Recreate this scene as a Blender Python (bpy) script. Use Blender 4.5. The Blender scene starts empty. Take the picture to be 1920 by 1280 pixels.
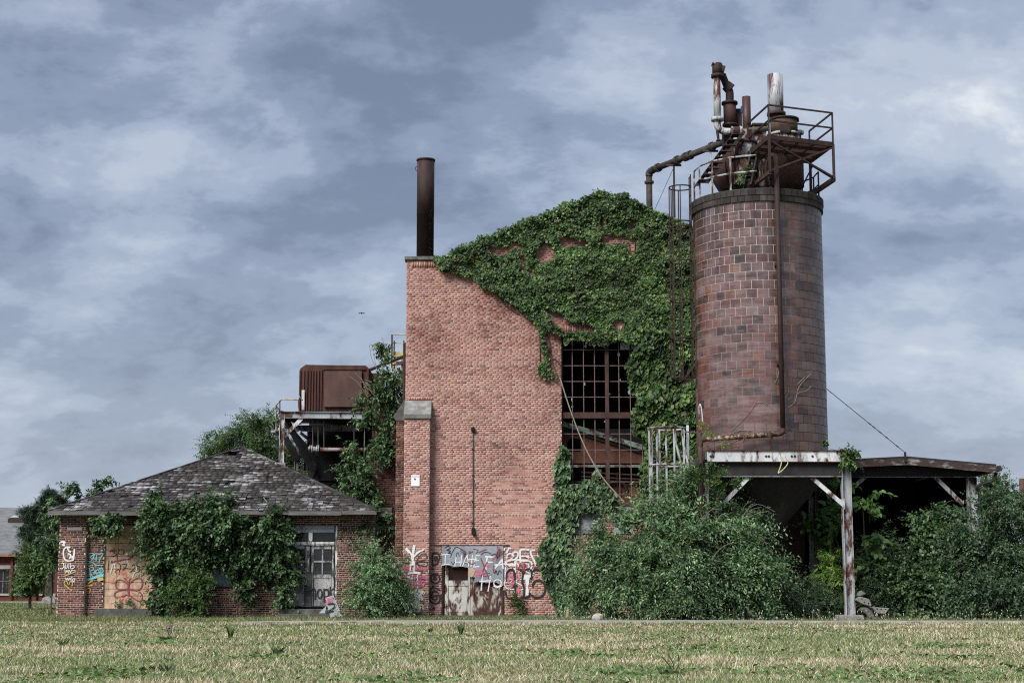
import bpy, math, random
import numpy as np
from mathutils import Vector

# ------------------------------------------------------------------ camera, sky, sun, exposure
SC = bpy.context.scene
COL = SC.collection
F = 3000.0                      # focal length in photo pixels (1920 wide)
HC = 1.11                       # eye height in metres
TILT = math.atan(450.0 / F)
CT, ST = math.cos(TILT), math.sin(TILT)
cam = bpy.data.cameras.new('camera')
cam.sensor_width = 36.0
cam.lens = 36.0 * F / 1920.0
cam.clip_start = 0.1
cam.clip_end = 3000.0
camo = bpy.data.objects.new('camera', cam)
camo.location = (0, 0, HC)
camo.rotation_euler = (math.pi / 2 + TILT, 0, 0)
COL.objects.link(camo)
SC.camera = camo

SUN_EL, SUN_AZ = math.radians(41), math.radians(-36)     # azimuth measured from behind the camera, negative = left
EXPO = 1.75
sun = bpy.data.lights.new('sun', 'SUN')
sun.energy = 1.5
sun.angle = math.radians(28)
sun.color = (1.0, 0.97, 0.92)
suno = bpy.data.objects.new('sun', sun)
sd = Vector((math.sin(SUN_AZ) * math.cos(SUN_EL), -math.cos(SUN_AZ) * math.cos(SUN_EL), math.sin(SUN_EL)))
suno.rotation_euler = (-sd).to_track_quat('-Z', 'Y').to_euler()
suno.location = sd * 80
COL.objects.link(suno)

W = bpy.data.worlds.new('World')
SC.world = W
W.use_nodes = True
wn = W.node_tree
wn.nodes.clear()
def wnode(t, **k):
    n = wn.nodes.new(t)
    for a, b in k.items():
        setattr(n, a, b)
    return n
def wmath(op, a, b=None, c=None):
    n = wnode('ShaderNodeMath', operation=op)
    for i, v in enumerate((a, b, c)):
        if v is None:
            continue
        if isinstance(v, (int, float)):
            n.inputs[i].default_value = v
        else:
            wn.links.new(v, n.inputs[i])
    return n.outputs[0]
tc = wnode('ShaderNodeTexCoord')
sep = wnode('ShaderNodeSeparateXYZ')
wn.links.new(tc.outputs['Generated'], sep.inputs[0])
zz = wmath('ADD', wmath('MAXIMUM', sep.outputs[2], 0.0), 0.55)
comb = wnode('ShaderNodeCombineXYZ')
wn.links.new(wmath('DIVIDE', sep.outputs[0], zz), comb.inputs[0])
wn.links.new(wmath('DIVIDE', sep.outputs[1], zz), comb.inputs[1])
def wnoise(scale, detail, rough, loc, dist=0.0):
    mp = wnode('ShaderNodeMapping')
    mp.inputs['Location'].default_value = loc
    mp.inputs['Scale'].default_value = (0.74, 1.0, 1.0)
    wn.links.new(comb.outputs[0], mp.inputs[0])
    n = wnode('ShaderNodeTexNoise')
    n.inputs['Scale'].default_value = scale
    n.inputs['Detail'].default_value = detail
    n.inputs['Roughness'].default_value = rough
    n.inputs['Distortion'].default_value = dist
    wn.links.new(mp.outputs[0], n.inputs['Vector'])
    return n.outputs['Fac']
n1 = wnoise(7.2, 9, 0.60, (11.5, 4.9, 0), 0.12)
n2 = wnoise(1.9, 5, 0.5, (12.0, 33.6, 0), 0.1)
n3 = wnoise(15.0, 7, 0.6, (1.3, 7.2, 0), 0.1)
cf = wmath('ADD', wmath('ADD', wmath('MULTIPLY', n1, 0.50), wmath('MULTIPLY', n2, 0.36)), wmath('MULTIPLY', n3, 0.14))
cr = wnode('ShaderNodeValToRGB')
cr.color_ramp.interpolation = 'EASE'
st = [(0.40, (0.112, 0.138, 0.205)), (0.46, (0.168, 0.202, 0.282)), (0.505, (0.240, 0.280, 0.364)), (0.56, (0.325, 0.364, 0.434)), (0.66, (0.58, 0.59, 0.595))]
while len(cr.color_ramp.elements) < len(st):
    cr.color_ramp.elements.new(0.5)
SKY_GAIN = 0.465
for e, (p, c) in zip(cr.color_ramp.elements, st):
    e.position = p
    e.color = tuple(SKY_GAIN * v for v in c) + (1,)
wn.links.new(cf, cr.inputs[0])
nish = wnode('ShaderNodeTexSky', sky_type='NISHITA')
nish.sun_disc = False
nish.sun_elevation = SUN_EL
nish.sun_rotation = math.pi - SUN_AZ
nscale = wnode('ShaderNodeVectorMath', operation='SCALE')
nscale.inputs['Scale'].default_value = 0.05
wn.links.new(nish.outputs[0], nscale.inputs[0])
mixs = wnode('ShaderNodeMixRGB')
mixs.inputs[0].default_value = 0.9            # a closed cloud deck with a little of the blue above it
wn.links.new(nscale.outputs[0], mixs.inputs[1])
wn.links.new(cr.outputs[0], mixs.inputs[2])
# thin bright haze low over the horizon, the same all round
hz = wmath('POWER', wmath('SUBTRACT', 1.0, wmath('MINIMUM', wmath('MAXIMUM', sep.outputs[2], 0.0), 1.0)), 9.0)
mixh = wnode('ShaderNodeMixRGB')
wn.links.new(wmath('MULTIPLY', hz, 0.62), mixh.inputs[0])
wn.links.new(mixs.outputs[0], mixh.inputs[1])
mixh.inputs[2].default_value = (0.335 * SKY_GAIN, 0.375 * SKY_GAIN, 0.43 * SKY_GAIN, 1)
bgn = wnode('ShaderNodeBackground')
wn.links.new(mixh.outputs[0], bgn.inputs[0])
bgn.inputs[1].default_value = 1.0
out = wnode('ShaderNodeOutputWorld')
wn.links.new(bgn.outputs[0], out.inputs[0])

SC.view_settings.view_transform = 'Standard'
SC.view_settings.look = 'None'
SC.view_settings.gamma = 1.0
SC.view_settings.use_curve_mapping = False
SC.view_settings.exposure = EXPO
SC.render.engine = 'CYCLES'
SC.cycles.filter_width = 1.15
SC.cycles.use_denoising = False
SC.cycles.max_bounces = 6
SC.cycles.diffuse_bounces = 3
SC.cycles.glossy_bounces = 2
SC.cycles.transmission_bounces = 3
SC.cycles.transparent_max_bounces = 8
SC.cycles.caustics_reflective = False
SC.cycles.caustics_refractive = False

random.seed(7)
RNG = np.random.default_rng(11)

# ------------------------------------------------------------------ measuring helpers
def P(px, py, Y):
    """Point of the upright plane at distance Y that the photo shows at px, py."""
    if py == 0:                 # only x is wanted: read it near the ground
        py = 1060
    u, v = (px - 960) / F, (640 - py) / F
    s = Y / (CT - v * ST)
    return Vector((u * s, Y, HC + (v * CT + ST) * s))
def PZ(px, py, z):
    """Point of the level plane at height z that the photo shows at px, py."""
    u, v = (px - 960) / F, (640 - py) / F
    s = (z - HC) / (v * CT + ST)
    return Vector((u * s, (CT - v * ST) * s, z))
def V(*a):
    return Vector(a)

# ------------------------------------------------------------------ materials
def newmat(name):
    m = bpy.data.materials.new(name)
    m.use_nodes = True
    nt = m.node_tree
    bs = nt.nodes['Principled BSDF']
    return m, nt, bs
def nd(nt, t, **k):
    n = nt.nodes.new(t)
    for a, b in k.items():
        setattr(n, a, b)
    return n
def mth(nt, op, a, b=None):
    n = nd(nt, 'ShaderNodeMath', operation=op)
    for i, v in enumerate((a, b)):
        if v is None:
            continue
        if isinstance(v, (int, float)):
            n.inputs[i].default_value = v
        else:
            nt.links.new(v, n.inputs[i])
    return n.outputs[0]
def noise(nt, scale, detail=6, rough=0.55, stretch=(1, 1, 1), loc=(0, 0, 0), dist=0.0):
    g = nd(nt, 'ShaderNodeNewGeometry')
    mp = nd(nt, 'ShaderNodeMapping')
    mp.inputs['Scale'].default_value = stretch
    mp.inputs['Location'].default_value = loc
    nt.links.new(g.outputs['Position'], mp.inputs[0])
    n = nd(nt, 'ShaderNodeTexNoise')
    n.inputs['Scale'].default_value = scale
    n.inputs['Detail'].default_value = detail
    n.inputs['Roughness'].default_value = rough
    n.inputs['Distortion'].default_value = dist
    nt.links.new(mp.outputs[0], n.inputs['Vector'])
    return n.outputs['Fac']
def ramp(nt, fac, stops, interp='LINEAR'):
    r = nd(nt, 'ShaderNodeValToRGB')
    cr = r.color_ramp
    cr.interpolation = interp
    while len(cr.elements) < len(stops):
        cr.elements.new(0.5)
    for e, (p, c) in zip(cr.elements, stops):
        e.position = p
        e.color = (c if len(c) == 4 else tuple(c) + (1,)) if not isinstance(c, (int, float)) else (c, c, c, 1)
    nt.links.new(fac, r.inputs[0])
    return r.outputs[0]
def mix(nt, fac, a, b, mode='MIX'):
    n = nd(nt, 'ShaderNodeMixRGB', blend_type=mode)
    for i, v in enumerate((fac, a, b)):
        if isinstance(v, (int, float)):
            n.inputs[i].default_value = v if i == 0 else (v, v, v, 1)
        elif isinstance(v, tuple):
            n.inputs[i].default_value = v + (1,) if len(v) == 3 else v
        else:
            nt.links.new(v, n.inputs[i])
    return n.outputs[0]
def rnd(nt):
    g = nd(nt, 'ShaderNodeNewGeometry')
    o = nd(nt, 'ShaderNodeObjectInfo')
    return mth(nt, 'FRACT', mth(nt, 'ADD', g.outputs['Random Per Island'], o.outputs['Random']))
def bumpit(nt, bs, h, strength, dist=0.02):
    b = nd(nt, 'ShaderNodeBump')
    b.inputs['Strength'].default_value = strength
    b.inputs['Distance'].default_value = dist
    nt.links.new(h, b.inputs['Height'])
    nt.links.new(b.outputs[0], bs.inputs['Normal'])
def MAT(name, stops, scale=4, stretch=(1, 1, 1), rough=0.8, metal=0.0, bump=0.3, bscale=40, spec=0.3, var=0.0, rr=0.0):
    m, nt, bs = newmat(name)
    c = ramp(nt, noise(nt, scale, 8, 0.6, stretch), stops)
    if var:
        c = mix(nt, 1.0, c, ramp(nt, rnd(nt), [(0, 1 - var), (1, 1 + var)]), 'MULTIPLY')
    nt.links.new(c, bs.inputs['Base Color'])
    bs.inputs['Roughness'].default_value = rough
    if rr:
        nt.links.new(ramp(nt, noise(nt, scale * 2, 4), [(0.3, rough - rr), (0.7, rough + rr)]), bs.inputs['Roughness'])
    bs.inputs['Metallic'].default_value = metal
    bs.inputs['Specular IOR Level'].default_value = spec
    if bump:
        bumpit(nt, bs, noise(nt, bscale, 5), bump)
    return m
def PAINT(name, paint, rust=((0.028, 0.013, 0.010), (0.115, 0.042, 0.025)), amt=0.5, scale=2.6, stretch=(1, 1, 0.4), rough=0.55, sharp=0.045, metal=0.0):
    """Old paint flaking off rusty steel; amt = share of rust."""
    m, nt, bs = newmat(name)
    f = noise(nt, scale, 10, 0.68, stretch, dist=0.4)
    t = 0.36 + 0.28 * amt
    mask = ramp(nt, f, [(t - sharp, 1.0), (t + sharp, 0.0)])
    rc = ramp(nt, noise(nt, 9, 6, 0.65), [(0.3, rust[0]), (0.75, rust[1])])
    pc = mix(nt, 1.0, paint, ramp(nt, noise(nt, 1.7, 5, 0.6, (1, 1, 0.3)), [(0.25, 0.55), (0.7, 1.1)]), 'MULTIPLY')
    nt.links.new(mix(nt, mask, pc, rc), bs.inputs['Base Color'])
    nt.links.new(mth(nt, 'ADD', mth(nt, 'MULTIPLY', mask, 0.3), rough - 0.05), bs.inputs['Roughness'])
    bs.inputs['Specular IOR Level'].default_value = 0.35
    bs.inputs['Metallic'].default_value = metal
    bumpit(nt, bs, mth(nt, 'ADD', mth(nt, 'MULTIPLY', mask, -0.5), noise(nt, 30, 4)), 0.35, 0.02)
    return m
def BRICK(name, cols, stain=(0.76, 1.06), loc=(0, 0, 0)):
    m, nt, bs = newmat(name)
    r = rnd(nt)
    c = ramp(nt, r, cols)
    c = mix(nt, 1.0, c, ramp(nt, noise(nt, 0.33, 6, 0.62, (1, 1, 0.8), loc), [(0.36, stain[0]), (0.48, 0.97), (0.7, stain[1])]), 'MULTIPLY')
    c = mix(nt, 1.0, c, ramp(nt, noise(nt, 28, 5, 0.65), [(0.25, 0.84), (0.75, 1.12)]), 'MULTIPLY')
    # lime bloom
    c = mix(nt, ramp(nt, noise(nt, 5, 7, 0.7, (1, 1, 2)), [(0.64, 0.0), (0.76, 0.4)]), c, (0.42, 0.36, 0.33))
    nt.links.new(c, bs.inputs['Base Color'])
    bs.inputs['Roughness'].default_value = 0.9
    bs.inputs['Specular IOR Level'].default_value = 0.2
    bumpit(nt, bs, noise(nt, 45, 5, 0.6), 0.35, 0.01)
    return m
def LEAF(name, cols, trans=0.28, rough=0.5, clump=0.8, hue=None):
    m, nt, bs = newmat(name)
    c = ramp(nt, rnd(nt), cols)
    c = mix(nt, 1.0, c, ramp(nt, noise(nt, clump * 1.6, 3), [(0.34, 0.55), (0.66, 1.32)]), 'MULTIPLY')
    nt.links.new(c, bs.inputs['Base Color'])
    bs.inputs['Roughness'].default_value = rough
    bs.inputs['Specular IOR Level'].default_value = 0.35
    tr = nd(nt, 'ShaderNodeBsdfTranslucent')
    nt.links.new(mix(nt, 1.0, c, (1.1, 1.25, 0.6), 'MULTIPLY'), tr.inputs[0])
    ms = nd(nt, 'ShaderNodeMixShader')
    ms.inputs[0].default_value = trans
    nt.links.new(bs.outputs[0], ms.inputs[1])
    nt.links.new(tr.outputs[0], ms.inputs[2])
    nt.links.new(ms.outputs[0], nt.nodes['Material Output'].inputs[0])
    return m
def SPRAY(name, col, cover=0.62):
    m, nt, bs = newmat(name)
    bs.inputs['Base Color'].default_value = tuple(col) + (1,)
    bs.inputs['Roughness'].default_value = 0.6
    f = noise(nt, 16, 8, 0.7)
    nt.links.new(ramp(nt, f, [(0.62 - cover * 0.5, 0.0), (0.74 - cover * 0.5, 1.0)]), bs.inputs['Alpha'])
    return m

RED = [(0.0, (0.18, 0.088, 0.082)), (0.07, (0.25, 0.122, 0.110)), (0.10, (0.29, 0.10, 0.082)), (0.17, (0.355, 0.168, 0.138)), (0.5, (0.405, 0.203, 0.166)), (0.8, (0.440, 0.230, 0.190)), (1.0, (0.495, 0.295, 0.24))]
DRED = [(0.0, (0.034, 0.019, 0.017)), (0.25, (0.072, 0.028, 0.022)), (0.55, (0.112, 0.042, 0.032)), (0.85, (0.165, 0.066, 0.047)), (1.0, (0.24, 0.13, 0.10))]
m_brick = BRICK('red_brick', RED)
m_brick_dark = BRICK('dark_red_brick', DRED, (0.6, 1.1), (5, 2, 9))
def MORTAR(name, light, dark, loc=(0, 0, 0), soot=0.0):
    m, nt, bs = newmat(name)
    f = noise(nt, 0.33, 6, 0.62, (1, 1, 0.8), loc)
    f2 = noise(nt, 3.5, 6, 0.7)
    fs = mth(nt, 'ADD', mth(nt, 'MULTIPLY', f, 0.75), mth(nt, 'MULTIPLY', f2, 0.25))
    g = nd(nt, 'ShaderNodeNewGeometry')          # soot sits higher up the wall, where the coping drips
    sx = nd(nt, 'ShaderNodeSeparateXYZ')
    nt.links.new(g.outputs['Position'], sx.inputs[0])
    zf = nd(nt, 'ShaderNodeMapRange')
    nt.links.new(sx.outputs[2], zf.inputs[0])
    zf.inputs[1].default_value, zf.inputs[2].default_value, zf.inputs[3].default_value, zf.inputs[4].default_value = 6.0, 11.0, 0.0, soot
    fs = mth(nt, 'SUBTRACT', fs, zf.outputs[0])
    nt.links.new(ramp(nt, fs, [(0.37, dark), (0.45, light)]), bs.inputs['Base Color'])
    bs.inputs['Roughness'].default_value = 0.95
    bumpit(nt, bs, noise(nt, 60, 4), 0.4, 0.006)
    return m
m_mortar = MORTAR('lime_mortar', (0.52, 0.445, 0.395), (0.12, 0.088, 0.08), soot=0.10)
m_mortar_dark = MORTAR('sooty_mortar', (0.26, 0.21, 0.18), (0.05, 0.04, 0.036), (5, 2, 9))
m_wall_plain = MAT('plain_brick_face', [(0.3, (0.09, 0.036, 0.028)), (0.7, (0.17, 0.066, 0.05))], 3, rough=0.95)
m_conc = MAT('weathered_concrete', [(0.25, (0.10, 0.10, 0.095)), (0.55, (0.22, 0.215, 0.205)), (0.8, (0.40, 0.39, 0.37))], 3.5, rough=0.92, bump=0.5)
m_conc_pale = MAT('pale_concrete', [(0.25, (0.20, 0.19, 0.175)), (0.75, (0.42, 0.40, 0.37))], 2.5, rough=0.92, bump=0.3)
m_conc_dark = MAT('mossy_dark_concrete', [(0.25, (0.035, 0.037, 0.034)), (0.6, (0.10, 0.10, 0.092)), (0.85, (0.23, 0.225, 0.21))], 5, rough=0.92, bump=0.5)
m_coping = MAT('dark_stone_coping', [(0.3, (0.05, 0.052, 0.048)), (0.7, (0.17, 0.17, 0.16))], 6, rough=0.9)
m_rust = MAT('rusty_steel', [(0.2, (0.022, 0.014, 0.013)), (0.5, (0.055, 0.028, 0.024)), (0.8, (0.105, 0.050, 0.038))], 5, (1, 1, 0.45), rough=0.8, bump=0.4)
m_rust_dark = MAT('dark_rusty_steel', [(0.2, (0.014, 0.010, 0.010)), (0.55, (0.034, 0.020, 0.018)), (0.85, (0.085, 0.036, 0.028))], 5, (1, 1, 0.4), rough=0.72, bump=0.3)
m_rust_red = MAT('red_rust_sheet', [(0.2, (0.024, 0.011, 0.010)), (0.5, (0.058, 0.022, 0.018)), (0.85, (0.115, 0.045, 0.033))], 2.2, (2.5, 1, 0.35), rough=0.75, bump=0.3)
m_rust_panel = MAT('brown_rust_sheet', [(0.2, (0.038, 0.020, 0.017)), (0.5, (0.078, 0.042, 0.035)), (0.78, (0.13, 0.072, 0.06)), (0.92, (0.36, 0.32, 0.30))], 1.6, (1, 1, 0.6), rough=0.7, bump=0.25)
m_rust_orange = MAT('orange_rust_sheet', [(0.2, (0.05, 0.020, 0.014)), (0.5, (0.115, 0.047, 0.030)), (0.85, (0.20, 0.095, 0.060))], 2.2, rough=0.8, bump=0.25)
m_white = PAINT('flaking_white_paint', (0.62, 0.64, 0.66), amt=0.34)
m_white2 = PAINT('worn_white_paint', (0.44, 0.46, 0.48), amt=0.42, scale=3.0)
m_silver = PAINT('flaking_silver_paint', (0.46, 0.48, 0.51), amt=0.46, scale=2.6, stretch=(2.2, 2.2, 0.35), rough=0.42)
m_vessel = PAINT('blotchy_white_on_rust', (0.52, 0.53, 0.52), amt=0.60, scale=3.2, stretch=(1.3, 1.3, 0.45))
m_greysteel = PAINT('grey_painted_steel', (0.30, 0.325, 0.35), amt=0.30, scale=2.2)
m_bluesheet = PAINT('grey_blue_sheet_metal', (0.30, 0.335, 0.38), amt=0.10, scale=1.8, stretch=(1, 1, 0.6))
m_door = PAINT('flaking_cream_door_paint', (0.60, 0.60, 0.55), amt=0.40, scale=4.2, stretch=(1.4, 1.4, 0.55))
m_door2 = PAINT('mostly_rusted_door_paint', (0.54, 0.52, 0.46), amt=0.60, scale=4.2, stretch=(1.4, 1.4, 0.5))
m_green_paint = PAINT('pale_green_paint', (0.28, 0.38, 0.33), amt=0.42, scale=4, stretch=(1, 1, 1))
m_yellow = PAINT('faded_yellow_paint', (0.52, 0.46, 0.22), amt=0.34, scale=3)
m_wood_grey = MAT('weathered_grey_board', [(0.2, (0.045, 0.043, 0.042)), (0.5, (0.115, 0.11, 0.107)), (0.85, (0.25, 0.24, 0.235))], 3, (0.4, 1, 4), rough=0.9)
m_wood_white = PAINT('flaking_white_joinery', (0.72, 0.72, 0.70), rust=((0.07, 0.065, 0.06), (0.17, 0.16, 0.15)), amt=0.42, scale=6)
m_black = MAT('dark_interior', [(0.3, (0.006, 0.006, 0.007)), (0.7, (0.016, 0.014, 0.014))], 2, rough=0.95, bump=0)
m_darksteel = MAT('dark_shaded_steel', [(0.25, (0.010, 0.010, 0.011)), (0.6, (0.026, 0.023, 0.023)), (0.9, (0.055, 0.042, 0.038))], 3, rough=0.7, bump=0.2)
m_wire = MAT('steel_wire', [(0.3, (0.05, 0.05, 0.052)), (0.7, (0.10, 0.10, 0.105))], 5, rough=0.6, bump=0)
m_bark = MAT('brown_bark', [(0.3, (0.035, 0.028, 0.022)), (0.7, (0.11, 0.09, 0.07))], 12, (1, 1, 0.3), rough=0.95, bump=0.6)
m_stem = MAT('pale_vine_stem', [(0.3, (0.16, 0.14, 0.11)), (0.7, (0.34, 0.31, 0.25))], 12, rough=0.9, bump=0.2)
m_glass = MAT('dirty_window_glass', [(0.3, (0.20, 0.23, 0.26)), (0.7, (0.32, 0.36, 0.40))], 3, rough=0.12, bump=0, spec=0.6)
m_panewin = MAT('dark_window_pane', [(0.3, (0.010, 0.011, 0.012)), (0.7, (0.02, 0.022, 0.024))], 3, rough=0.1, bump=0, spec=0.5)

IVY = [(0.0, (0.014, 0.036, 0.010)), (0.35, (0.032, 0.074, 0.018)), (0.75, (0.074, 0.145, 0.037)), (0.93, (0.175, 0.27, 0.085)), (1.0, (0.24, 0.22, 0.08))]
m_ivy = LEAF('ivy_leaf', IVY)
m_leaf_big = LEAF('vine_leaf', [(0.0, (0.024, 0.054, 0.022)), (0.5, (0.060, 0.115, 0.046)), (0.9, (0.13, 0.21, 0.095)), (1.0, (0.20, 0.28, 0.13))], 0.22, 0.42)
m_leaf_bush = LEAF('shrub_leaf', [(0.0, (0.034, 0.076, 0.042)), (0.4, (0.092, 0.172, 0.084)), (0.85, (0.22, 0.33, 0.165)), (1.0, (0.40, 0.49, 0.27))], 0.30, 0.36)
m_leaf_dark = LEAF('dark_shrub_leaf', [(0.0, (0.024, 0.052, 0.028)), (0.5, (0.056, 0.108, 0.056)), (0.9, (0.13, 0.20, 0.105)), (1.0, (0.21, 0.28, 0.15))])
m_leaf_lime = LEAF('bright_lime_leaf', [(0.0, (0.07, 0.14, 0.028)), (0.5, (0.15, 0.25, 0.05)), (1.0, (0.26, 0.36, 0.085))], 0.35)
m_leaf_maple = LEAF('young_tree_leaf', [(0.0, (0.030, 0.065, 0.018)), (0.5, (0.062, 0.118, 0.034)), (1.0, (0.12, 0.18, 0.06))])
m_leaf_far = LEAF('far_tree_leaf', [(0.0, (0.035, 0.070, 0.026)), (0.5, (0.070, 0.125, 0.045)), (1.0, (0.13, 0.19, 0.075))])
m_pine = LEAF('pine_needle', [(0.0, (0.014, 0.032, 0.018)), (0.5, (0.028, 0.056, 0.032)), (1.0, (0.06, 0.095, 0.052))], 0.1)

# ------------------------------------------------------------------ mesh helpers
def wloc(o):
    l = Vector((0, 0, 0))
    while o is not None:
        l += o.location
        o = o.parent
    return l
def tag(o, label, cat=None, group=None, kind=None):
    if label:
        o['label'] = label
    if cat:
        o['category'] = cat
    if group:
        o['group'] = group
    if kind:
        o['kind'] = kind
    return o
def thing(name, label, cat, loc, group=None):
    o = bpy.data.objects.new(name, None)
    o.empty_display_size = 0.3
    o.location = loc
    COL.objects.link(o)
    return tag(o, label, cat, group, 'thing')
def link_np(name, verts, faces, mat, parent=None, smooth=False):
    """verts (N,3) array in world metres, faces (M,k) array."""
    off = np.array(wloc(parent)) if parent else np.zeros(3)
    verts = np.asarray(verts, dtype=np.float32) - off.astype(np.float32)
    faces = np.asarray(faces, dtype=np.int32)
    me = bpy.data.meshes.new(name)
    k = faces.shape[1]
    me.vertices.add(len(verts))
    me.vertices.foreach_set('co', verts.ravel())
    me.loops.add(faces.size)
    me.loops.foreach_set('vertex_index', faces.ravel())
    me.polygons.add(len(faces))
    me.polygons.foreach_set('loop_start', np.arange(0, faces.size, k, dtype=np.int32))
    me.polygons.foreach_set('loop_total', np.full(len(faces), k, dtype=np.int32))
    if smooth:
        me.polygons.foreach_set('use_smooth', np.ones(len(faces), dtype=bool))
    me.update(calc_edges=True)
    me.materials.append(mat)
    o = bpy.data.objects.new(name, me)
    COL.objects.link(o)
    if parent:
        o.parent = parent
    return o
def frame(d):
    d = d.normalized()
    up = Vector((0, 0, 1)) if abs(d.z) < 0.95 else Vector((0, 1, 0))
    s = d.cross(up).normalized()
    return s, s.cross(d).normalized()
class MB:
    def __init__(self):
        self.v, self.f = [], []
    def raw(self, vs, fs):
        b = len(self.v)
        self.v += [tuple(p) for p in vs]
        self.f += [tuple(b + i for i in q) for q in fs]
        return self
    def box(self, x0, x1, y0, y1, z0, z1):
        vs = [(x, y, z) for z in (z0, z1) for y in (y0, y1) for x in (x0, x1)]
        return self.raw(vs, [(0, 2, 3, 1), (4, 5, 7, 6), (0, 1, 5, 4), (2, 6, 7, 3), (0, 4, 6, 2), (1, 3, 7, 5)])
    def hexa(self, p):
        """eight corners: bottom ring of four, then top ring of four."""
        return self.raw(p, [(3, 2, 1, 0), (4, 5, 6, 7), (0, 1, 5, 4), (1, 2, 6, 5), (2, 3, 7, 6), (3, 0, 4, 7)])
    def bar(self, a, b, w, h=None, up=None):
        a, b = Vector(a), Vector(b)
        h = h or w
        d = (b - a).normalized()
        if up is None:
            s, u = frame(d)
        else:
            s = d.cross(Vector(up)).normalized()
            u = s.cross(d).normalized()
        s, u = s * w / 2, u * h / 2
        return self.hexa([a - s - u, a + s - u, a + s + u, a - s + u, b - s - u, b + s - u, b + s + u, b - s + u])
    def ibeam(self, a, b, w, h, t=0.018, up=(0, 0, 1)):
        a, b = Vector(a), Vector(b)
        d = (b - a).normalized()
        s = d.cross(Vector(up)).normalized()
        u = s.cross(d).normalized()
        self.bar(a + u * (h / 2 - t / 2), b + u * (h / 2 - t / 2), w, t, u)
        self.bar(a - u * (h / 2 - t / 2), b - u * (h / 2 - t / 2), w, t, u)
        return self.bar(a, b, t, h - 2 * t, u)
    def tube(self, pts, r, n=8, caps=True):
        pts = [Vector(p) for p in pts]
        k = len(pts)
        rs = r if isinstance(r, (list, tuple)) else [r] * k
        vs, fs = [], []
        s0 = None
        for i, p in enumerate(pts):
            d = (pts[min(i + 1, k - 1)] - pts[max(i - 1, 0)])
            d = d.normalized() if d.length > 1e-9 else Vector((0, 0, 1))
            if s0 is None:
                s, u = frame(d)
            else:
                s = (s0 - d * s0.dot(d))
                s = s.normalized() if s.length > 1e-6 else frame(d)[0]
                u = s.cross(d).normalized()
            s0 = s
            for j in range(n):
                a = 2 * math.pi * j / n
                vs.append(p + (s * math.cos(a) + u * math.sin(a)) * rs[i])
        for i in range(k - 1):
            for j in range(n):
                j2 = (j + 1) % n
                fs.append((i * n + j, (i + 1) * n + j, (i + 1) * n + j2, i * n + j2))
        if caps:
            fs.append(tuple(range(n)))
            fs.append(tuple((k - 1) * n + j for j in reversed(range(n))))
        return self.raw(vs, fs)
    def lathe(self, c, prof, n=24, caps=True):
        c = Vector(c)
        vs, fs = [], []
        for r, z in prof:
            for j in range(n):
                a = 2 * math.pi * j / n
                vs.append(c + Vector((r * math.cos(a), r * math.sin(a), z)))
        k = len(prof)
        for i in range(k - 1):
            for j in range(n):
                j2 = (j + 1) % n
                fs.append((i * n + j, i * n + j2, (i + 1) * n + j2, (i + 1) * n + j))
        if caps:
            fs.append(tuple(reversed(range(n))))
            fs.append(tuple((k - 1) * n + j for j in range(n)))
        return self.raw(vs, fs)
    def prism(self, poly, ext):
        ext = Vector(ext)
        n = len(poly)
        a = [Vector(p) for p in poly]
        fs = [tuple(range(n)), tuple(reversed(range(n, 2 * n)))]
        for i in range(n):
            j = (i + 1) % n
            fs.append((i, i + n, j + n, j))
        return self.raw(a + [p + ext for p in a], fs)
    def build(self, name, mat, parent=None, smooth=False, bevel=0.0):
        off = wloc(parent) if parent else Vector((0, 0, 0))
        me = bpy.data.meshes.new(name)
        me.from_pydata([tuple(Vector(p) - off) for p in self.v], [], self.f)
        if smooth:
            for p in me.polygons:
                p.use_smooth = len(p.vertices) <= 4
        me.materials.append(mat)
        me.update()
        o = bpy.data.objects.new(name, me)
        COL.objects.link(o)
        if parent:
            o.parent = parent
        if bevel:
            md = o.modifiers.new('bevel', 'BEVEL')
            md.width = bevel
            md.segments = 1
            md.limit_method = 'ANGLE'
        return o
def bezier(pts, n=8):
    """Catmull-Rom through the given points."""
    pts = [Vector(p) for p in pts]
    q = [pts[0]] + pts + [pts[-1]]
    o = []
    for i in range(1, len(q) - 2):
        for k in range(n):
            t = k / n
            a, b, c, d = q[i - 1], q[i], q[i + 1], q[i + 2]
            o.append(0.5 * ((2 * b) + (c - a) * t + (2 * a - 5 * b + 4 * c - d) * t * t + (3 * b - a - 3 * c + d) * t ** 3))
    return o + [pts[-1]]

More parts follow.
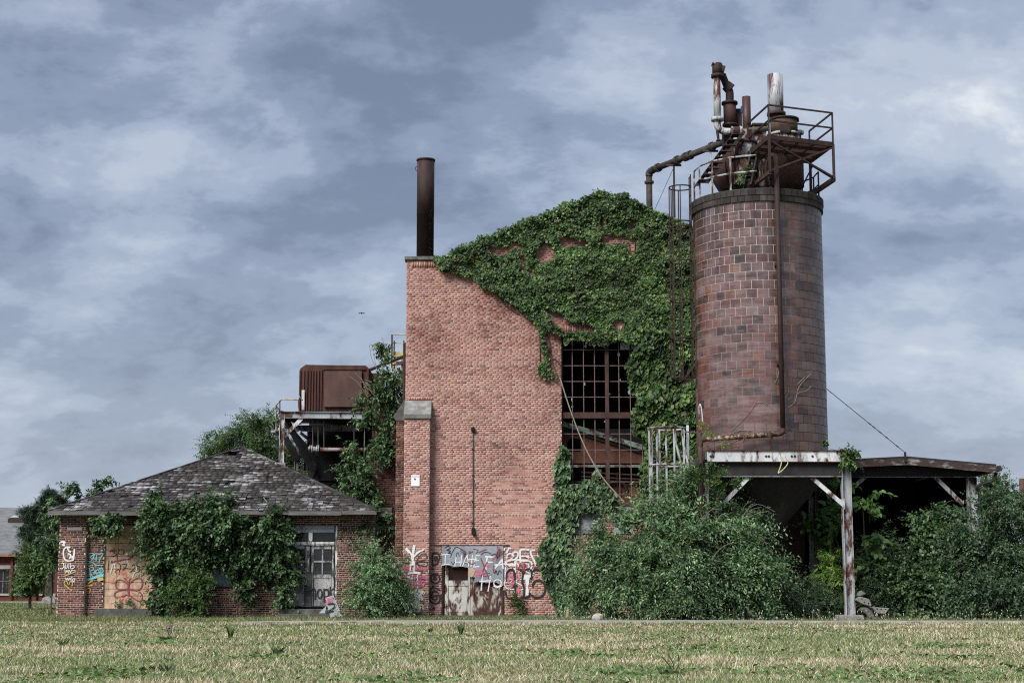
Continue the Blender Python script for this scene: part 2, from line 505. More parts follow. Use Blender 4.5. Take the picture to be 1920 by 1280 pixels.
def norm(a):
    return a / np.maximum(np.linalg.norm(a, axis=1, keepdims=True), 1e-9)
def leaves(name, pos, d, nrm, L, Wd, mat, parent, fold=0.3, big=False, droop=0.12):
    """Pointed leaves folded along the midrib: one small real blade each."""
    N = len(pos)
    d = norm(d)
    side = norm(np.cross(d, nrm))
    up = np.cross(side, d)
    L, Wd = np.asarray(L)[:, None], np.asarray(Wd)[:, None]
    tip = pos + d * L - up * L * droop
    if not big:
        m = pos + d * L * 0.42
        v = np.stack([pos, m + side * Wd * 0.5 + up * Wd * fold * 0.5, tip, m - side * Wd * 0.5 + up * Wd * fold * 0.5], 1).reshape(-1, 3)
        b = (np.arange(N) * 4)[:, None]
        f = np.concatenate([b + np.array([[0, 1, 2]]), b + np.array([[0, 2, 3]])], 1).reshape(-1, 3)
    else:
        m1, m2 = pos + d * L * 0.28, pos + d * L * 0.62 - up * L * droop * 0.3
        sh, lf = side * Wd * 0.5, up * Wd * fold * 0.5
        v = np.stack([pos, m1 + sh + lf, m2 + sh * 0.75 + lf * 0.7, tip, m2 - sh * 0.75 + lf * 0.7, m1 - sh + lf], 1).reshape(-1, 3)
        b = (np.arange(N) * 6)[:, None]
        f = np.concatenate([b + np.array([[0, 1, 2]]), b + np.array([[0, 2, 3]]), b + np.array([[0, 3, 4]]), b + np.array([[0, 4, 5]])], 1).reshape(-1, 3)
    o = link_np(name, v, f, mat, parent)
    o['kind'] = 'stuff'
    return o
_h = np.random.default_rng(5).random((64, 64))
def vnoise(x, y):
    xi, yi = np.floor(x).astype(int), np.floor(y).astype(int)
    fx, fy = x - xi, y - yi
    fx, fy = fx * fx * (3 - 2 * fx), fy * fy * (3 - 2 * fy)
    g = lambda a, b: _h[a % 64, b % 64]
    return (g(xi, yi) * (1 - fx) + g(xi + 1, yi) * fx) * (1 - fy) + (g(xi, yi + 1) * (1 - fx) + g(xi + 1, yi + 1) * fx) * fy
def fbm(x, y):
    return 0.55 * vnoise(x, y) + 0.28 * vnoise(x * 2.1 + 7, y * 2.1 + 3) + 0.17 * vnoise(x * 4.3 + 1, y * 4.3 + 9)
def inpoly(px, py, poly):
    r = np.zeros(len(px), bool)
    n = len(poly)
    for i in range(n):
        x1, y1 = poly[i]
        x2, y2 = poly[(i + 1) % n]
        if y1 == y2:
            continue
        c = ((y1 > py) != (y2 > py)) & (px < (x2 - x1) * (py - y1) / (y2 - y1) + x1)
        r ^= c
    return r
def shoot_leaves(rng, lobes, n, slen=0.55, k=14, L=0.075, Wd=0.035, up=0.5, out=0.9, wild=0.5, droop=0.35, depth=0.45, hang=0.25, floor=0.03, front=0.0, cl=12, jit=0.16):
    """Leafy shoots that start in the outer part of each lobe and grow outwards; returns leaf arrays."""
    lobes = np.array(lobes, float)
    w = (lobes[:, 3] * lobes[:, 5] + lobes[:, 3] * lobes[:, 4] + lobes[:, 4] * lobes[:, 5])
    nc = max(3, n // cl)
    li = rng.choice(len(lobes), nc, p=w / w.sum())
    lo = lobes[li]
    u = norm(rng.normal(size=(nc, 3)))
    if front:
        fl = (u[:, 1] > 0.25) & (rng.random(nc) < front)
        u[fl, 1] *= -1
    rho = 1.04 - depth * rng.random(nc) ** 1.2
    cbase = lo[:, :3] + u * lo[:, 3:] * rho[:, None] * (0.82 + 0.32 * rng.random((nc, 1)))
    cdir = norm(norm(u / lo[:, 3:]) * out + np.array([0, 0, up]) + rng.normal(size=(nc, 3)) * wild)
    ci = rng.integers(0, nc, n)                       # shoots grow in tufts, with gaps between the tufts
    sc_ = np.minimum(1.0, lobes[li][:, 3:].min(1) / 0.4)[ci]
    base = cbase[ci] + rng.normal(size=(n, 3)) * (jit * sc_)[:, None]
    g = norm(cdir[ci] + rng.normal(size=(n, 3)) * wild)
    sl = slen * (0.5 + rng.random(n) ** 1.6 * 1.1)
    t = (np.arange(k) + 0.6) / k
    T = np.tile(t, n)
    B, G, S = np.repeat(base, k, 0), np.repeat(g, k, 0), np.repeat(sl, k)
    pos = B + G * (S * T)[:, None]
    pos[:, 2] -= droop * S * T ** 2
    ax = norm(np.cross(G, rng.normal(size=(n, 3)).repeat(k, 0)))
    sgn = np.where(np.tile(np.arange(k) % 2, n) == 0, 1.0, -1.0)[:, None]
    d = norm(ax * sgn * 0.8 + G * 0.55 + rng.normal(size=pos.shape) * 0.25 + np.array([0, 0, -hang]))
    nr = norm(np.array([0, -0.35, 1.0]) + rng.normal(size=pos.shape) * 0.45)
    s = (0.65 + 0.6 * rng.random(len(pos))) * (1.05 - 0.4 * T)
    ok = pos[:, 2] > floor
    return pos[ok], d[ok], nr[ok], (L * s)[ok], (Wd * s)[ok]

# ------------------------------------------------------------------ brickwork and spray paint
COURSE, PITCH, JOINT = 0.0677, 0.2105, 0.0115
def five(a, b, y0, y1, c, d):
    """Box a..b, y0 (front)..y1, c..d without its back."""
    return [(a, y0, c), (b, y0, c), (b, y0, d), (a, y0, d), (a, y1, c), (b, y1, c), (b, y1, d), (a, y1, d)]
FIVE = np.array([(0, 1, 2, 3), (1, 5, 6, 2), (4, 0, 3, 7), (3, 2, 6, 7), (4, 5, 1, 0)])
_brickmesh = {}
def brick_mesh(mat):
    if mat.name not in _brickmesh:
        l, h = (PITCH - JOINT) / 2, (COURSE - JOINT) / 2
        me = bpy.data.meshes.new('brick')
        me.from_pydata(five(-l, l, -0.003, 0.03, -h, h), [], [tuple(int(i) for i in q) for q in FIVE])
        me.materials.append(mat)
        _brickmesh[mat.name] = me
    return _brickmesh[mat.name]
def brickwork(parent, spans, z0, z1, Y, mat, mortar, thick=0.33, nparts=0, score=None, core_name='wall', holes=0.0015):
    """Courses of real bricks laid over a mortar core; spans(z) lists the walled stretches of x at that height."""
    n = int(round((z1 - z0) / COURSE))
    core = MB()
    cand, verts = [], []
    run = None
    for i in range(n):
        zb = z0 + i * COURSE
        zc = zb + COURSE / 2
        sp = [(round(a, 4), round(b, 4)) for a, b in spans(zc) if b - a > 0.02]
        if run and run[0] == sp:
            run[2] = zb + COURSE
        else:
            if run:
                for a, b in run[0]:
                    core.box(a, b, Y, Y + thick, run[1], run[2])
            run = [sp, zb, zb + COURSE]
        head = i % 6 == 5
        pitch = PITCH / 2 if head else PITCH
        off = (0.25 * PITCH if head else 0.5 * PITCH * (i % 2)) + random.gauss(0, 0.012)
        for a, b in sp:
            k0 = int(math.floor((a - off) / pitch)) - 1
            k1 = int(math.ceil((b - off) / pitch)) + 1
            for k in range(k0, k1):
                xa, xb = off + k * pitch + JOINT / 2, off + (k + 1) * pitch - JOINT / 2
                full = xa >= a and xb <= b
                xa, xb = max(xa, a + 0.001), min(xb, b - 0.001)
                if xb - xa < 0.035 or random.random() < holes:
                    continue
                pr = abs(random.gauss(0, 0.0009)) * -1
                if full and not head:
                    cand.append(((xa + xb) / 2, zc, pr))
                else:
                    verts += five(xa, xb, Y - 0.003 + pr, Y + 0.03, zc - COURSE / 2 + JOINT / 2, zc + COURSE / 2 - JOINT / 2)
    for a, b in run[0]:
        core.box(a, b, Y, Y + thick, run[1], run[2])
    w = core.build(core_name, mortar, parent)
    if score:
        cand.sort(key=lambda c: score(c[0], c[1]))
    off = wloc(parent)
    me = brick_mesh(mat)
    hx, hz = (PITCH - JOINT) / 2, (COURSE - JOINT) / 2
    for i, (x, z, pr) in enumerate(cand):
        if i < nparts:
            o = bpy.data.objects.new('brick', me)
            o.location = Vector((x, Y + pr, z)) - off
            o.parent = parent
            COL.objects.link(o)
        else:
            verts += five(x - hx, x + hx, Y - 0.003 + pr, Y + 0.03, z - hz, z + hz)
    if verts:
        nb = len(verts) // 8
        f = (np.arange(nb) * 8)[:, None, None] + FIVE[None]
        o = link_np('brickwork', np.array(verts), f.reshape(-1, 4), mat, parent)
        o['kind'] = 'stuff'
    return w
_sk = [0]
def strokes(name, lines, mat, parent, Y, ox, oy, sc, width):
    """Spray-can lines lying on the upright plane Y; points read off an enlargement with origin ox, oy and scale sc."""
    o = None
    for ln in lines:
        mb = MB()
        w = width
        if isinstance(ln[0], (int, float)):
            w, ln = ln[0], ln[1:]
        pts = [P(ox + a / sc, oy + b / sc, Y) for a, b in ln]
        if len(pts) == 1:
            pts = [pts[0] - V(w * 0.35, 0, 0), pts[0] + V(w * 0.35, 0, 0)]
        if len(pts) > 2:
            pts = bezier(pts, 5)
        _sk[0] += 1
        dy = -0.0012 * (_sk[0] % 6)
        vs, fs = [], []
        k = len(pts)
        for i, p in enumerate(pts):
            d = pts[min(i + 1, k - 1)] - pts[max(i - 1, 0)]
            d.y = 0
            d = d.normalized() if d.length > 1e-9 else V(1, 0, 0)
            s = V(-d.z, 0, d.x) * w * 0.5 * random.uniform(0.85, 1.1)
            e = 0.0
            if i == 0:
                e = -w * 0.3
            if i == k - 1:
                e = w * 0.3
            q = p + d * e + V(0, dy - 0.00012 * i, 0)
            vs += [q + s, q - s]
        for i in range(k - 1):
            fs.append((2 * i, 2 * i + 1, 2 * i + 3, 2 * i + 2))
        o = mb.raw(vs, fs).build(name, mat, parent)
    return o
def circ(cx, cy, rx, ry=None, n=10, a0=0, a1=360):
    ry = ry or rx
    return [(cx + rx * math.cos(math.radians(a0 + (a1 - a0) * i / n)), cy + ry * math.sin(math.radians(a0 + (a1 - a0) * i / n))) for i in range(n + 1)]
s_white = SPRAY('white_spray_paint', (0.66, 0.67, 0.68), 0.60)
s_white_thin = SPRAY('thin_white_spray_paint', (0.62, 0.63, 0.62), 0.52)
s_black = SPRAY('black_spray_paint', (0.010, 0.010, 0.012), 1.0)
s_pink = SPRAY('pink_spray_paint', (0.46, 0.10, 0.20), 0.38)
s_hotpink = SPRAY('bright_pink_spray_paint', (0.58, 0.15, 0.24), 0.38)
s_red = SPRAY('red_spray_paint', (0.28, 0.022, 0.035), 0.74)
s_cyan = SPRAY('turquoise_spray_paint', (0.16, 0.48, 0.50), 0.78)
s_yellow = SPRAY('yellow_spray_paint', (0.52, 0.36, 0.07), 0.70)
s_orange = SPRAY('salmon_spray_paint', (0.62, 0.20, 0.15), 0.40)
s_maroon = SPRAY('maroon_spray_paint', (0.22, 0.035, 0.060), 0.72)

# ------------------------------------------------------------------ ground and path
def GROUND():
    m, nt, bs = newmat('dry_lawn_soil')
    f = noise(nt, 0.22, 6, 0.6, (1, 1.8, 1))
    c = ramp(nt, f, [(0.35, (0.075, 0.095, 0.040)), (0.5, (0.17, 0.155, 0.080)), (0.65, (0.25, 0.21, 0.125))])
    c = mix(nt, 1.0, c, ramp(nt, noise(nt, 14, 6, 0.7), [(0.3, 0.5), (0.75, 1.25)]), 'MULTIPLY')
    nt.links.new(c, bs.inputs['Base Color'])
    bs.inputs['Roughness'].default_value = 1.0
    bs.inputs['Specular IOR Level'].default_value = 0.1
    bumpit(nt, bs, noise(nt, 25, 6, 0.7), 0.6, 0.05)
    return m
g = MB()
g.raw([(-400, -60, 0), (400, -60, 0), (400, 900, 0), (-400, 900, 0)], [(0, 1, 2, 3)])
ground = g.build('ground', GROUND())
tag(ground, 'dry mown lawn running from the foreground to the factory', None, None, 'structure')
ground['category'] = 'ground'

g = MB()
_rp = random.Random(5)
px_ = [-7.4, -6.6] + [-6 + 0.45 * i for i in range(80)]
near = [(x, float(np.interp(x, [-7.4, -6.6, -4, 0, 30], [43.3, 43.5, 43.9, 44.0, 44.2])) + _rp.gauss(0, 0.10)) for x in px_]
far = [(x, float(np.interp(x, [-7.4, -6.4, -4, 0, 6, 9, 30], [43.5, 44.5, 45.3, 45.5, 45.4, 45.0, 44.9])) + _rp.gauss(0, 0.12)) for x in px_]
n = len(near)
vs = [(x, y, 0.05) for x, y in near] + [(x, y, 0.05) for x, y in far] + [(x, y, -0.05) for x, y in near] + [(x, y, -0.05) for x, y in far]
fs = []
for i in range(n - 1):
    fs += [(i, i + 1, n + i + 1, n + i), (2 * n + i, 2 * n + i + 1, i + 1, i)]
fs += [(2 * n, 0, n, 3 * n)]
g.raw(vs, fs)
path = g.build('path', m_conc_pale)
tag(path, 'narrow pale concrete path crossing in front of the factory', 'path', None, 'structure')
g = MB()
g.raw([(-60, 84, 0.03), (-20, 84, 0.03), (-20, 88.5, 0.03), (-60, 88.5, 0.03)], [(0, 1, 2, 3)])
fp = g.build('far_path', m_conc_pale)
tag(fp, 'far grey path in front of the distant brick building', 'path', None, 'structure')

# ------------------------------------------------------------------ main brick building
YF = 51.5
XL, XR = -3.45, 9.30
def wx(px, py):
    return P(px, py, YF).x
def wz(py):
    return P(960, py, YF).z
ZPAR = wz(488)
ZAPEX = wz(374)
XA = wx(1125, 374)
XSL = wx(838, 488)
XSR = 2 * XA - XSL
WX0, WX1, WZ0, WZ1 = wx(1053, 780), wx(1216, 780), wz(944), wz(624)
DX0, DX1, DZ1 = wx(828, 1090), wx(944, 1090), wz(1022)
def fspans(z):
    a, b = XL, XR
    if z > ZPAR:
        t = (z - ZPAR) / (ZAPEX - ZPAR)
        if t >= 1:
            return []
        a, b = XSL + (XA - XSL) * t, XSR + (XA - XSR) * t
    sp = [(a, b)]
    if WZ0 < z < WZ1:
        sp = [(a, WX0), (WX1, b)]
    if z < DZ1:
        sp = [(a, DX0), (DX1, b)]
    return sp
bld = thing('brick_factory', 'tall red brick factory building with ivy covered gable and big broken window', 'building', (3.0, YF, 0))
brickwork(bld, fspans, 0.0, ZAPEX, YF, m_brick, m_mortar, 0.38, 240, lambda x, z: abs(x - 0.2) * 1.4 + abs(z - 3.6), 'front_wall', 0.0)
# soldier course under the parapet and over the window
sv = []
zt = ZPAR
for x in np.arange(XL + 0.16, XSL, 0.079):
    sv += five(x, x + 0.068, YF - 0.02, YF - 0.006, zt - 0.235, zt - 0.02)
for x in np.arange(WX0 - 0.05, WX1, 0.079):
    sv += five(x, x + 0.068, YF - 0.02, YF - 0.006, WZ1 + 0.015, WZ1 + 0.235)
f = ((np.arange(len(sv) // 8) * 8)[:, None, None] + FIVE[None]).reshape(-1, 4)
o = link_np('soldier_course', np.array(sv), f, m_brick, bld)
o['kind'] = 'stuff'
MB().box(WX0 - 0.05, WX1 + 0.05, YF - 0.002, YF + 0.34, WZ1 - 0.012, WZ1 + 0.01).build('window_lintel', m_rust_dark, bld)
# coping along parapet and gable
c = MB()
c.box(XL - 0.07, XSL, YF - 0.09, YF + 0.45, ZPAR, ZPAR + 0.12)
c.build('coping', m_coping, bld, bevel=0.01)
for a, b in (((XSL, ZPAR), (XA, ZAPEX)), ((XA, ZAPEX), (XSR, ZPAR))):
    MB().prism([(a[0], YF - 0.09, a[1] - 0.02), (b[0], YF - 0.09, b[1] - 0.02), (b[0], YF - 0.09, b[1] + 0.11), (a[0], YF - 0.09, a[1] + 0.11)], (0, 0.54, 0)).build('coping', m_coping, bld)
MB().box(XSR, XR + 0.07, YF - 0.09, YF + 0.45, ZPAR, ZPAR + 0.12).build('coping', m_coping, bld)
# side and back walls, roof
D = 16.0
MB().box(XL, XL + 0.35, YF + 0.38, YF + D, 0, ZPAR).build('side_wall', m_wall_plain, bld)
MB().box(XR - 0.35, XR, YF + 0.38, YF + D, 0, ZPAR).build('side_wall', m_wall_plain, bld)
MB().prism([(XL, YF + D, 0), (XR, YF + D, 0), (XR, YF + D, ZPAR), (XA, YF + D, ZAPEX), (XL, YF + D, ZPAR)], (0, 0.35, 0)).build('back_wall', m_wall_plain, bld)
for a, b in ((XL, XA), (XR, XA)):
    MB().prism([(a, YF + 0.4, ZPAR - 0.3), (b, YF + 0.4, ZAPEX - 0.25), (b, YF + 0.4, ZAPEX - 0.1), (a, YF + 0.4, ZPAR - 0.15)], (0, D - 0.4, 0)).build('roof', m_darksteel, bld)
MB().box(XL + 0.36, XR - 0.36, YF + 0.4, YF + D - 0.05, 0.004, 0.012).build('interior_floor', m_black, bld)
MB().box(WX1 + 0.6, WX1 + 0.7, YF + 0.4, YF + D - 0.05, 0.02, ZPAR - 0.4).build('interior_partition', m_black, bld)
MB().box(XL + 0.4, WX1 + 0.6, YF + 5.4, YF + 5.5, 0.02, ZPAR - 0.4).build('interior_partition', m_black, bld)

# pilaster with concrete cap, and the buttress on the side wall
PX0, PX1 = XL, wx(806, 950)
PZ1 = wz(786)
brickwork(bld, lambda z: [(PX0, PX1)], 0.0, PZ1, YF - 0.36, m_brick, m_mortar, 0.36, 60, lambda x, z: abs(z - 3.0), 'pilaster', 0.0)
pc = MB()
zc0, zc1, zc2 = PZ1 - 0.02, PZ1 + 0.13, wz(750)
pc.prism([(PX0 - 0.02, YF + 0.0, zc0), (PX0 - 0.02, YF - 0.43, zc0), (PX0 - 0.02, YF - 0.46, zc1), (PX0 - 0.02, YF + 0.0, zc2)], (PX1 - PX0 + 0.06, 0, 0))
pc.build('pilaster_cap', m_conc, bld, bevel=0.015)
sv = []
for x in np.arange(PX0 + 0.1, PX1, 0.079):
    sv += five(x, x + 0.068, YF - 0.02, YF - 0.005, zc2 + 0.01, zc2 + 0.09)
f = ((np.arange(len(sv) // 8) * 8)[:, None, None] + FIVE[None]).reshape(-1, 4)
o = link_np('soldier_course', np.array(sv), f, m_brick, bld)
o['kind'] = 'stuff'
BX0 = wx(741, 950)
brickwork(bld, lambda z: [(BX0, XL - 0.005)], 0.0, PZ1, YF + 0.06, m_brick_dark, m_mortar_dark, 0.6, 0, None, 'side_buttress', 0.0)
MB().prism([(BX0 - 0.10, YF + 0.03, PZ1 + 0.10), (BX0 - 0.02, YF + 0.03, PZ1 - 0.03), (XL - 0.03, YF + 0.03, PZ1 - 0.03), (XL - 0.03, YF + 0.03, zc2 + 0.03)], (0, 0.66, 0)).build('buttress_cap', m_conc_dark, bld)
dp = MB()
dp.tube([(XL - 0.07, YF + 0.3, wz(1000)), (XL - 0.07, YF + 0.3, wz(640))], 0.045, 8)
dp.build('downpipe', m_rust_dark, bld)
MB().box(PX1, DX0 - 0.02, YF - 0.10, YF - 0.014, 0, 0.07).build('plinth', m_conc, bld)
MB().box(DX1 + 0.02, WX1 + 1.5, YF - 0.10, YF - 0.014, 0, 0.07).build('plinth', m_conc, bld)

# steel window
win = MB().box(WX0, WX0 + 0.05, YF + 0.16, YF + 0.22, WZ0, WZ1).build('window', m_rust, bld)
tag(win, 'rusty steel framed factory window with nearly all panes broken out')
m_bar = MAT('grey_rust_bar', [(0.25, (0.07, 0.045, 0.042)), (0.55, (0.15, 0.105, 0.10)), (0.85, (0.24, 0.19, 0.185))], 6, rough=0.8)
cols = [1073.8, 1095.1, 1115.9, 1161.6, 1183.0, 1205.0]
rows = [654, 684, 713.5, 743, 812, 842, 872, 902, 926]
for px in cols:
    x = wx(px, 780)
    MB().box(x - 0.012, x + 0.012, YF + 0.17, YF + 0.21, WZ0, WZ1 - 0.02).build('glazing_bar', m_bar, win)
for py in rows:
    z = wz(py)
    MB().box(WX0 + 0.05, WX1, YF + 0.178, YF + 0.203, z - 0.011, z + 0.011).build('glazing_bar', m_bar, win)
x = wx(1139, 780)
MB().box(x - 0.06, x + 0.06, YF + 0.12, YF + 0.24, WZ0, WZ1 - 0.02).build('mullion', m_rust, win)
MB().box(WX0, WX1, YF + 0.10, YF + 0.25, wz(783), wz(772)).build('transom', m_rust, win)
MB().box(WX0 - 0.02, WX1 + 0.05, YF - 0.06, YF + 0.3, WZ0 - 0.08, WZ0).build('window_sill', m_rust, win)
random.seed(3)
shard = [(1098, 648, 6), (1114, 640, 7), (1134, 648, 8), (1141, 645, 7), (1160, 664, 5), (1180, 640, 10), (1136, 679, 5), (1072, 748, 5), (1096, 720, 4), (1137, 737, 5), (1143, 738, 4), (1180, 735, 6), (1181, 725, 4), (1073, 762, 4), (1135, 789, 6), (1163, 712, 3), (1186, 700, 4), (1059, 640, 4), (1163, 640, 4)]
for px, py, s in shard:
    c0 = P(px, py, YF + 0.19)
    r = s * 0.0135
    m_ = random.randint(4, 6)
    poly = [(c0.x + r * random.uniform(0.5, 1.2) * math.cos(6.283 * i / m_ + 0.3) * 0.6, YF + 0.189, c0.z + r * random.uniform(0.6, 1.4) * math.sin(6.283 * i / m_ + 0.3)) for i in range(m_)]
    MB().prism(poly, (0, 0.004, 0)).build('glass_shard', m_glass, win)
# two panes that survive at the top right
for a, b, c, d in ((1163.5, 1182, 626, 653), (1184.5, 1204, 626, 653)):
    MB().box(wx(a, 640), wx(b, 640), YF + 0.188, YF + 0.192, wz(d), wz(c + 2)).build('pane', m_glass, win)

# sheet metal below the window
for a, b in ((1078, 1126), (1150, 1184)):
    MB().box(wx(a, 970), wx(b, 970), YF - 0.04, YF - 0.016, wz(1000), wz(948)).build('sheet_panel', m_greysteel, bld)

# doorway: steel door leaves with a torn sheet over the top
def dpx(a, b):                                   # enlargement of the door, origin (740, 990), scale 6.4
    return P(740 + a / 6.4, 990 + b / 6.4, YF)
YD = YF + 0.06
door = MB().box(DX0, DX0 + 0.06, YD - 0.02, YD + 0.12, 0.02, DZ1).box(DX1 - 0.05, DX1, YD - 0.02, YD + 0.12, 0.02, DZ1).box(DX0 + 0.06, DX1 - 0.05, YD - 0.02, YD + 0.12, DZ1 - 0.06, DZ1).build('double_door', m_rust, bld)
tag(door, 'rusted double steel door with flaking cream paint under a torn sheet')
def dbox(x0, x1, y0, y1, ya, yb, name, mat, par=door):
    a, b = dpx(x0, y1), dpx(x1, y0)
    return MB().box(a.x, b.x, ya, yb, max(a.z, 0.03), b.z).build(name, mat, par, bevel=0.006)
xm = 905
leafL = dbox(600, 645, 445, 1045, YD + 0.0, YD + 0.05, 'door_leaf', m_door)
dbox(878, xm, 445, 1045, YD + 0.002, YD + 0.052, 'door_stile', m_door, leafL)
dbox(645, 878, 625, 690, YD + 0.003, YD + 0.05, 'door_rail', m_door, leafL)
dbox(645, 878, 1000, 1045, YD + 0.003, YD + 0.05, 'door_rail', m_door2, leafL)
dbox(645, 878, 690, 1000, YD + 0.022, YD + 0.045, 'door_panel', m_door, leafL)
dbox(640, 880, 440, 475, YD + 0.003, YD + 0.05, 'door_rail', m_door2, leafL)
wm = MB()
a, b = dpx(645, 625), dpx(878, 475)
for k in range(22):
    x = a.x + (b.x - a.x) * (k + 0.5) / 22
    wm.box(x - 0.002, x + 0.002, YD + 0.03, YD + 0.034, a.z, b.z)
for k in range(14):
    z = a.z + (b.z - a.z) * (k + 0.5) / 14
    wm.box(a.x, b.x, YD + 0.026, YD + 0.030, z - 0.002, z + 0.002)
wm.build('wire_mesh', m_rust, leafL)
dbox(640, 880, 470, 630, YD + 0.20, YD + 0.22, 'backing_board', m_rust_dark, leafL)
leafR = dbox(908, 960, 480, 1045, YD + 0.0, YD + 0.05, 'door_leaf', m_door2)
dbox(1240, 1295, 480, 1045, YD + 0.001, YD + 0.05, 'door_stile', m_door2, leafR)
dbox(960, 1240, 690, 1000, YD + 0.022, YD + 0.045, 'door_panel', m_door2, leafR)
dbox(960, 1240, 640, 690, YD + 0.003, YD + 0.05, 'door_rail', m_rust, leafR)
dbox(960, 1240, 1000, 1045, YD + 0.003, YD + 0.05, 'door_rail', m_rust, leafR)
dbox(960, 1240, 480, 640, YD + 0.03, YD + 0.045, 'door_panel', m_rust, leafR)
poly = [(568, 212), (1303, 212), (1303, 690), (1200, 640), (1100, 655), (1010, 640), (950, 650), (965, 585), (890, 580), (880, 470), (800, 455), (720, 462), (640, 440), (568, 445)]
sheet = MB().prism([V(dpx(x, y).x, YF - 0.045, dpx(x, y).z) for x, y in poly], (0, 0.012, 0)).build('cover_sheet', m_bluesheet, door)
tag(sheet, 'torn grey blue metal sheet sprayed with graffiti')
poly = [(884, 478), (940, 476), (966, 500), (958, 545), (930, 582), (886, 582)]
m_osb = MAT('strand_board', [(0.3, (0.22, 0.14, 0.085)), (0.45, (0.42, 0.29, 0.19)), (0.6, (0.50, 0.37, 0.265)), (0.75, (0.60, 0.48, 0.37))], 9, (1.0, 1.0, 0.5), rough=0.85, bump=0.25)
MB().prism([V(dpx(x, y).x, YF - 0.058, dpx(x, y).z) for x, y in poly], (0, 0.010, 0)).build('strand_board_scrap', m_osb, door)
a, b = dpx(475, 206), dpx(1380, 206)
MB().box(a.x, b.x, YF - 0.03, YF - 0.005, a.z - 0.012, a.z + 0.02).build('door_lintel', m_rust_dark, bld)
MB().box(DX0 - 0.1, DX1 + 0.2, YF - 0.35, YF + 0.0, 0, 0.06).build('door_step', m_conc_dark, bld)

# graffiti on the factory front (each colour one coat of paint)
E1 = (740, 990, 6.4)
YG = YF - 0.022
YP = YF - 0.36 - 0.022
YS = YF - 0.047
strokes('graffiti', [[0.075, (140, 245), (180, 290), (212, 335)], [0.08, (235, 208), (226, 260), (220, 320)], [0.06, (342, 258), (290, 280), (235, 330)], [0.055, (270, 285), (250, 320)], [0.10, (222, 320), (212, 370), (218, 430)], 
         [0.04, (190, 400), (187, 470), (184, 535)], [0.04, (238, 400), (234, 470), (228, 535)], [0.07, (165, 540), (230, 528), (300, 540)], [0.06, (150, 575), (200, 600), (280, 590)], [0.035, (215, 560), (214, 640), (217, 715)], [0.035, (277, 560), (274, 640), (276, 715)]], s_white, bld, YP, *E1, 0.06)
strokes('graffiti', [[0.11, (175, 735), (170, 790), (160, 860)], [0.12, (250, 760), (300, 755), (345, 780)], [0.12, (240, 800), (310, 810)], [0.12, (215, 850), (270, 855), (330, 840)], [0.10, (230, 890), (290, 895)], [0.08, (155, 870), (160, 940), (165, 990), (230, 985), (300, 995)], [0.06, (295, 1000), (300, 930), (330, 915), (345, 970)], [0.11, (230, 930), (270, 960)], [0.06, (200, 740), (205, 830)]], s_white_thin, bld, YP, *E1, 0.08)
strokes('graffiti', [[(260, 400), (300, 330), (350, 305), (385, 325), (370, 370), (310, 390), (255, 410)], [(255, 415), (320, 395), (385, 410), (390, 445), (340, 450), (255, 420)], [(205, 400), (160, 350), (120, 365), (115, 405), (150, 420), (200, 410)], [(205, 385), (185, 320), (175, 300)], [(270, 430), (310, 470), (330, 510), (315, 535)], [(305, 650), (330, 610), (360, 620), (320, 680)]], s_black, bld, YP - 0.002, *E1, 0.024)
strokes('graffiti', [[0.10, (115, 450), (120, 510)], [0.10, (150, 455), (150, 520)], [0.06, (185, 560), (260, 590), (385, 560)], [0.05, (200, 575), (250, 565), (320, 590)], [0.09, (250, 480), (370, 485)], [0.09, (290, 580), (390, 600)]], s_pink, bld, YP - 0.004, *E1, 0.09)
strokes('graffiti', [[0.13, (112, 660), (230, 650), (350, 650)], [0.10, (112, 690), (230, 690), (340, 680)]], s_hotpink, bld, YP - 0.003, *E1, 0.09)
strokes('graffiti', [[(455, 300), (453, 375), (455, 452)], [(455, 452), (500, 425), (530, 380), (537, 330), (510, 298), (455, 300)], [(488, 385), (482, 350), (508, 340), (506, 375), (488, 385)], [0.055, (460, 487)], circ(487, 600, 52, 57), circ(485, 600, 14, 14), [(470, 560), (485, 565), (500, 558)], [0.055, (462, 694)],
        [(540, 740), (500, 715), (440, 725), (425, 800), (430, 870), (470, 895), (520, 892), (540, 850), (542, 800), (490, 808)], [(520, 770), (480, 745), (445, 780), (445, 825), (480, 855), (510, 835)], [0.06, (470, 952)]], s_black, bld, YG, *E1, 0.048)
strokes('graffiti', [[(565, 318), (610, 312), (655, 312)], [(612, 315), (606, 375), (604, 430)], [(565, 440), (610, 432), (655, 428)], [(742, 320), (722, 452)], [(808, 318), (792, 450)], [(728, 408), (800, 402)], [(870, 320), (840, 385), (815, 452)], [(870, 320), (880, 385), (888, 452)], [(836, 412), (888, 405)], [(880, 372), (985, 366)], [(935, 320), (916, 455)], [(978, 325), (948, 462)], [(978, 325), (1030, 325)], [(960, 388), (1010, 385)], [(948, 462), (1012, 456)],
        [0.05, (1112, 338), (1100, 410), (1096, 490)], [0.05, (1090, 338), (1190, 346)], [0.05, (1102, 404), (1172, 406)], [0.05, (1290, 372), (1245, 430), (1205, 475)], [0.05, (1290, 372), (1300, 480)], [0.05, (1200, 440), (1302, 428)],
        [0.035, (1055, 546), (1046, 640), (1038, 742)], [0.035, (1150, 550), (1138, 650), (1120, 752)], [0.035, (1022, 636), (1150, 626)], [0.035] + circ(1235, 655, 46, 40), [0.04, (1190, 690), (1235, 705), (1280, 688)]], s_white, sheet, YS, *E1, 0.032)
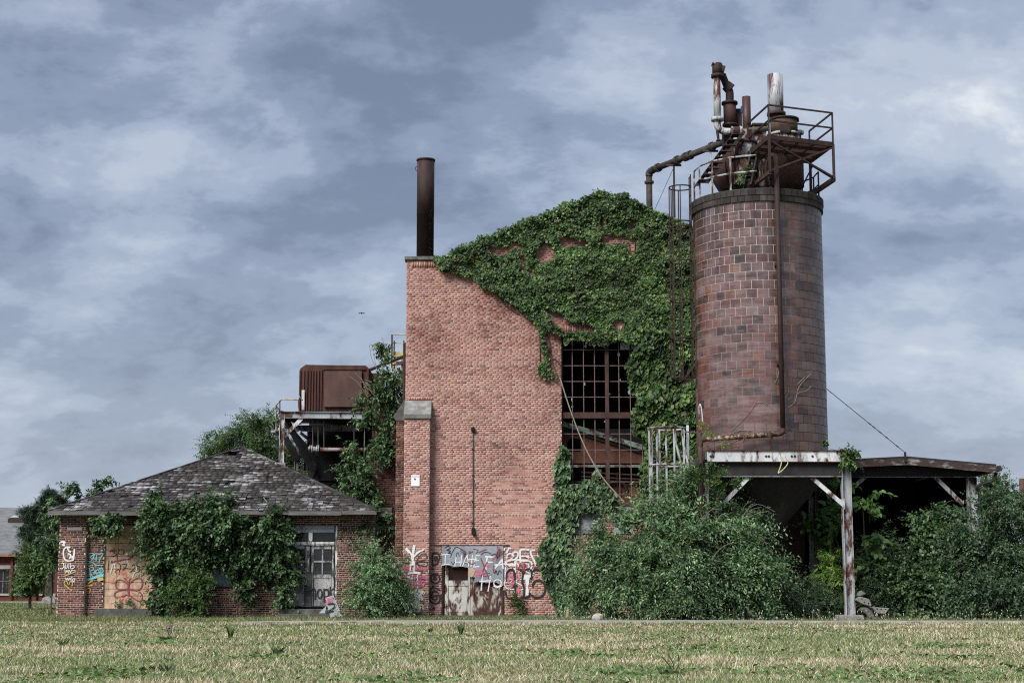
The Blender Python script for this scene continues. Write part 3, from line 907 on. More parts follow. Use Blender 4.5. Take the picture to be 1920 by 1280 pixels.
strokes('graffiti', [[0.03, (600, 235), (640, 215), (668, 235), (625, 262), (668, 270), (640, 300), (672, 295)], [0.022, (670, 345), (690, 290), (735, 225), (800, 250), (850, 290), (840, 320)], [0.02, (945, 245), (1000, 265), (975, 300)], [0.022, (1030, 320), (1080, 285), (1140, 295), (1165, 320), (1200, 305), (1230, 330), (1225, 380)], [0.02, (740, 340), (745, 300), (760, 290), (775, 330)], [0.025, (1180, 490), (1200, 540), (1215, 500), (1235, 555), (1255, 505), (1280, 530)], [0.015, (1060, 550), (1120, 535), (1160, 555), (1100, 575), (1060, 570)], [0.02, (800, 440), (830, 410), (880, 430)], [0.02, (680, 400), (700, 430), (720, 400)]], s_black, sheet, YS - 0.003, *E1, 0.022)
strokes('graffiti', [[0.035, (1035, 360), (1080, 480), (1135, 612)], [0.035, (1110, 400), (1070, 480), (1035, 590)], [0.03, (1190, 440), (1185, 520)], [0.03, (905, 270), (890, 300), (940, 275)], [0.03, (1010, 290), (1060, 265), (1100, 250)], [0.03, (1230, 220), (1260, 290), (1290, 300)], [0.03, (880, 400), (930, 430), (960, 410)]], s_red, sheet, YS - 0.006, *E1, 0.03)
strokes('graffiti', [[0.16, (985, 510), (1010, 545), (1000, 575)], [0.10, (1030, 510), (1060, 540)], [0.07, (1180, 350), (1240, 375)], [0.06, (1090, 450), (1140, 445)], [0.05, (1060, 190), (1075, 195)]], s_hotpink, sheet, YS - 0.008, *E1, 0.08)
strokes('graffiti', [[0.055, (1395, 240), (1370, 238), (1352, 275), (1340, 290)], [0.055, (1345, 360), (1350, 320), (1390, 300), (1418, 330), (1400, 365)], [0.055, (1428, 330), (1425, 295), (1455, 280), (1478, 300), (1470, 350), (1440, 372)], [0.06, (1610, 258), (1560, 252), (1510, 262), (1505, 330), (1508, 400)], [0.05, (1510, 335), (1570, 335), (1612, 352), (1600, 330)], [0.06, (1330, 400), (1420, 375), (1500, 380), (1580, 385)], [0.05, (1510, 400), (1580, 388), (1638, 405), (1640, 470), (1620, 500)], [0.06, (1680, 262), (1632, 270), (1645, 330), (1680, 400), (1700, 450), (1712, 380), (1725, 335), (1715, 325)], [0.09, (1330, 420), (1350, 440), (1450, 440)], [0.09, (1450, 400), (1440, 470), (1440, 520)], [0.05, (1330, 470), (1330, 580)], [0.05, (1660, 490), (1668, 540)], [0.04, (1560, 500), (1600, 530), (1660, 565)], [0.05, (1310, 265), (1318, 240)], [0.045, (1360, 440), (1400, 420), (1440, 445), (1400, 470), (1350, 500)], [0.04, (1470, 420), (1500, 470), (1490, 520)], [0.04, (1560, 420), (1600, 430), (1610, 470), (1570, 480)], [0.045, (1340, 540), (1350, 600)], [0.035, (1660, 420), (1640, 440), (1665, 460)], [0.04, (1480, 540), (1500, 590)],
        [0.032, (1312, 650), (1380, 648), (1408, 625), (1380, 603), (1338, 612), (1315, 660), (1335, 710), (1385, 730), (1430, 728)], [0.032, (1518, 612), (1475, 612), (1455, 640), (1490, 665), (1535, 690), (1545, 725), (1500, 738), (1445, 735)], [0.15, (1560, 585), (1620, 585)], [0.12, (1590, 605), (1592, 660)], [0.07, (1592, 660), (1590, 730)], [0.11, (1590, 735), (1590, 790)]], s_white, bld, YG, *E1, 0.05)
strokes('graffiti', [[(1345, 620), (1345, 540), (1375, 495), (1420, 495), (1435, 540), (1440, 640)], [(1330, 760), (1345, 820), (1395, 845), (1435, 825), (1455, 770), (1440, 690)], [(1405, 692), (1465, 686)], [(1435, 838), (1490, 850), (1540, 820), (1555, 740), (1530, 640), (1540, 550), (1520, 500), (1480, 490)], [(1545, 530), (1590, 485), (1640, 510), (1640, 590), (1625, 600)], [(1560, 830), (1600, 820), (1620, 790)], [(1735, 500), (1680, 490), (1660, 520)], [(1655, 695), (1675, 640), (1740, 625), (1795, 670), (1805, 740), (1770, 810), (1700, 828), (1640, 800), (1615, 775)], [0.03] + circ(1440, 895, 40, 28), [0.03] + circ(1540, 895, 50, 30, 10, 180, 380), [0.05, (1428, 890)]], s_black, bld, YG - 0.003, *E1, 0.062)
strokes('graffiti', [[0.04, (1390, 460), (1440, 462)], [0.035, (1490, 505), (1505, 425), (1550, 505), (1560, 415), (1555, 520)], [0.03, (1590, 520), (1640, 445), (1690, 470), (1740, 470)], [0.05, (1700, 470), (1735, 480)], [0.03, (1700, 420), (1720, 480)], [0.03, (1380, 470), (1345, 440)], [0.03, (1375, 412), (1430, 405)]], s_red, bld, YG - 0.006, *E1, 0.03)
strokes('graffiti', [[0.10, (1400, 560), (1420, 640), (1400, 690)], [0.11, (1480, 540), (1480, 600)], [0.11, (1470, 770), (1500, 805)], [0.06, (1350, 360), (1400, 340), (1420, 350)], [0.10, (1500, 700), (1480, 760)], [0.08, (1370, 540), (1365, 640)]], s_hotpink, bld, YG - 0.007, *E1, 0.05)

# concrete strip, smoke stack, lamp conduit, warning plate, bollard
c0 = P(797, 482, YF + 2.2)
st = thing('smoke_stack', 'plain dark rusty steel smoke stack on the left end of the roof', 'chimney', (c0.x, YF + 2.2, ZPAR - 0.6))
zt = P(797, 300, YF + 2.2).z
r = 0.295
MB().lathe((c0.x, YF + 2.2, 0), [(r, ZPAR - 0.6), (r, ZPAR + 2.0), (r + 0.004, ZPAR + 2.0), (r + 0.004, zt)], 28).build('shaft', m_rust_dark, st, True)
MB().lathe((c0.x, YF + 2.2, 0), [(r + 0.03, zt - 0.05), (r + 0.03, zt + 0.01), (r - 0.03, zt + 0.012)], 28).build('rim', m_rust_dark, st, True)
MB().tube([(c0.x - r, YF + 2.1, zt - 0.25), (c0.x - r - 0.06, YF + 2.1, zt - 0.3), (c0.x - r - 0.04, YF + 2.1, zt - 0.4), (c0.x - r, YF + 2.1, zt - 0.42)], 0.012, 5).build('hook', m_rust_dark, st)

c0, c1 = P(887, 803, YF), P(887, 1000, YF)
cd = thing('wall_lamp_conduit', 'long thin conduit with a black lamp box at each end on the brick front', 'conduit', (c0.x, YF - 0.03, c1.z))
MB().tube([(c0.x, YF - 0.035, c0.z), (c1.x, YF - 0.035, c1.z + 0.05)], 0.017, 8).build('pipe', m_wire, cd)
for t in (0.2, 0.45, 0.7, 0.9):
    z = c0.z + (c1.z - c0.z) * t
    MB().box(c0.x - 0.035, c0.x + 0.035, YF - 0.06, YF - 0.012, z - 0.02, z + 0.02).build('clip', m_rust_dark, cd)
MB().box(c0.x - 0.06, c0.x + 0.06, YF - 0.12, YF - 0.012, c0.z - 0.1, c0.z + 0.03).build('lamp_box', m_black, cd, bevel=0.01)
MB().tube([(c0.x - 0.13, YF - 0.03, c0.z - 0.48), (c0.x, YF - 0.05, c0.z - 0.32), (c0.x + 0.11, YF - 0.03, c0.z - 0.48)], 0.012, 5).build('bracket', m_conc, cd)
MB().box(c1.x - 0.05, c1.x + 0.05, YF - 0.12, YF - 0.012, c1.z, c1.z + 0.2).build('lamp_box', m_black, cd, bevel=0.01)
MB().tube([(c1.x + 0.02, YF - 0.05, c1.z), (c1.x + 0.05, YF - 0.16, c1.z - 0.04)], [0.06, 0.045], 12).build('lamp_head', m_black, cd)

a, b = P(771, 911, YF - 0.38), P(787, 890, YF - 0.38)
sg = thing('warning_plate', 'small white camera warning plate on the brick pilaster', 'sign', ((a.x + b.x) / 2, YF - 0.38, a.z))
m_plate = MAT('white_plate', [(0.3, (0.74, 0.75, 0.78)), (0.7, (0.80, 0.80, 0.82))], 3, rough=0.4, bump=0)
m_plate_pink = MAT('pale_pink_print', [(0.3, (0.70, 0.48, 0.60)), (0.7, (0.76, 0.55, 0.66))], 3, rough=0.5, bump=0)
MB().box(a.x, b.x, YF - 0.392, YF - 0.377, a.z, b.z).build('plate', m_plate, sg, bevel=0.004)
MB().box(a.x + 0.02, b.x - 0.02, YF - 0.396, YF - 0.3925, b.z - 0.075, b.z - 0.02).build('printed_band', m_plate_pink, sg)
cx, cz = (a.x + b.x) / 2 - 0.02, (a.z * 0.35 + b.z * 0.65)
MB().prism([(cx + 0.03 * math.cos(i * 0.785), YF - 0.396, cz + 0.025 * math.sin(i * 0.785)) for i in range(8)], (0, 0.003, 0)).prism([(cx + 0.02, YF - 0.3962, cz - 0.02), (cx + 0.035, YF - 0.3962, cz - 0.02), (cx - 0.005, YF - 0.3962, cz - 0.06), (cx - 0.015, YF - 0.3962, cz - 0.055)], (0, 0.003, 0)).build('camera_symbol', m_black, sg)

a = P(944, 1107, YF - 0.45)
bo = thing('steel_bollard', 'thin rusty steel post with a hook beside the double door', 'post', (a.x, YF - 0.45, 0))
MB().tube([(a.x, YF - 0.45, 0), (a.x, YF - 0.45, a.z)], 0.035, 8).build('pole', m_rust_dark, bo)
MB().tube([(a.x - 0.02, YF - 0.45, a.z), (a.x + 0.10, YF - 0.47, a.z + 0.03), (a.x + 0.20, YF - 0.47, a.z + 0.0), (a.x + 0.18, YF - 0.47, a.z - 0.05)], 0.03, 6).build('hook', m_conc_dark, bo)

# plant inside the building, seen through the empty window
YI = YF + 0.85
ib = thing('rusty_bin_house', 'rust orange bin with arched hole and sloping green edge inside the window', 'machinery', (P(1130, 900, YI).x, YI, 0))
# panel with an arched opening, made of the pieces round the hole
a0, a1 = P(1062, 0, YI), P(1108, 0, YI)
def ip(x, y, Y=YI):
    return P(x, y, Y)
MB().prism([ip(1040, 790), ip(1089, 812), ip(1089, 870), ip(1089, 870), ip(1040, 870)][:3] + [ip(1089, 824), ip(1085, 822), ip(1076, 821), ip(1068, 822), ip(1063, 830), ip(1063, 868), ip(1040, 868)], (0, 0.03, 0)).build('plate', m_rust_orange, ib)
MB().prism([ip(1089, 812), ip(1240, 856), ip(1240, 868), ip(1089, 868)], (0, 0.03, 0)).build('plate', m_rust_orange, ib)
MB().prism([ip(1063.2, 846), ip(1088.8, 846), ip(1088.8, 868), ip(1063.2, 868)], (0, 0.03, 0)).build('plate', m_rust_orange, ib)
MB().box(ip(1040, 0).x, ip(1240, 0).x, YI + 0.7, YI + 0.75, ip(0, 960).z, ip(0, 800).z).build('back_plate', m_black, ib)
MB().bar(ip(1040, 790, YI - 0.08), ip(1240, 849, YI - 0.08), 0.22, 0.16).build('edge_beam', m_green_paint, ib)
MB().bar(ip(1040, 797, YI - 0.02), ip(1240, 857, YI - 0.02), 0.14, 0.13).build('edge_beam', m_darksteel, ib)
MB().box(ip(1040, 0).x, ip(1240, 0).x, YI - 0.15, YI + 0.1, ip(0, 876).z, ip(0, 871.5).z).build('girder', m_green_paint, ib)
for y in (885, 893, 899):
    MB().tube([ip(1090, y), ip(1230, y + 7)], 0.03, 6).build('pipe', m_rust, ib)
MB().box(ip(1095, 0).x, ip(1230, 0).x, YI + 0.12, YI + 0.2, ip(0, 944).z, ip(0, 906).z).build('plate', m_rust_orange, ib)
MB().tube(bezier([ip(1140, 906), ip(1160, 903), ip(1172, 910), ip(1176, 925)], 6), 0.05, 8).build('pipe', m_rust_dark, ib)
MB().box(ip(1158, 0).x, ip(1160, 0).x, YI - 0.05, YI, ip(0, 925).z, ip(0, 885).z).build('rod', m_rust_dark, ib)

pole = bezier([P(1050, 708, YF - 0.12), P(1070, 770, YF - 0.2), P(1097, 838, YF - 0.26), P(1130, 895, YF - 0.35), P(1170, 940, YF - 0.5)], 6)
tag(MB().tube(pole, 0.021, 7).build('bare_vine_stem', m_stem), 'long bare pale stem slanting down across the broken window', 'vine')

# ------------------------------------------------------------------ tile silo
TC = V(P(1423.5, 610, 49.3).x, 49.3, 0)
TR = 2.005
YT = TC.y - TR
ZT0 = P(1429, 842, YT).z            # foot of the tank (deck level)
ZT1 = P(1416, 377, YT).z            # under the rim
ZT2 = P(1416, 353, YT - 0.06).z     # top of the rim
def TILE():
    m, nt, bs = newmat('salt_glazed_tile')
    r = rnd(nt)
    c = ramp(nt, r, [(0.0, (0.032, 0.025, 0.028)), (0.10, (0.068, 0.040, 0.037)), (0.4, (0.112, 0.053, 0.045)), (0.68, (0.130, 0.066, 0.060)), (0.84, (0.165, 0.098, 0.098)), (0.90, (0.145, 0.064, 0.046)), (0.97, (0.185, 0.080, 0.050)), (1.0, (0.20, 0.15, 0.155))])
    run = noise(nt, 1.3, 6, 0.6, (1.6, 1.6, 0.16), (4, 4, 4))
    streak = noise(nt, 2.6, 7, 0.62, (0.5, 0.5, 9))
    c = mix(nt, 1.0, c, ramp(nt, streak, [(0.3, 0.62), (0.7, 1.3)]), 'MULTIPLY')
    c = mix(nt, 1.0, c, ramp(nt, run, [(0.36, 0.62), (0.55, 1.0), (0.75, 1.25)]), 'MULTIPLY')
    # pale glaze sheen painted into the colour, in horizontal smears
    glaze_sheen = noise(nt, 1.1, 7, 0.66, (0.8, 0.8, 2.4), (2, 3, 1))
    c = mix(nt, ramp(nt, glaze_sheen, [(0.45, 0.0), (0.68, 0.55)]), c, (0.265, 0.195, 0.195))
    # rust and soot runs below the rim
    gz = nd(nt, 'ShaderNodeNewGeometry')
    zx = nd(nt, 'ShaderNodeSeparateXYZ')
    nt.links.new(gz.outputs['Position'], zx.inputs[0])
    zr_ = nd(nt, 'ShaderNodeMapRange')
    nt.links.new(zx.outputs[2], zr_.inputs[0])
    zr_.inputs[1].default_value, zr_.inputs[2].default_value, zr_.inputs[3].default_value, zr_.inputs[4].default_value = ZT1 - 2.6, ZT1, 0.0, 0.9
    dr = ramp(nt, noise(nt, 3.0, 6, 0.65, (2.0, 2.0, 0.10), (8, 1, 2)), [(0.44, 0.0), (0.58, 1.0)])
    c = mix(nt, mth(nt, 'MULTIPLY', dr, zr_.outputs[0]), c, (0.035, 0.026, 0.023))
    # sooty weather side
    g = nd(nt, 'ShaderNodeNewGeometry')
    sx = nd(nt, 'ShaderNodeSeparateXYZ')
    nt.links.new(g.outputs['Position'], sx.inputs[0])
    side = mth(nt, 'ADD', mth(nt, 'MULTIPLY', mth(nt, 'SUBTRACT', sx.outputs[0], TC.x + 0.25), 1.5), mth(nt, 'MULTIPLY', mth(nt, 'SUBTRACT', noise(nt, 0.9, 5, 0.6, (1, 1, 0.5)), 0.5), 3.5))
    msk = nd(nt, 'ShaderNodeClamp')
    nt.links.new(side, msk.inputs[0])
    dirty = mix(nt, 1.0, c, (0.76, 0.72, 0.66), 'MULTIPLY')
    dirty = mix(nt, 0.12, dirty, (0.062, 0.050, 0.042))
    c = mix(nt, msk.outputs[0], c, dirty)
    nt.links.new(c, bs.inputs['Base Color'])
    nt.links.new(mth(nt, 'ADD', mth(nt, 'MULTIPLY', msk.outputs[0], 0.22), ramp(nt, streak, [(0.3, 0.10), (0.7, 0.30)])), bs.inputs['Roughness'])
    bs.inputs['Specular IOR Level'].default_value = 0.75
    bumpit(nt, bs, noise(nt, 4, 5, 0.6, (0.6, 0.6, 12)), 0.22, 0.01)
    return m
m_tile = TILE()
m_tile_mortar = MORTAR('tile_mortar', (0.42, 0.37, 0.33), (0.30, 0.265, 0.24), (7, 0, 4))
nt = m_tile_mortar.node_tree
bs = nt.nodes['Principled BSDF']
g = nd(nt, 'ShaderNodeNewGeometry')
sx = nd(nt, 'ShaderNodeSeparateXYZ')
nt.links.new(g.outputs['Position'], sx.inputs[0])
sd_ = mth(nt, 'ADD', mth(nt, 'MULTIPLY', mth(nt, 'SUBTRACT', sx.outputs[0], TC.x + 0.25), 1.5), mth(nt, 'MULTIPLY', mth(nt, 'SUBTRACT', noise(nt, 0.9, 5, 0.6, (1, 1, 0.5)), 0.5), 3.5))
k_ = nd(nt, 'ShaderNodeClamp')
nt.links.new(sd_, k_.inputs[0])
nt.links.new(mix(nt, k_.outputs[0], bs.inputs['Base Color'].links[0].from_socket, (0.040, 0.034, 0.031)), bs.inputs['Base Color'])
m_rim = MAT('sooty_rim_block', [(0.25, (0.012, 0.011, 0.011)), (0.55, (0.034, 0.029, 0.027)), (0.8, (0.082, 0.064, 0.056)), (0.92, (0.20, 0.085, 0.055))], 4, (1, 1, 0.35), rough=0.8, bump=0.5, var=0.35)
silo = thing('tile_silo', 'tall round silo of glazed brown tiles standing on a steel frame', 'silo', (TC.x, TC.y, ZT0))
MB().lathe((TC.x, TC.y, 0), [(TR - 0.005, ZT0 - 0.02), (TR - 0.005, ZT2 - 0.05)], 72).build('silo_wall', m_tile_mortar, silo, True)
NROW, NCOL = 28, 37
th = (ZT1 - ZT0) / NROW
da = 2 * math.pi / NCOL
def arc_block(r0, r1, a0, a1, z0, z1, seg=4, cx=0.0, cy=0.0):
    vs, fs = [], []
    for i in range(seg + 1):
        a = a0 + (a1 - a0) * i / seg
        c, s = math.cos(a), math.sin(a)
        vs += [(cx + r1 * c, cy + r1 * s, z0), (cx + r1 * c, cy + r1 * s, z1), (cx + r0 * c, cy + r0 * s, z0), (cx + r0 * c, cy + r0 * s, z1)]
    for i in range(seg):
        b, n = 4 * i, 4 * i + 4
        fs += [(b, n, n + 1, b + 1), (b + 1, n + 1, n + 3, b + 3), (b + 2, n + 2, n, b)]
    fs += [(0, 1, 3, 2), (4 * seg, 4 * seg + 2, 4 * seg + 3, 4 * seg + 1)]
    return vs, fs
tg = 0.0075
vs, fs = arc_block(TR - 0.03, TR, -da / 2 + tg / TR, da / 2 - tg / TR, -th / 2 + tg, th / 2 - tg)
tme = bpy.data.meshes.new('tile')
tme.from_pydata(vs, [], fs)
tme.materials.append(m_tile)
tiles = []
for i in range(NROW):
    for j in range(NCOL):
        a = -math.pi / 2 + (j - NCOL // 2) * da + (0.5 * da if i % 2 else 0.0)
        tiles.append((abs(math.remainder(a + math.pi / 2 + 0.1, 2 * math.pi)), i, a))
tiles.sort()
rest = MB()
for k, (_, i, a) in enumerate(tiles):
    z = ZT0 + (i + 0.5) * th
    if k < 300:
        o = bpy.data.objects.new('tile', tme)
        o.location = (0, 0, z - ZT0)
        o.rotation_euler = (0, 0, a)
        o.parent = silo
        COL.objects.link(o)
    else:
        v2, f2 = arc_block(TR - 0.03, TR, a - da / 2 + tg / TR, a + da / 2 - tg / TR, z - th / 2 + tg, z + th / 2 - tg, 4, TC.x, TC.y)
        rest.raw(v2, f2)
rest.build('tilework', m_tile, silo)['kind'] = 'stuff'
# corbelled rim of blocks
NB = 58
db = 2 * math.pi / NB
hm = (ZT2 - ZT1) / 2
for row, (rr, z0, z1) in enumerate(((TR + 0.055, ZT1 + 0.004, ZT1 + hm - 0.004), (TR + 0.075, ZT1 + hm, ZT2))):
    vs, fs = arc_block(TR - 0.05, rr, -db / 2 + 0.003, db / 2 - 0.003, z0 - ZT0, z1 - ZT0, 2)
    me = bpy.data.meshes.new('rim_block')
    me.from_pydata(vs, [], fs)
    me.materials.append(m_rim)
    for j in range(NB):
        o = bpy.data.objects.new('rim_block', me)
        o.rotation_euler = (0, 0, j * db + row * db / 2)
        o.parent = silo
        COL.objects.link(o)
MB().lathe((TC.x, TC.y, 0), [(TR - 0.06, ZT2 - 0.06), (TR + 0.05, ZT2 - 0.035), (TR + 0.062, ZT2 + 0.012), (TR - 0.2, ZT2 + 0.02)], 72).build('rim_cap', m_conc_dark, silo, True)

# dry vine stems clinging to the tiles
def on_tank(px, py, lift=0.03):
    """Point on the silo's curved face."""
    p = P(px, py, TC.y - TR)
    for _ in range(4):
        dx = max(-TR + 0.02, min(TR - 0.02, p.x - TC.x))
        p = P(px, py, TC.y - math.sqrt((TR + lift) ** 2 - dx * dx))
    return p
E4 = lambda a, b: on_tank(1280 + a / 5.565, 700 + b / 5.565)
def tank_stroke(ln, w, mat):
    """Spray line that follows the curved tiles."""
    pts = [on_tank(1280 + a / 5.565, 700 + b / 5.565, 0.012) for a, b in bezier([V(a, b, 0) for a, b in ln], 6) and [(q.x, q.y) for q in bezier([V(a, b, 0) for a, b in ln], 6)]]
    vs, fs = [], []
    for i, p in enumerate(pts):
        d = (pts[min(i + 1, len(pts) - 1)] - pts[max(i - 1, 0)]).normalized()
        n_ = V(p.x - TC.x, p.y - TC.y, 0).normalized()
        sd2 = d.cross(n_).normalized() * w / 2
        vs += [p + sd2, p - sd2]
    for i in range(len(pts) - 1):
        fs.append((2 * i, 2 * i + 1, 2 * i + 3, 2 * i + 2))
    MB().raw(vs, fs).build('graffiti', mat, silo)
tank_stroke([(172, 420), (170, 345), (185, 325), (200, 400), (206, 500)], 0.06, s_white)
tank_stroke([(145, 160), (150, 260), (158, 330)], 0.08, s_pink)
tank_stroke([(176, 470), (172, 590)], 0.08, s_pink)
tw = MB()
for ln in ([(1070, 370), (1150, 320), (1190, 240), (1200, 170), (1250, 90), (1340, 0)], [(1070, 300), (1120, 260), (1150, 240)], [(1180, 240), (1210, 200), (1290, 180), (1340, 130)], [(1070, 260), (1105, 190), (1105, 150)], [(1200, 110), (1280, 30)], [(1010, -50), (990, 40), (960, 100)], [(440, 650), (560, 600), (640, 590), (720, 600)], [(500, 610), (620, 490), (720, 370), (760, 310), (830, 300), (880, 330)], [(850, 290), (950, 380)], [(470, 740), (600, 680)], [(400, 700), (480, 640), (590, 600)], [(700, 590), (660, 640), (620, 720)]):
    tw.tube(bezier([E4(a, b) for a, b in ln], 4), 0.007, 4)
tag(tw.build('dry_vine', m_stem), 'bare grey vine twigs clinging to the lower silo tiles', 'vine', None, 'stuff')

# drain pipe down the silo
YPp = YT - 0.24
dpipe = thing('silo_drain_pipe', 'long rust brown pipe running down the silo and turning left at its foot', 'pipe', (P(1470, 808, YPp).x, YPp, ZT0))
top = P(1453, 303, YPp)
bot = P(1470.5, 800, YPp)
xP = (top.x + bot.x) / 2
zl = P(1470, 813, YPp).z
pts = [(xP - 0.17, YPp + 0.9, P(0, 318, YPp).z), (xP - 0.15, YPp + 0.6, P(0, 296, YPp).z), (xP - 0.08, YPp + 0.2, P(0, 288, YPp).z), (xP - 0.01, YPp, P(0, 296, YPp).z), (xP, YPp, P(0, 310, YPp).z)]
MB().tube(bezier(pts, 5), 0.075, 10).build('gooseneck', m_rust, dpipe, True)
MB().tube([(xP, YPp, P(0, 310, YPp).z), (xP, YPp, zl + 0.16)], 0.075, 12).build('upright', m_rust_dark, dpipe, True)
MB().tube(bezier([(xP, YPp, zl + 0.16), (xP - 0.02, YPp, zl + 0.06), (xP - 0.12, YPp, zl)], 6), 0.08, 12).build('elbow', m_rust, dpipe, True)
ql = P(1318, 823, YPp)
MB().tube([(xP - 0.12, YPp, zl), (ql.x + 0.1, YPp, ql.z)], 0.075, 12).build('cross_run', PAINT('flaked_pipe_paint', (0.40, 0.36, 0.24), amt=0.62, scale=6, stretch=(1, 1, 1)), dpipe, True)
MB().tube(bezier([(ql.x + 0.1, YPp, ql.z), (ql.x - 0.05, YPp, ql.z - 0.04), (ql.x - 0.08, YPp, ql.z - 0.2)], 6), 0.08, 12).build('elbow', m_rust, dpipe, True)
MB().tube([(ql.x - 0.08, YPp, ql.z - 0.2), (ql.x - 0.08, YPp, 2.6)], 0.075, 12).build('lower_leg', m_rust, dpipe, True)
for z in (P(0, 872, YPp).z, ):
    MB().lathe((ql.x - 0.08, YPp, 0), [(0.13, z - 0.06), (0.13, z + 0.06)], 12).build('collar', m_rust_dark, dpipe)
MB().tube([(xP + 0.02, YPp, zl + 0.05), (xP + 0.10, YPp, zl + 0.05)], 0.045, 8).build('plug', m_rust, dpipe)
for z in (ZT1 - 2, ZT1 - 5):
    MB().box(xP - 0.1, xP + 0.1, YPp - 0.03, YPp + 0.3, z - 0.03, z + 0.03).build('pipe_bracket', m_rust_dark, dpipe)
MB().box(xP - 0.36, xP - 0.30, YPp - 0.02, YPp + 0.02, ZT0 - 0.9, zl - 0.05).build('pipe_hanger', m_rust_dark, dpipe)

# ------------------------------------------------------------------ steel frame under the silo
YB = TC.y - 2.35
fr = thing('silo_support_frame', 'steel support frame with flaking white edge beam under the silo', 'frame', (P(1456, 0, YB).x, YB + 2.2, 0))
fx0, fx1 = P(1326, 855, YB).x, P(1586, 855, YB).x
zf1, zf0 = P(0, 845, YB).z, P(0, 865, YB).z
zg0 = P(0, 893.5, YB).z
MB().box(fx0 - 0.06, fx1 - 0.02, YB + 0.05, TC.y + 1.9, zf0 + 0.07, zf1 - 0.02).build('deck', m_conc_dark, fr)
fa = MB().box(fx0, fx1, YB - 0.02, YB + 0.05, zf0, zf1).build('edge_beam', m_white, fr)
MB().box(fx0 - 0.02, fx1 + 0.03, YB - 0.07, YB + 0.06, zf0 - 0.02, zf0 - 0.001).build('flange', m_rust, fa)
MB().box(fx0 - 0.02, fx1 + 0.03, YB - 0.07, YB + 0.06, zf1 + 0.001, zf1 + 0.022).build('flange', m_rust, fa)
zm = (zf0 + zf1) / 2
for px in (1332, 1336.5, 1436, 1441, 1484, 1490, 1523):
    p = P(px, 852, YB)
    MB().tube([(p.x, YB - 0.04, zm), (p.x, YB - 0.018, zm)], 0.034, 8).build('bolt', m_rust_dark, fa)
def steel_beam(x0, x1, Y, z0, z1, name='beam', mat=None):
    o = MB().box(x0, x1, Y + 0.09, Y + 0.11, z0 + 0.02, z1).build(name, mat or m_darksteel, fr)
    MB().box(x0, x1, Y - 0.01, Y + 0.21, z0, z0 + 0.02).build('flange', m_greysteel, o)
    return o
steel_beam(P(1345, 880, YB).x, P(1581, 880, YB).x, YB, zg0, zf0 - 0.022)
for k in range(3):
    MB().ibeam((fx0 + 0.1, YB + 1.2 + 1.2 * k, zg0 + 0.22), (fx1 - 0.1, YB + 1.2 + 1.2 * k, zg0 + 0.22), 0.18, 0.42).build('beam', m_darksteel, fr)
def column(px, py, Y, zt, w=0.24, mat=None, name='column'):
    p = P(px, py, Y)
    return MB().ibeam((p.x, Y, 0.0), (p.x, Y, zt), w, w, 0.02, (1, 0, 0)).build(name, mat or m_white2, fr)
col1 = column(1592, 1100, YB + 0.12, zf0 - 0.025, 0.27)
cb = P(1592, 1100, YB)
MB().box(cb.x - 0.36, cb.x + 0.36, YB - 0.25, YB + 0.45, -0.02, 0.16).build('footing', m_conc, fr, bevel=0.03)
column(1524, 1000, YB + 4.1, zg0 + 0.4, 0.22, m_greysteel)
column(1325, 900, YB + 0.12, zf0 - 0.025, 0.10, m_white2)
column(1325, 900, YB + 4.1, zg0 + 0.4, 0.22, m_greysteel)
MB().bar(P(1522, 895, YB + 0.1), P(1581, 946, YB + 0.1), 0.05, 0.12).build('knee_brace', m_white, fr)
MB().prism([P(1572, 936, YB - 0.03), P(1584, 934, YB - 0.03), P(1584, 955, YB - 0.03), P(1576, 946, YB - 0.03)], (0, 0.012, 0)).build('gusset', m_white, fr)
MB().bar(P(1402, 896, YB + 0.1), P(1338, 962, YB + 0.1), 0.05, 0.12).build('knee_brace', m_white, fr)
MB().bar(P(1521, 900, YB + 4.0), P(1563, 1055, YB + 4.0), 0.05, 0.09).build('cross_brace', m_rust, fr)
MB().bar(P(1578, 905, YB + 4.05), P(1538, 1060, YB + 4.05), 0.05, 0.09).build('cross_brace', m_rust_dark, fr)
MB().bar(P(1470, 930, YB + 4.0), P(1512, 972, YB + 4.0), 0.05, 0.09).build('cross_brace', m_darksteel, fr)
MB().ibeam(P(1530, 905, YB + 3.2), P(1529, 1090, YB + 3.2), 0.08, 0.08, 0.015, (1, 0, 0)).build('hanger', m_rust, fr)
# added hopper cone and dark sheets that shade and hide the wall behind
shade_cone = thing('added_shade_cone', 'dark steel cone added under the silo to shade the wall', 'hopper', (TC.x, TC.y, 2.2))
MB().lathe((TC.x, TC.y, 0), [(0.35, 2.1), (0.35, 2.5), (1.75, zg0 - 0.1), (1.75, zf0 + 0.05)], 20).build('cone', m_darksteel, shade_cone, True)
MB().lathe((TC.x, TC.y, 0), [(0.45, 2.06), (0.45, 2.14)], 16).build('flange', m_rust_dark, shade_cone)
MB().box(TC.x - 0.3, TC.x + 0.3, TC.y - 0.3, TC.y + 0.3, 1.5, 2.06).build('shade_box', m_darksteel, shade_cone)
for px0, px1 in ((1300, 1352), (1352.5, 1404), (1404.5, 1452), (1452.5, 1508)):  # dark sheets stand in for shade; the last is the brown rust panel
    MB().box(P(px0, 1000, YF).x, P(px1, 1000, YF).x, YF - 0.07, YF - 0.02, 0.05, zg0 + 0.5).build('shade_and_rust_sheet', m_rust_dark if px0 < 1440 else m_rust, bld)
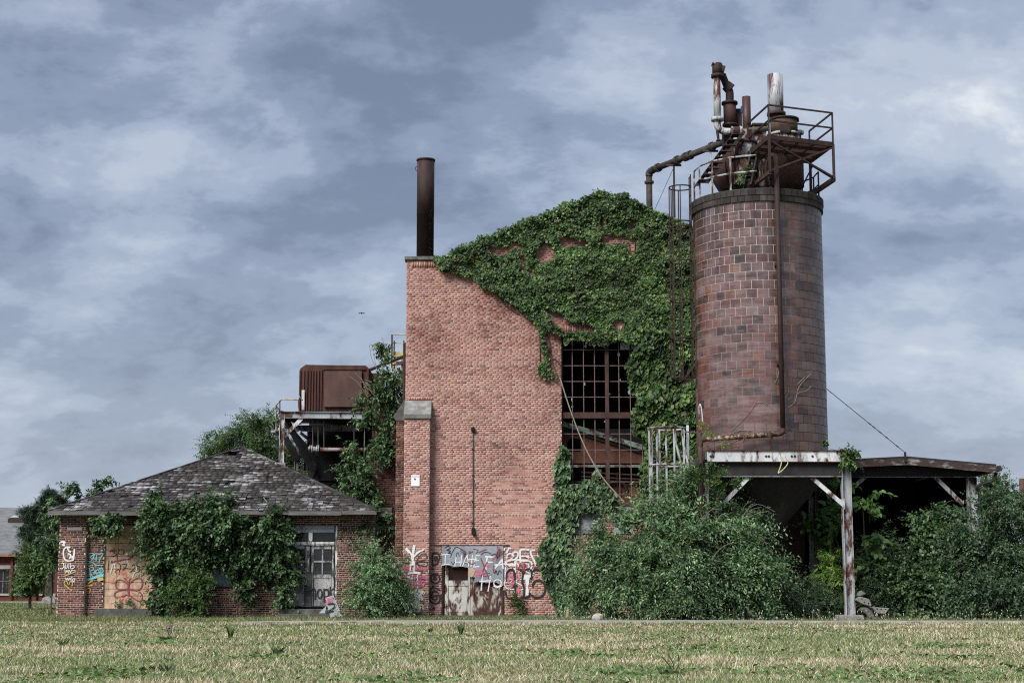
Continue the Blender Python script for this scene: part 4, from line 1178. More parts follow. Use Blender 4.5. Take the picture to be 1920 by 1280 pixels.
# cables dangling from the beam
ca = MB()
ca.tube(bezier([P(1463, 850, YB - 0.12), P(1465, 868, YB - 0.12), P(1459, 886, YB - 0.12)], 6), 0.015, 6)
ca.tube(bezier([P(1472, 855, YB - 0.12), P(1477, 868, YB - 0.12), P(1468, 880, YB - 0.12), P(1459, 887, YB - 0.12)], 6), 0.015, 6)
tag(ca.build('dangling_cable', m_yellow), 'pale yellow cable loop dangling below the silo frame', 'cable')

# ------------------------------------------------------------------ gear on top of the silo
def vpipe(mb, px, y0, y1, r, Y, n=16):
    a, b = P(px, y0, Y), P(px, y1, Y)
    x = (a.x + b.x) / 2
    mb.tube([(x, Y, b.z), (x, Y, a.z)], r, n)
    return x
def vcyl(px, y0, y1, r, Y, name, mat, par, n=20):
    mb = MB()
    vpipe(mb, px, y0, y1, r, Y, n)
    return mb.build(name, mat, par, True)
YC = TC.y
M2P = 1 / 57.5
ZR = ZT2 + 0.02
# vessel with the silver stack
vx = thing('stack_vessel', 'squat rusty vessel carrying a tall silver stack on the silo top', 'machinery', (P(1466, 350, YC).x, YC, ZR))
vcyl(1471, 285, 352, 0.60, YC, 'lower_shell', m_rust, vx, 28)
vcyl(1469, 253, 290, 0.52, YC, 'upper_shell', m_vessel, vx, 28)
vcyl(1470, 226, 254, 0.43, YC - 0.1, 'head_drum', MAT('olive_rust', [(0.25, (0.028, 0.020, 0.014)), (0.55, (0.075, 0.048, 0.030)), (0.85, (0.14, 0.10, 0.065))], 4, rough=0.8), vx, 28)
vcyl(1470, 252, 256, 0.50, YC - 0.1, 'flange', m_vessel, vx, 28)
vcyl(1470, 224, 227, 0.47, YC - 0.1, 'flange', m_rust_dark, vx, 28)
a = P(1462, 233, YC - 0.55)
MB().box(a.x, a.x + 0.34, YC - 0.62, YC - 0.45, a.z - 0.26, a.z).build('hatch', m_rust_dark, vx, bevel=0.02)
vcyl(1455, 214, 226, 0.19, YC, 'neck', m_rust, vx)
vcyl(1455.5, 212, 217, 0.30, YC, 'flange', m_rust, vx)
sst = vcyl(1454, 141, 213, 0.248, YC, 'silver_stack', m_silver, vx, 24)
tag(sst, 'flaking silver painted stack')
MB().tube([P(1462, 229, YC - 0.2), P(1477, 222, YC - 0.2), P(1484, 219, YC - 0.2)], [0.03, 0.03, 0.06], 8).build('lever', m_rust_dark, vx)
MB().tube([P(1484, 230, YC - 0.2), P(1498, 227, YC - 0.2)], [0.02, 0.035], 8).build('lever', m_rust_dark, vx)
vcyl(1497, 250, 350, 0.11, YC + 0.3, 'side_pipe', m_vessel, vx)
vcyl(1497, 246, 252, 0.17, YC + 0.3, 'cap', m_vessel, vx)
# left vessel
vl = thing('white_rust_vessel', 'blotchy white and rust vessel with flanges left of the stack vessel', 'machinery', (P(1395, 350, YC).x, YC, ZR))
Yv = YC - 0.25
vcyl(1396, 300, 345, 0.34, Yv, 'lower_shell', m_vessel, vl)
vcyl(1396, 296, 300, 0.41, Yv, 'flange', m_vessel, vl)
vcyl(1396, 271, 297, 0.34, Yv, 'middle_shell', PAINT('white_blotched_shell', (0.58, 0.60, 0.62), amt=0.55, scale=3), vl)
vcyl(1396, 266, 271, 0.40, Yv, 'flange', m_rust, vl)
vcyl(1398, 247, 267, 0.27, Yv, 'upper_shell', m_vessel, vl)
MB().box(P(1412, 250, Yv).x, P(1437, 250, Yv).x, Yv, Yv + 0.5, P(0, 290, Yv).z, P(0, 236, Yv).z).build('casing', m_vessel, vl, bevel=0.02)
MB().box(P(1410, 250, Yv).x, P(1440, 250, Yv).x, Yv - 0.05, Yv + 0.55, P(0, 236, Yv).z, P(0, 231, Yv).z).build('casing_lid', m_rust_dark, vl, bevel=0.02)
vcyl(1432, 288, 352, 0.26, YC - 0.1, 'side_drum', m_vessel, vl)
vcyl(1418, 318, 352, 0.2, YC + 0.3, 'side_drum', m_rust, vl)
MB().box(P(1376, 250, Yv).x, P(1412, 250, Yv).x, Yv + 0.1, Yv + 0.6, ZR - 0.02, P(0, 318, Yv).z).build('base_box', m_rust_dark, vl)
# gooseneck duct
gn = thing('gooseneck_duct', 'gooseneck of white and rusty pipes with tall elbow, highest thing on the silo', 'pipe', (P(1365, 350, YC).x, YC, ZR))
Yg = YC - 0.3
vcyl(1344.5, 145, 222, 0.115, Yg, 'riser', PAINT('grimy_white_pipe', (0.50, 0.51, 0.51), amt=0.42, scale=2.4), gn)
vcyl(1345, 140, 146, 0.20, Yg, 'flange', m_rust_dark, gn)
vcyl(1345, 121, 141, 0.165, Yg, 'top_elbow', m_rust_dark, gn)
MB().box(P(1337, 250, Yg).x, P(1354, 250, Yg).x, Yg - 0.15, Yg + 0.15, P(0, 123, Yg).z, P(0, 119, Yg).z).build('top_plate', m_vessel, gn, bevel=0.02)
MB().tube([P(1350, 131, Yg + 0.05), P(1358, 133, Yg + 0.05)], [0.15, 0.16], 14).build('elbow_end', m_rust_dark, gn)
MB().tube([P(1354, 140, Yg + 0.15), P(1362, 160, Yg + 0.3), P(1366, 168, Yg + 0.35)], 0.115, 12).build('slant_run', m_rust_dark, gn, True)
MB().tube([P(1361, 160, Yg + 0.35), P(1370, 168, Yg + 0.35)], [0.17, 0.19], 14).build('lower_elbow', m_rust_dark, gn)
MB().tube(bezier([P(1364, 164, Yg + 0.35), P(1368, 174, Yg + 0.35), P(1368, 194, Yg + 0.35)], 6), 0.13, 12).build('drop', m_rust_dark, gn, True)
vcyl(1368, 192, 196, 0.26, Yg + 0.35, 'flange', m_rust_dark, gn)
vcyl(1368.5, 196, 234, 0.205, Yg + 0.35, 'drum', m_rust, gn, 24)
vcyl(1368.5, 233, 237, 0.24, Yg + 0.35, 'flange', m_rust_dark, gn)
MB().box(P(1358, 250, Yg).x, P(1377, 250, Yg).x, Yg + 0.2, Yg + 0.6, ZR - 0.03, P(0, 238, Yg).z).build('square_duct', m_rust, gn, bevel=0.01)
MB().prism([P(1335, 303, Yg + 0.1), P(1358, 296, Yg + 0.1), P(1365, 352, Yg + 0.1), P(1352, 358, Yg + 0.1), P(1336, 332, Yg + 0.1)], (0, 0.35, 0)).build('hopper', m_rust, gn)
vcyl(1345, 221, 227, 0.20, Yg, 'flange', m_white2, gn)
MB().tube(bezier([P(1345, 226, Yg), P(1346, 238, Yg), P(1356, 246, Yg), P(1373, 247, Yg)], 6), 0.115, 12).build('bend', m_silver, gn, True)
MB().tube([P(1371, 247, Yg), P(1374, 247, Yg)], 0.17, 14).build('flange', m_white2, gn)
MB().tube([P(1374, 246.5, Yg), P(1386, 246, Yg)], 0.15, 14).build('tee', m_rust_dark, gn)
MB().tube([P(1387, 246, Yg), P(1389, 246, Yg)], 0.165, 14).build('flange', m_white2, gn)
MB().tube([P(1389, 246, Yg), P(1442, 241, Yg)], 0.085, 12).build('cross_pipe', MAT('olive_pipe', [(0.3, (0.05, 0.046, 0.03)), (0.7, (0.12, 0.11, 0.075))], 5, rough=0.7), gn, True)
MB().tube([P(1345, 245, Yg - 0.1), P(1347, 262, Yg - 0.1)], [0.05, 0.04], 8).lathe(P(1347, 264, Yg - 0.1), [(0.03, 0.08), (0.08, 0)], 10).build('valve', m_rust_dark, gn)
MB().box(P(1382, 250, Yg).x, P(1396, 250, Yg).x, Yg + 0.45, Yg + 0.5, P(0, 229, Yg).z, P(0, 196, Yg).z).build('guard_plate', m_rust_dark, gn)
MB().prism([P(1389, 199, Yg + 0.4), P(1393, 199, Yg + 0.4), P(1393.5, 214, Yg + 0.4), P(1388.5, 210, Yg + 0.4)], (0, 0.02, 0)).build('blue_patch', MAT('blue_paint_patch', [(0.3, (0.02, 0.08, 0.26)), (0.7, (0.03, 0.11, 0.34))], 4, rough=0.6), gn)
tag(vcyl(1400, 182, 262, 0.135, YC - 0.2, 'short_stack', PAINT('red_brown_stack_paint', (0.075, 0.036, 0.030), rust=((0.025, 0.014, 0.012), (0.42, 0.40, 0.38)), amt=0.12, scale=3, stretch=(1, 1, .3)), None), 'short red brown open pipe between the gooseneck and the silver stack', 'pipe')

# raised platform with guard rail
zB = P(1442, 257, 46.75).z
B, C_, A = PZ(1442, 257, zB), PZ(1562, 271, zB), PZ(1403, 290, zB)
D_ = A + (C_ - B)
pf = thing('raised_platform', 'rusty grating platform with guard rails overhanging the silo top', 'platform', ((A.x + C_.x) / 2, TC.y, ZR))
hz_, tw_ = V(0, 0, 0.13), 0.06
for a, b in ((A, B), (B, C_), (C_, D_), (D_, A)):
    MB().bar(a, b, tw_, 0.14, (0, 0, 1)).build('deck_beam', m_rust_dark, pf)
for t in (0.33, 0.67):
    MB().bar(A + (B - A) * t, D_ + (C_ - D_) * t, 0.05, 0.10, (0, 0, 1)).build('joist', m_rust_dark, pf)
gr = MB()
ng = 60
for k in range(ng):
    t = (k + 0.5) / ng
    gr.bar(A + (D_ - A) * t + V(0, 0, 0.06), B + (C_ - B) * t + V(0, 0, 0.06), 0.011, 0.022, (0, 0, 1))
for t in (0.25, 0.5, 0.75):
    gr.bar(A + (D_ - A) * t + V(0, 0, 0.03), B + (C_ - B) * t + V(0, 0, 0.03), 0.03, 0.06, (0, 0, 1))
gr.build('grating', m_rust, pf)['kind'] = 'stuff'
hr = P(1442, 197, B.y).z - zB
def rail(a, b, h, par=pf, w=0.045, mat=None):
    return MB().bar(a + V(0, 0, h), b + V(0, 0, h), w, w).build('rail', mat or m_rust_dark, par)
for p in (A, B, C_, D_):
    MB().bar(p, p + V(0, 0, hr), 0.05).build('post', m_rust_dark, pf)
for a, b in ((A, B), (B, C_), (C_, D_)):
    rail(a, b, hr)
    rail(a, b, hr * 0.52)
zb = P(1443, 323, B.y).z
low = lambda p: V(p.x, p.y, zb)
for p in (B, C_):
    MB().bar(low(p), p, 0.075).build('leg', m_rust_dark, pf)
for p, q in ((A, low(A)), (D_, low(D_))):
    MB().bar(V(p.x, p.y, ZR), p, 0.08).build('leg', m_rust_dark, pf)
MB().bar(low(B), low(A) + (low(A) - low(B)) * 0.25, 0.09, 0.12).build('bracket_beam', m_rust, pf)
MB().bar(low(C_), low(D_) + (low(D_) - low(C_)) * 0.15, 0.10, 0.14).build('bracket_beam', m_rust_dark, pf)
MB().bar(B + V(0, 0, -0.1), low(C_) + V(0, 0, 0.05), 0.05).build('brace', m_rust_dark, pf)
MB().bar(C_ + V(0, 0, -0.1), low(B) + V(0, 0, 0.05), 0.05).build('brace', m_rust, pf)
MB().bar(D_ + V(0, 0, -0.1), low(C_), 0.045).build('brace', m_rust_dark, pf)
MB().bar(D_ + V(0.1, 0, -0.1), V(D_.x - 0.6, D_.y, ZR), 0.045).build('brace', m_rust_dark, pf)
# steep steps from the platform to the rim
sl = thing('steel_steps', 'steep black steel steps between the silo rim and the raised platform', 'steps', (P(1400, 350, YC - 1).x, YC - 1.2, ZR))
for dx in (0, 13):
    MB().bar(P(1409 + dx, 286, YC - 0.9), P(1396 + dx, 348, YC - 1.35), 0.05, 0.14).build('stringer', m_darksteel, sl)
for k in range(6):
    t = (k + 0.7) / 6.6
    a = P(1409, 286, YC - 0.9).lerp(P(1396, 348, YC - 1.35), t)
    MB().box(a.x, a.x + 0.22, a.y - 0.07, a.y + 0.07, a.z - 0.012, a.z + 0.012).build('tread', m_darksteel, sl)
# long stair stringers on the left
ls = thing('slanting_stair', 'slanting dark stair stringers from the rim up towards the gooseneck', 'steps', (P(1305, 350, YC).x, YC - 0.6, ZR))
for dx, dy in ((0, 0), (0.28, -0.35)):
    a, b = P(1306, 348, YC - 0.6), P(1376, 252, YC - 0.6)
    MB().bar(a + V(dx, dy, 0), b + V(dx, dy, 0), 0.05, 0.11).build('stringer', m_rust_dark, ls)
for k in range(9):
    t = (k + 0.5) / 9
    a = P(1306, 348, YC - 0.6).lerp(P(1376, 252, YC - 0.6), t)
    MB().box(a.x - 0.04, a.x + 0.32, a.y - 0.4, a.y + 0.02, a.z - 0.01, a.z + 0.01).build('tread', m_rust_dark, ls)
# rim guard rail (left part worn white)
rg = thing('rim_guard_rail', 'worn white guard rail curving round the left of the silo rim', 'railing', (P(1330, 360, YC).x, YC - 1.2, ZR))
ang = [math.radians(a) for a in (262, 238, 218, 198, 178)]
zt1, zt2 = ZR + 1.05, ZR + 0.55
pr = [V(TC.x + (TR - 0.06) * math.cos(a), TC.y + (TR - 0.06) * math.sin(a), ZR - 0.03) for a in ang]
for p in pr[1:]:
    MB().bar(p, V(p.x, p.y, zt1), 0.05).build('post', m_white2, rg)
for z in (zt1, zt2):
    MB().tube([V(p.x, p.y, z) for p in pr], 0.026, 6).build('rail', m_white2, rg)
ang2 = [math.radians(a) for a in (-8, 12, 32)]
pr2 = [V(TC.x + (TR - 0.06) * math.cos(a), TC.y + (TR - 0.06) * math.sin(a), ZR - 0.03) for a in ang2]
rg2 = thing('rim_guard_rail', 'short dark guard rail on the right of the silo rim', 'railing', pr2[0])
for p in pr2:
    MB().bar(p, V(p.x, p.y, zt1 - 0.1), 0.045).build('post', m_rust_dark, rg2)
for z in (zt1 - 0.1, zt2):
    MB().tube([V(p.x, p.y, z) for p in pr2], 0.024, 6).build('rail', m_rust_dark, rg2)

# caged ladder on the left of the silo
YL = TC.y - 0.15
xl = TC.x - TR
cg = thing('caged_ladder', 'dark rusty caged ladder climbing the left side of the silo', 'ladder', (xl - 0.2, YL, P(0, 709, YL).z))
zlo, zhi = P(0, 712, YL).z, P(0, 352, YL).z
zlad = P(0, 330, YL).z
rc = 0.36
cc = V(xl - 0.40, YL, 0)
for dy in (-0.2, 0.2):
    MB().bar((xl - 0.10, YL + dy, zlo - 0.0), (xl - 0.10, YL + dy, zlad), 0.036).build('stringer', m_rust_dark, cg)
k = 0
while zlo + 0.15 + k * 0.3 < zlad:
    z = zlo + 0.15 + k * 0.3
    MB().bar((xl - 0.10, YL - 0.2, z), (xl - 0.10, YL + 0.2, z), 0.022).build('rung', m_rust_dark, cg)
    k += 1
hoop = lambda z: [(cc.x + rc * math.cos(a), cc.y + rc * math.sin(a), z) for a in [math.radians(40 + 280 * i / 16) for i in range(17)]]
for py in (352, 418, 428, 491, 564, 635, 709):
    z = P(0, py, YL).z
    MB().tube([(xl - 0.1, YL + 0.2, z)] + hoop(z) + [(xl - 0.1, YL - 0.2, z)], 0.022, 6).build('hoop', m_rust_dark, cg)
for a in (95, 140, 180, 220, 262):
    a = math.radians(a)
    MB().bar((cc.x + rc * math.cos(a), cc.y + rc * math.sin(a), zlo), (cc.x + rc * math.cos(a), cc.y + rc * math.sin(a), zhi), 0.034, 0.015).build('cage_bar', m_rust_dark, cg)
for py in (491, 635):
    z = P(0, py, YL).z
    MB().bar((xl - 0.12, YL - 0.2, z), (xl + 0.12, YL - 0.2, z), 0.03).build('wall_tie', m_rust, cg)
MB().bar((cc.x, YL - rc, zlo), (xl + 0.02, YL - 0.2, zlo + 0.55), 0.04).build('brace', m_rust, cg)

# white ladder cage low down
YW = TC.y - 0.9
wc = P(1250, 802, YW)
wgt = thing('bent_white_cage', 'bent white and rust ladder cage standing above the big shrub', 'ladder', (wc.x, YW, 2.2))
rw = 0.53
zh, zm_, zl_ = P(0, 803, YW).z, P(0, 872, YW).z, P(0, 940, YW).z
bars = []
for a in (175, 200, 230, 262, 292, 325, 10, 60, 110, 145):
    r_ = math.radians(a)
    bars.append((wc.x + rw * math.cos(r_), YW + rw * math.sin(r_)))
for i, (x, y) in enumerate(bars):
    if i in (4, 5):
        MB().tube([(x, y, zh), (x + 0.03, y, zh - 0.5), (x + 0.16, y, zm_ + 0.05), (x + 0.17, y, zl_ + 0.2)], 0.035, 6).build('cage_bar', m_white2, wgt)
    else:
        MB().bar((x, y, zl_ - (0.5 if i < 4 else 0)), (x, y, zh), 0.055, 0.03).build('cage_bar', m_white if i == 6 else m_white2, wgt)
for z in (zh, zm_):
    MB().tube([(wc.x + rw * 1.04 * math.cos(math.radians(t)), YW + rw * 1.04 * math.sin(math.radians(t)), z) for t in range(0, 375, 15)], 0.028, 6).build('hoop', m_white2, wgt)
p = P(1291, 795, YW)
MB().bar((p.x, YW + 0.3, P(0, 860, YW).z), (p.x, YW + 0.3, p.z), 0.075, 0.04).build('stringer', m_white, wgt)
MB().bar((wc.x + rw, YW, zh - 0.1), (xl + 0.1, YW + 0.3, zh - 0.08), 0.04).build('tie_bar', m_white2, wgt)
p = P(1274, 895, YW)
MB().box(p.x - 0.1, p.x + 0.1, YW - 0.3, YW - 0.1, p.z - 0.08, p.z + 0.08).build('junction_box', m_white, wgt)

# big pipe from the factory roof to the silo
bp = thing('overhead_pipe', 'thick grimy pipe rising from the ivy roof to the silo top', 'pipe', (P(1217, 392, 53).x, 53.0, P(0, 395, 53).z))
e0, e1 = P(1217, 402, 53.0), P(1217, 330, 53.0)
m_grime = MAT('grimy_black_pipe', [(0.2, (0.016, 0.015, 0.014)), (0.55, (0.050, 0.042, 0.038)), (0.8, (0.11, 0.095, 0.078)), (0.93, (0.33, 0.32, 0.30))], 6, rough=0.75, bump=0.5)
MB().tube([(e1.x, 53.0, e0.z - 0.5), (e1.x, 53.0, e1.z)], 0.105, 12).build('riser', m_grime, bp, True)
MB().lathe((e1.x, 53.0, 0), [(0.16, P(0, 344, 53).z), (0.16, P(0, 340, 53).z)], 14).build('flange', m_grime, bp)
MB().tube(bezier([(e1.x, 53.0, e1.z), (e1.x + 0.02, 52.97, e1.z + 0.12), (e1.x + 0.15, 52.8, e1.z + 0.18)], 6), 0.125, 12).build('elbow', m_grime, bp, True)
q0, q1 = V(e1.x + 0.15, 52.8, e1.z + 0.18), P(1360, 265, 49.6)
MB().tube([q0, q1], 0.105, 12).build('run', m_grime, bp, True)
for t in (0.06, 0.34, 0.46, 0.52, 0.82):
    c = q0.lerp(q1, t)
    d = (q1 - q0).normalized()
    MB().tube([c - d * 0.06, c + d * 0.06], 0.15, 12).build('joint', m_grime, bp)
for t, z0 in ((0.29, ZPAR - 0.2), (0.80, ZR)):
    c = q0.lerp(q1, t)
    MB().bar((c.x, c.y, z0), (c.x, c.y, c.z - 0.13), 0.06).build('support_post', m_rust_dark if t < 0.5 else m_white2, bp)
    MB().bar((c.x - 0.25, c.y, c.z - 0.13), (c.x + 0.25, c.y, c.z - 0.13), 0.06).build('saddle', m_grime, bp)
c = q0.lerp(q1, 0.29)
MB().tube([(c.x, c.y, c.z - 0.2), (e1.x + 0.15, 53.3, P(0, 400, 53.3).z)], 0.009, 5).build('stay_wire', m_wire, bp)
# stay wire to the shed

# ------------------------------------------------------------------ stay wire and open shed on the right
YSH = 51.2
sx0, sx1 = P(1560, 880, YSH).x, P(1822, 880, YSH).x
ztop = P(0, 862, YSH).z
sh = thing('open_shed', 'low open steel shed with a dark interior right of the silo', 'shed', ((sx0 + sx1) / 2, YSH + 6, 0))
SD = 16.0
apx = P(1700, 858, YSH - 0.5)
rl, rr_ = P(1560, 865, YSH - 0.5), P(1868, 873, YSH - 0.5)
for a, b in ((rl, apx), (apx, rr_)):
    MB().prism([a, b, b + V(0, 0, 0.055), a + V(0, 0, 0.055)], (0, SD, 0)).build('roof', m_darksteel, sh)
    MB().prism([a + V(0, -0.03, -0.22), b + V(0, -0.03, -0.22), b + V(0, -0.03, -0.004), a + V(0, -0.03, -0.004)], (0, 0.06, 0)).build('fascia', PAINT('rust_streaked_fascia', (0.22, 0.21, 0.20), rust=((0.022, 0.016, 0.015), (0.07, 0.042, 0.036)), amt=0.72, scale=3.2, stretch=(0.7, 1, 2.5)), sh)
MB().box(rr_.x - 0.02, rr_.x + 0.16, YSH - 0.52, YSH + SD - 0.6, rr_.z - 0.16, rr_.z + 0.0).build('gutter', m_rust_dark, sh)
MB().tube(bezier([(rr_.x + 0.02, YSH - 0.35, rr_.z - 0.14), (rr_.x - 0.05, YSH - 0.35, rr_.z - 0.42), (rr_.x - 0.5, YSH - 0.2, rr_.z - 0.62), (sx1 + 0.15, YSH, rr_.z - 0.85)], 6), 0.05, 8).build('downpipe', m_darksteel, sh)
zb1, zb0 = P(0, 872, YSH).z, P(0, 893, YSH).z
MB().box(sx0, sx1 + 0.12, YSH + 0.08, YSH + 0.10, zb0, zb1 + 0.1).build('beam', m_darksteel, sh)
MB().box(sx0, sx1 + 0.12, YSH, YSH + 0.2, zb0 - 0.022, zb0 - 0.001).build('flange', m_greysteel, sh)
for dy in (0.0, 7.5, 15.0):
    MB().ibeam((sx1, YSH + 0.1 + dy, 0), (sx1, YSH + 0.1 + dy, zb0 - 0.024), 0.28, 0.28, 0.022, (1, 0, 0)).build('column', m_white2 if dy == 0 else m_darksteel, sh)
    if dy:
        MB().ibeam((sx0, YSH + 0.1 + dy, zb0 + 0.2), (sx1 + 0.1, YSH + 0.1 + dy, zb0 + 0.2), 0.2, 0.4).build('beam', m_darksteel, sh)
MB().bar(P(1752, 893, YSH + 0.1), P(1805, 945, YSH + 0.1), 0.06, 0.13).build('knee_brace', m_white2, sh)
MB().bar(P(1622, 893, YSH + 0.1), P(1601, 912, YSH + 0.1), 0.06, 0.13).build('knee_brace', m_greysteel, sh)
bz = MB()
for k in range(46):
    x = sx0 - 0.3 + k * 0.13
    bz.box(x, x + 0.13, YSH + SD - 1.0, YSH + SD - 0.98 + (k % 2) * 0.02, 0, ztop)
bz.build('back_cladding', m_black, sh)  # near-black on cladding and floor stands in for the deep shade inside
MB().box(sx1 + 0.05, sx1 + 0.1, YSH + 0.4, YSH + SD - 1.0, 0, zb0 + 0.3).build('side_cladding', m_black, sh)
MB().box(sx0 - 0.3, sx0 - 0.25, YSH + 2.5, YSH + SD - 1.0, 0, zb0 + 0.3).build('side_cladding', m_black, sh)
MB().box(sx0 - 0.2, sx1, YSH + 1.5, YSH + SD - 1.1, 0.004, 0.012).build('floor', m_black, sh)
wp = P(1697, 850, YSH - 0.56)
MB().box(wp.x - 0.03, wp.x + 0.03, YSH - 0.6, YSH - 0.54, wp.z - 0.25, wp.z + 0.05).build('wire_post', m_rust_dark, sh)
ws = P(1549, 728, TC.y + 0.1)
wm = MB().tube([ws, (wp.x, YSH - 0.57, wp.z + 0.03)], 0.012, 5)
for t in (0.55, 0.6, 0.68, 0.76, 0.9):
    c = ws.lerp(V(wp.x, YSH - 0.57, wp.z + 0.03), t)
    wm.tube([c - V(0.04, 0, -0.03), c + V(0.04, 0, -0.03)], 0.022, 5)
tag(wm.build('stay_wire', m_wire), 'thin wire stretched from the silo down to the shed roof', 'wire')

# broken concrete by the column
def slab(name, label, pts, Y, thick, mat, holes=()):
    t = thing(name, label, 'debris', (P(pts[0][0], pts[0][1], Y).x, Y + 0.2, 0), 'concrete debris by the steel column')
    MB().prism([P(x, y, Y) for x, y in pts], (0, thick, 0)).build('block', mat, t, bevel=0.02)
    for x, y in holes:
        p = P(x, y, Y)
        MB().tube([(p.x, Y - 0.004, p.z), (p.x, Y + 0.03, p.z)], 0.022, 8).build('bolt_hole', m_black, t)
    return t
def e5(l):
    return [(1590 + a / 17.45, 1100 + b / 17.45) for a, b in l]
slab('concrete_slab', 'pale slanting concrete slab with bolt holes leaning behind the column', e5([(250, 430), (420, 315), (700, 390), (775, 570), (760, 640), (480, 560)]), 48.5, 0.35, m_conc_pale, e5([(530, 495), (670, 535)]))
slab('concrete_slab', 'pale trapezoid concrete block with three holes lying in the grass', e5([(775, 645), (1365, 690), (1350, 720), (1225, 885), (945, 865)]), 48.2, 0.4, m_conc_pale, e5([(950, 712), (1083, 728), (1228, 732)]))
slab('concrete_slab', 'dark mossy rounded concrete lump below the slanting slab', e5([(390, 760), (520, 660), (640, 680), (800, 800), (865, 950), (860, 1010), (680, 1010), (620, 900)]), 48.0, 0.4, m_conc, ())
slab('concrete_slab', 'small grey concrete stub under the trapezoid block', e5([(960, 990), (1060, 890), (1320, 890), (1350, 1000)]), 48.35, 0.3, m_conc, ())
slab('concrete_slab', 'grey concrete fragment lying highest behind the slanting slab', e5([(300, 260), (430, 110), (610, 215), (480, 290), (330, 320)]), 48.9, 0.3, m_conc, ())

# ------------------------------------------------------------------ brick house on the left
YH = 52.0
YE = YH - 0.65
hl, hrr = P(90, 957, YE).x, P(706, 957, YE).x
ze = P(0, 957, YE).z
hw = (hrr - hl) / 2
ap = V((hl + hrr) / 2, YE + hw, P(455, 838, YE + hw).z)
hs = thing('brick_house', 'low brick house with a worn pyramid slate roof, half hidden by vines', 'house', (ap.x, ap.y, 0))
HX0, HX1 = P(157, 1050, YH).x, P(702, 1050, YH).x
ZH = ze - 0.1
ox0, ox1, oz0, oz1 = P(195, 1060, YH).x, P(285, 1060, YH).x, P(0, 1141, YH).z, P(0, 985, YH).z
gx0, gx1, gz0, gz1 = P(318, 1060, YH).x, P(432, 1060, YH).x, P(0, 1096, YH).z, P(0, 985, YH).z
kx0, kx1, kz1 = P(527, 1060, YH).x, P(632, 1060, YH).x, P(0, 985, YH).z
def hspans(z):
    cut = []
    if oz0 < z < oz1:
        cut.append((ox0, ox1))
    if gz0 < z < gz1:
        cut.append((gx0, gx1))
    if z < kz1:
        cut.append((kx0, kx1))
    sp, a = [], HX0 - 0.3
    for c in cut:
        sp.append((a, c[0]))
        a = c[1]
    sp.append((a, HX1))
    return sp
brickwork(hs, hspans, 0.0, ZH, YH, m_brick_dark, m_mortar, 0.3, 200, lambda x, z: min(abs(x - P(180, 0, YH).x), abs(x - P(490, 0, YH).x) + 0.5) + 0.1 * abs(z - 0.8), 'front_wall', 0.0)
px0, px1 = P(107.5, 1100, YH - 0.22).x, P(157.5, 1100, YH - 0.22).x
brickwork(hs, lambda z: [(px0, px1)], 0.0, ZH, YH - 0.22, m_brick_dark, m_mortar, 0.6, 100, lambda x, z: z, 'corner_pier', 0.0)
MB().box(px0 + 0.25, px1 - 0.12, YH - 0.26, YH - 0.234, P(0, 994, YH).z, P(0, 990, YH).z + 0.03).build('stone_band', m_conc_pale, hs)
MB().box(px0 + 0.1, px0 + 0.4, YH + 0.4, YE + 2 * hw - 0.7, 0, ZH).build('side_wall', m_wall_plain, hs)
MB().box(HX1 - 0.3, HX1, YH + 0.31, YE + 2 * hw - 0.7, 0, ZH).build('side_wall', m_wall_plain, hs)
MB().box(px0 + 0.1, HX1, YE + 2 * hw - 0.7, YE + 2 * hw - 0.4, 0, ZH).build('back_wall', m_wall_plain, hs)
# roof: deck, shingles, hips
def SHINGLE():
    m, nt, bs = newmat('worn_roof_shingle')
    r = rnd(nt)
    patch = noise(nt, 0.75, 5, 0.6, (1, 1, 1.3), (3, 1, 2))
    streak = noise(nt, 1.5, 8, 0.70, (1.0, 0.2, 24), (1, 5, 2))
    f = mth(nt, 'ADD', mth(nt, 'ADD', mth(nt, 'MULTIPLY', streak, 0.66), mth(nt, 'MULTIPLY', patch, 0.34)), mth(nt, 'MULTIPLY', mth(nt, 'SUBTRACT', r, 0.5), 0.06))
    base = ramp(nt, r, [(0.0, (0.016, 0.014, 0.014)), (0.5, (0.034, 0.030, 0.029)), (0.9, (0.058, 0.052, 0.050)), (1.0, (0.085, 0.075, 0.07))])
    c = mix(nt, ramp(nt, f, [(0.545, 0.0), (0.58, 1.0)]), base, ramp(nt, noise(nt, 12, 4), [(0.3, (0.24, 0.24, 0.25)), (0.7, (0.50, 0.50, 0.51))]))
    c = mix(nt, ramp(nt, noise(nt, 0.9, 5, 0.6, (1, 1, 1), (9, 4, 4)), [(0.62, 0.0), (0.74, 0.5)]), c, (0.12, 0.085, 0.06))
    nt.links.new(c, bs.inputs['Base Color'])
    bs.inputs['Roughness'].default_value = 0.9
    bumpit(nt, bs, noise(nt, 30, 5, 0.7), 0.5, 0.015)
    return m
m_sh = SHINGLE()
NR = 27
sn = V(0, -(ap.z - ze), hw).normalized()          # normal of the front slope
up_ = V(0, hw, ap.z - ze).normalized()
SL = math.hypot(hw, ap.z - ze)
dh = SL / NR
hole = lambda x, t: (abs(x - P(441, 852, ap.y).x) < 0.32 and 0.85 < t < 0.93)
eav = V(ap.x, YE, ze)
deck, rest = MB(), []
cand = []
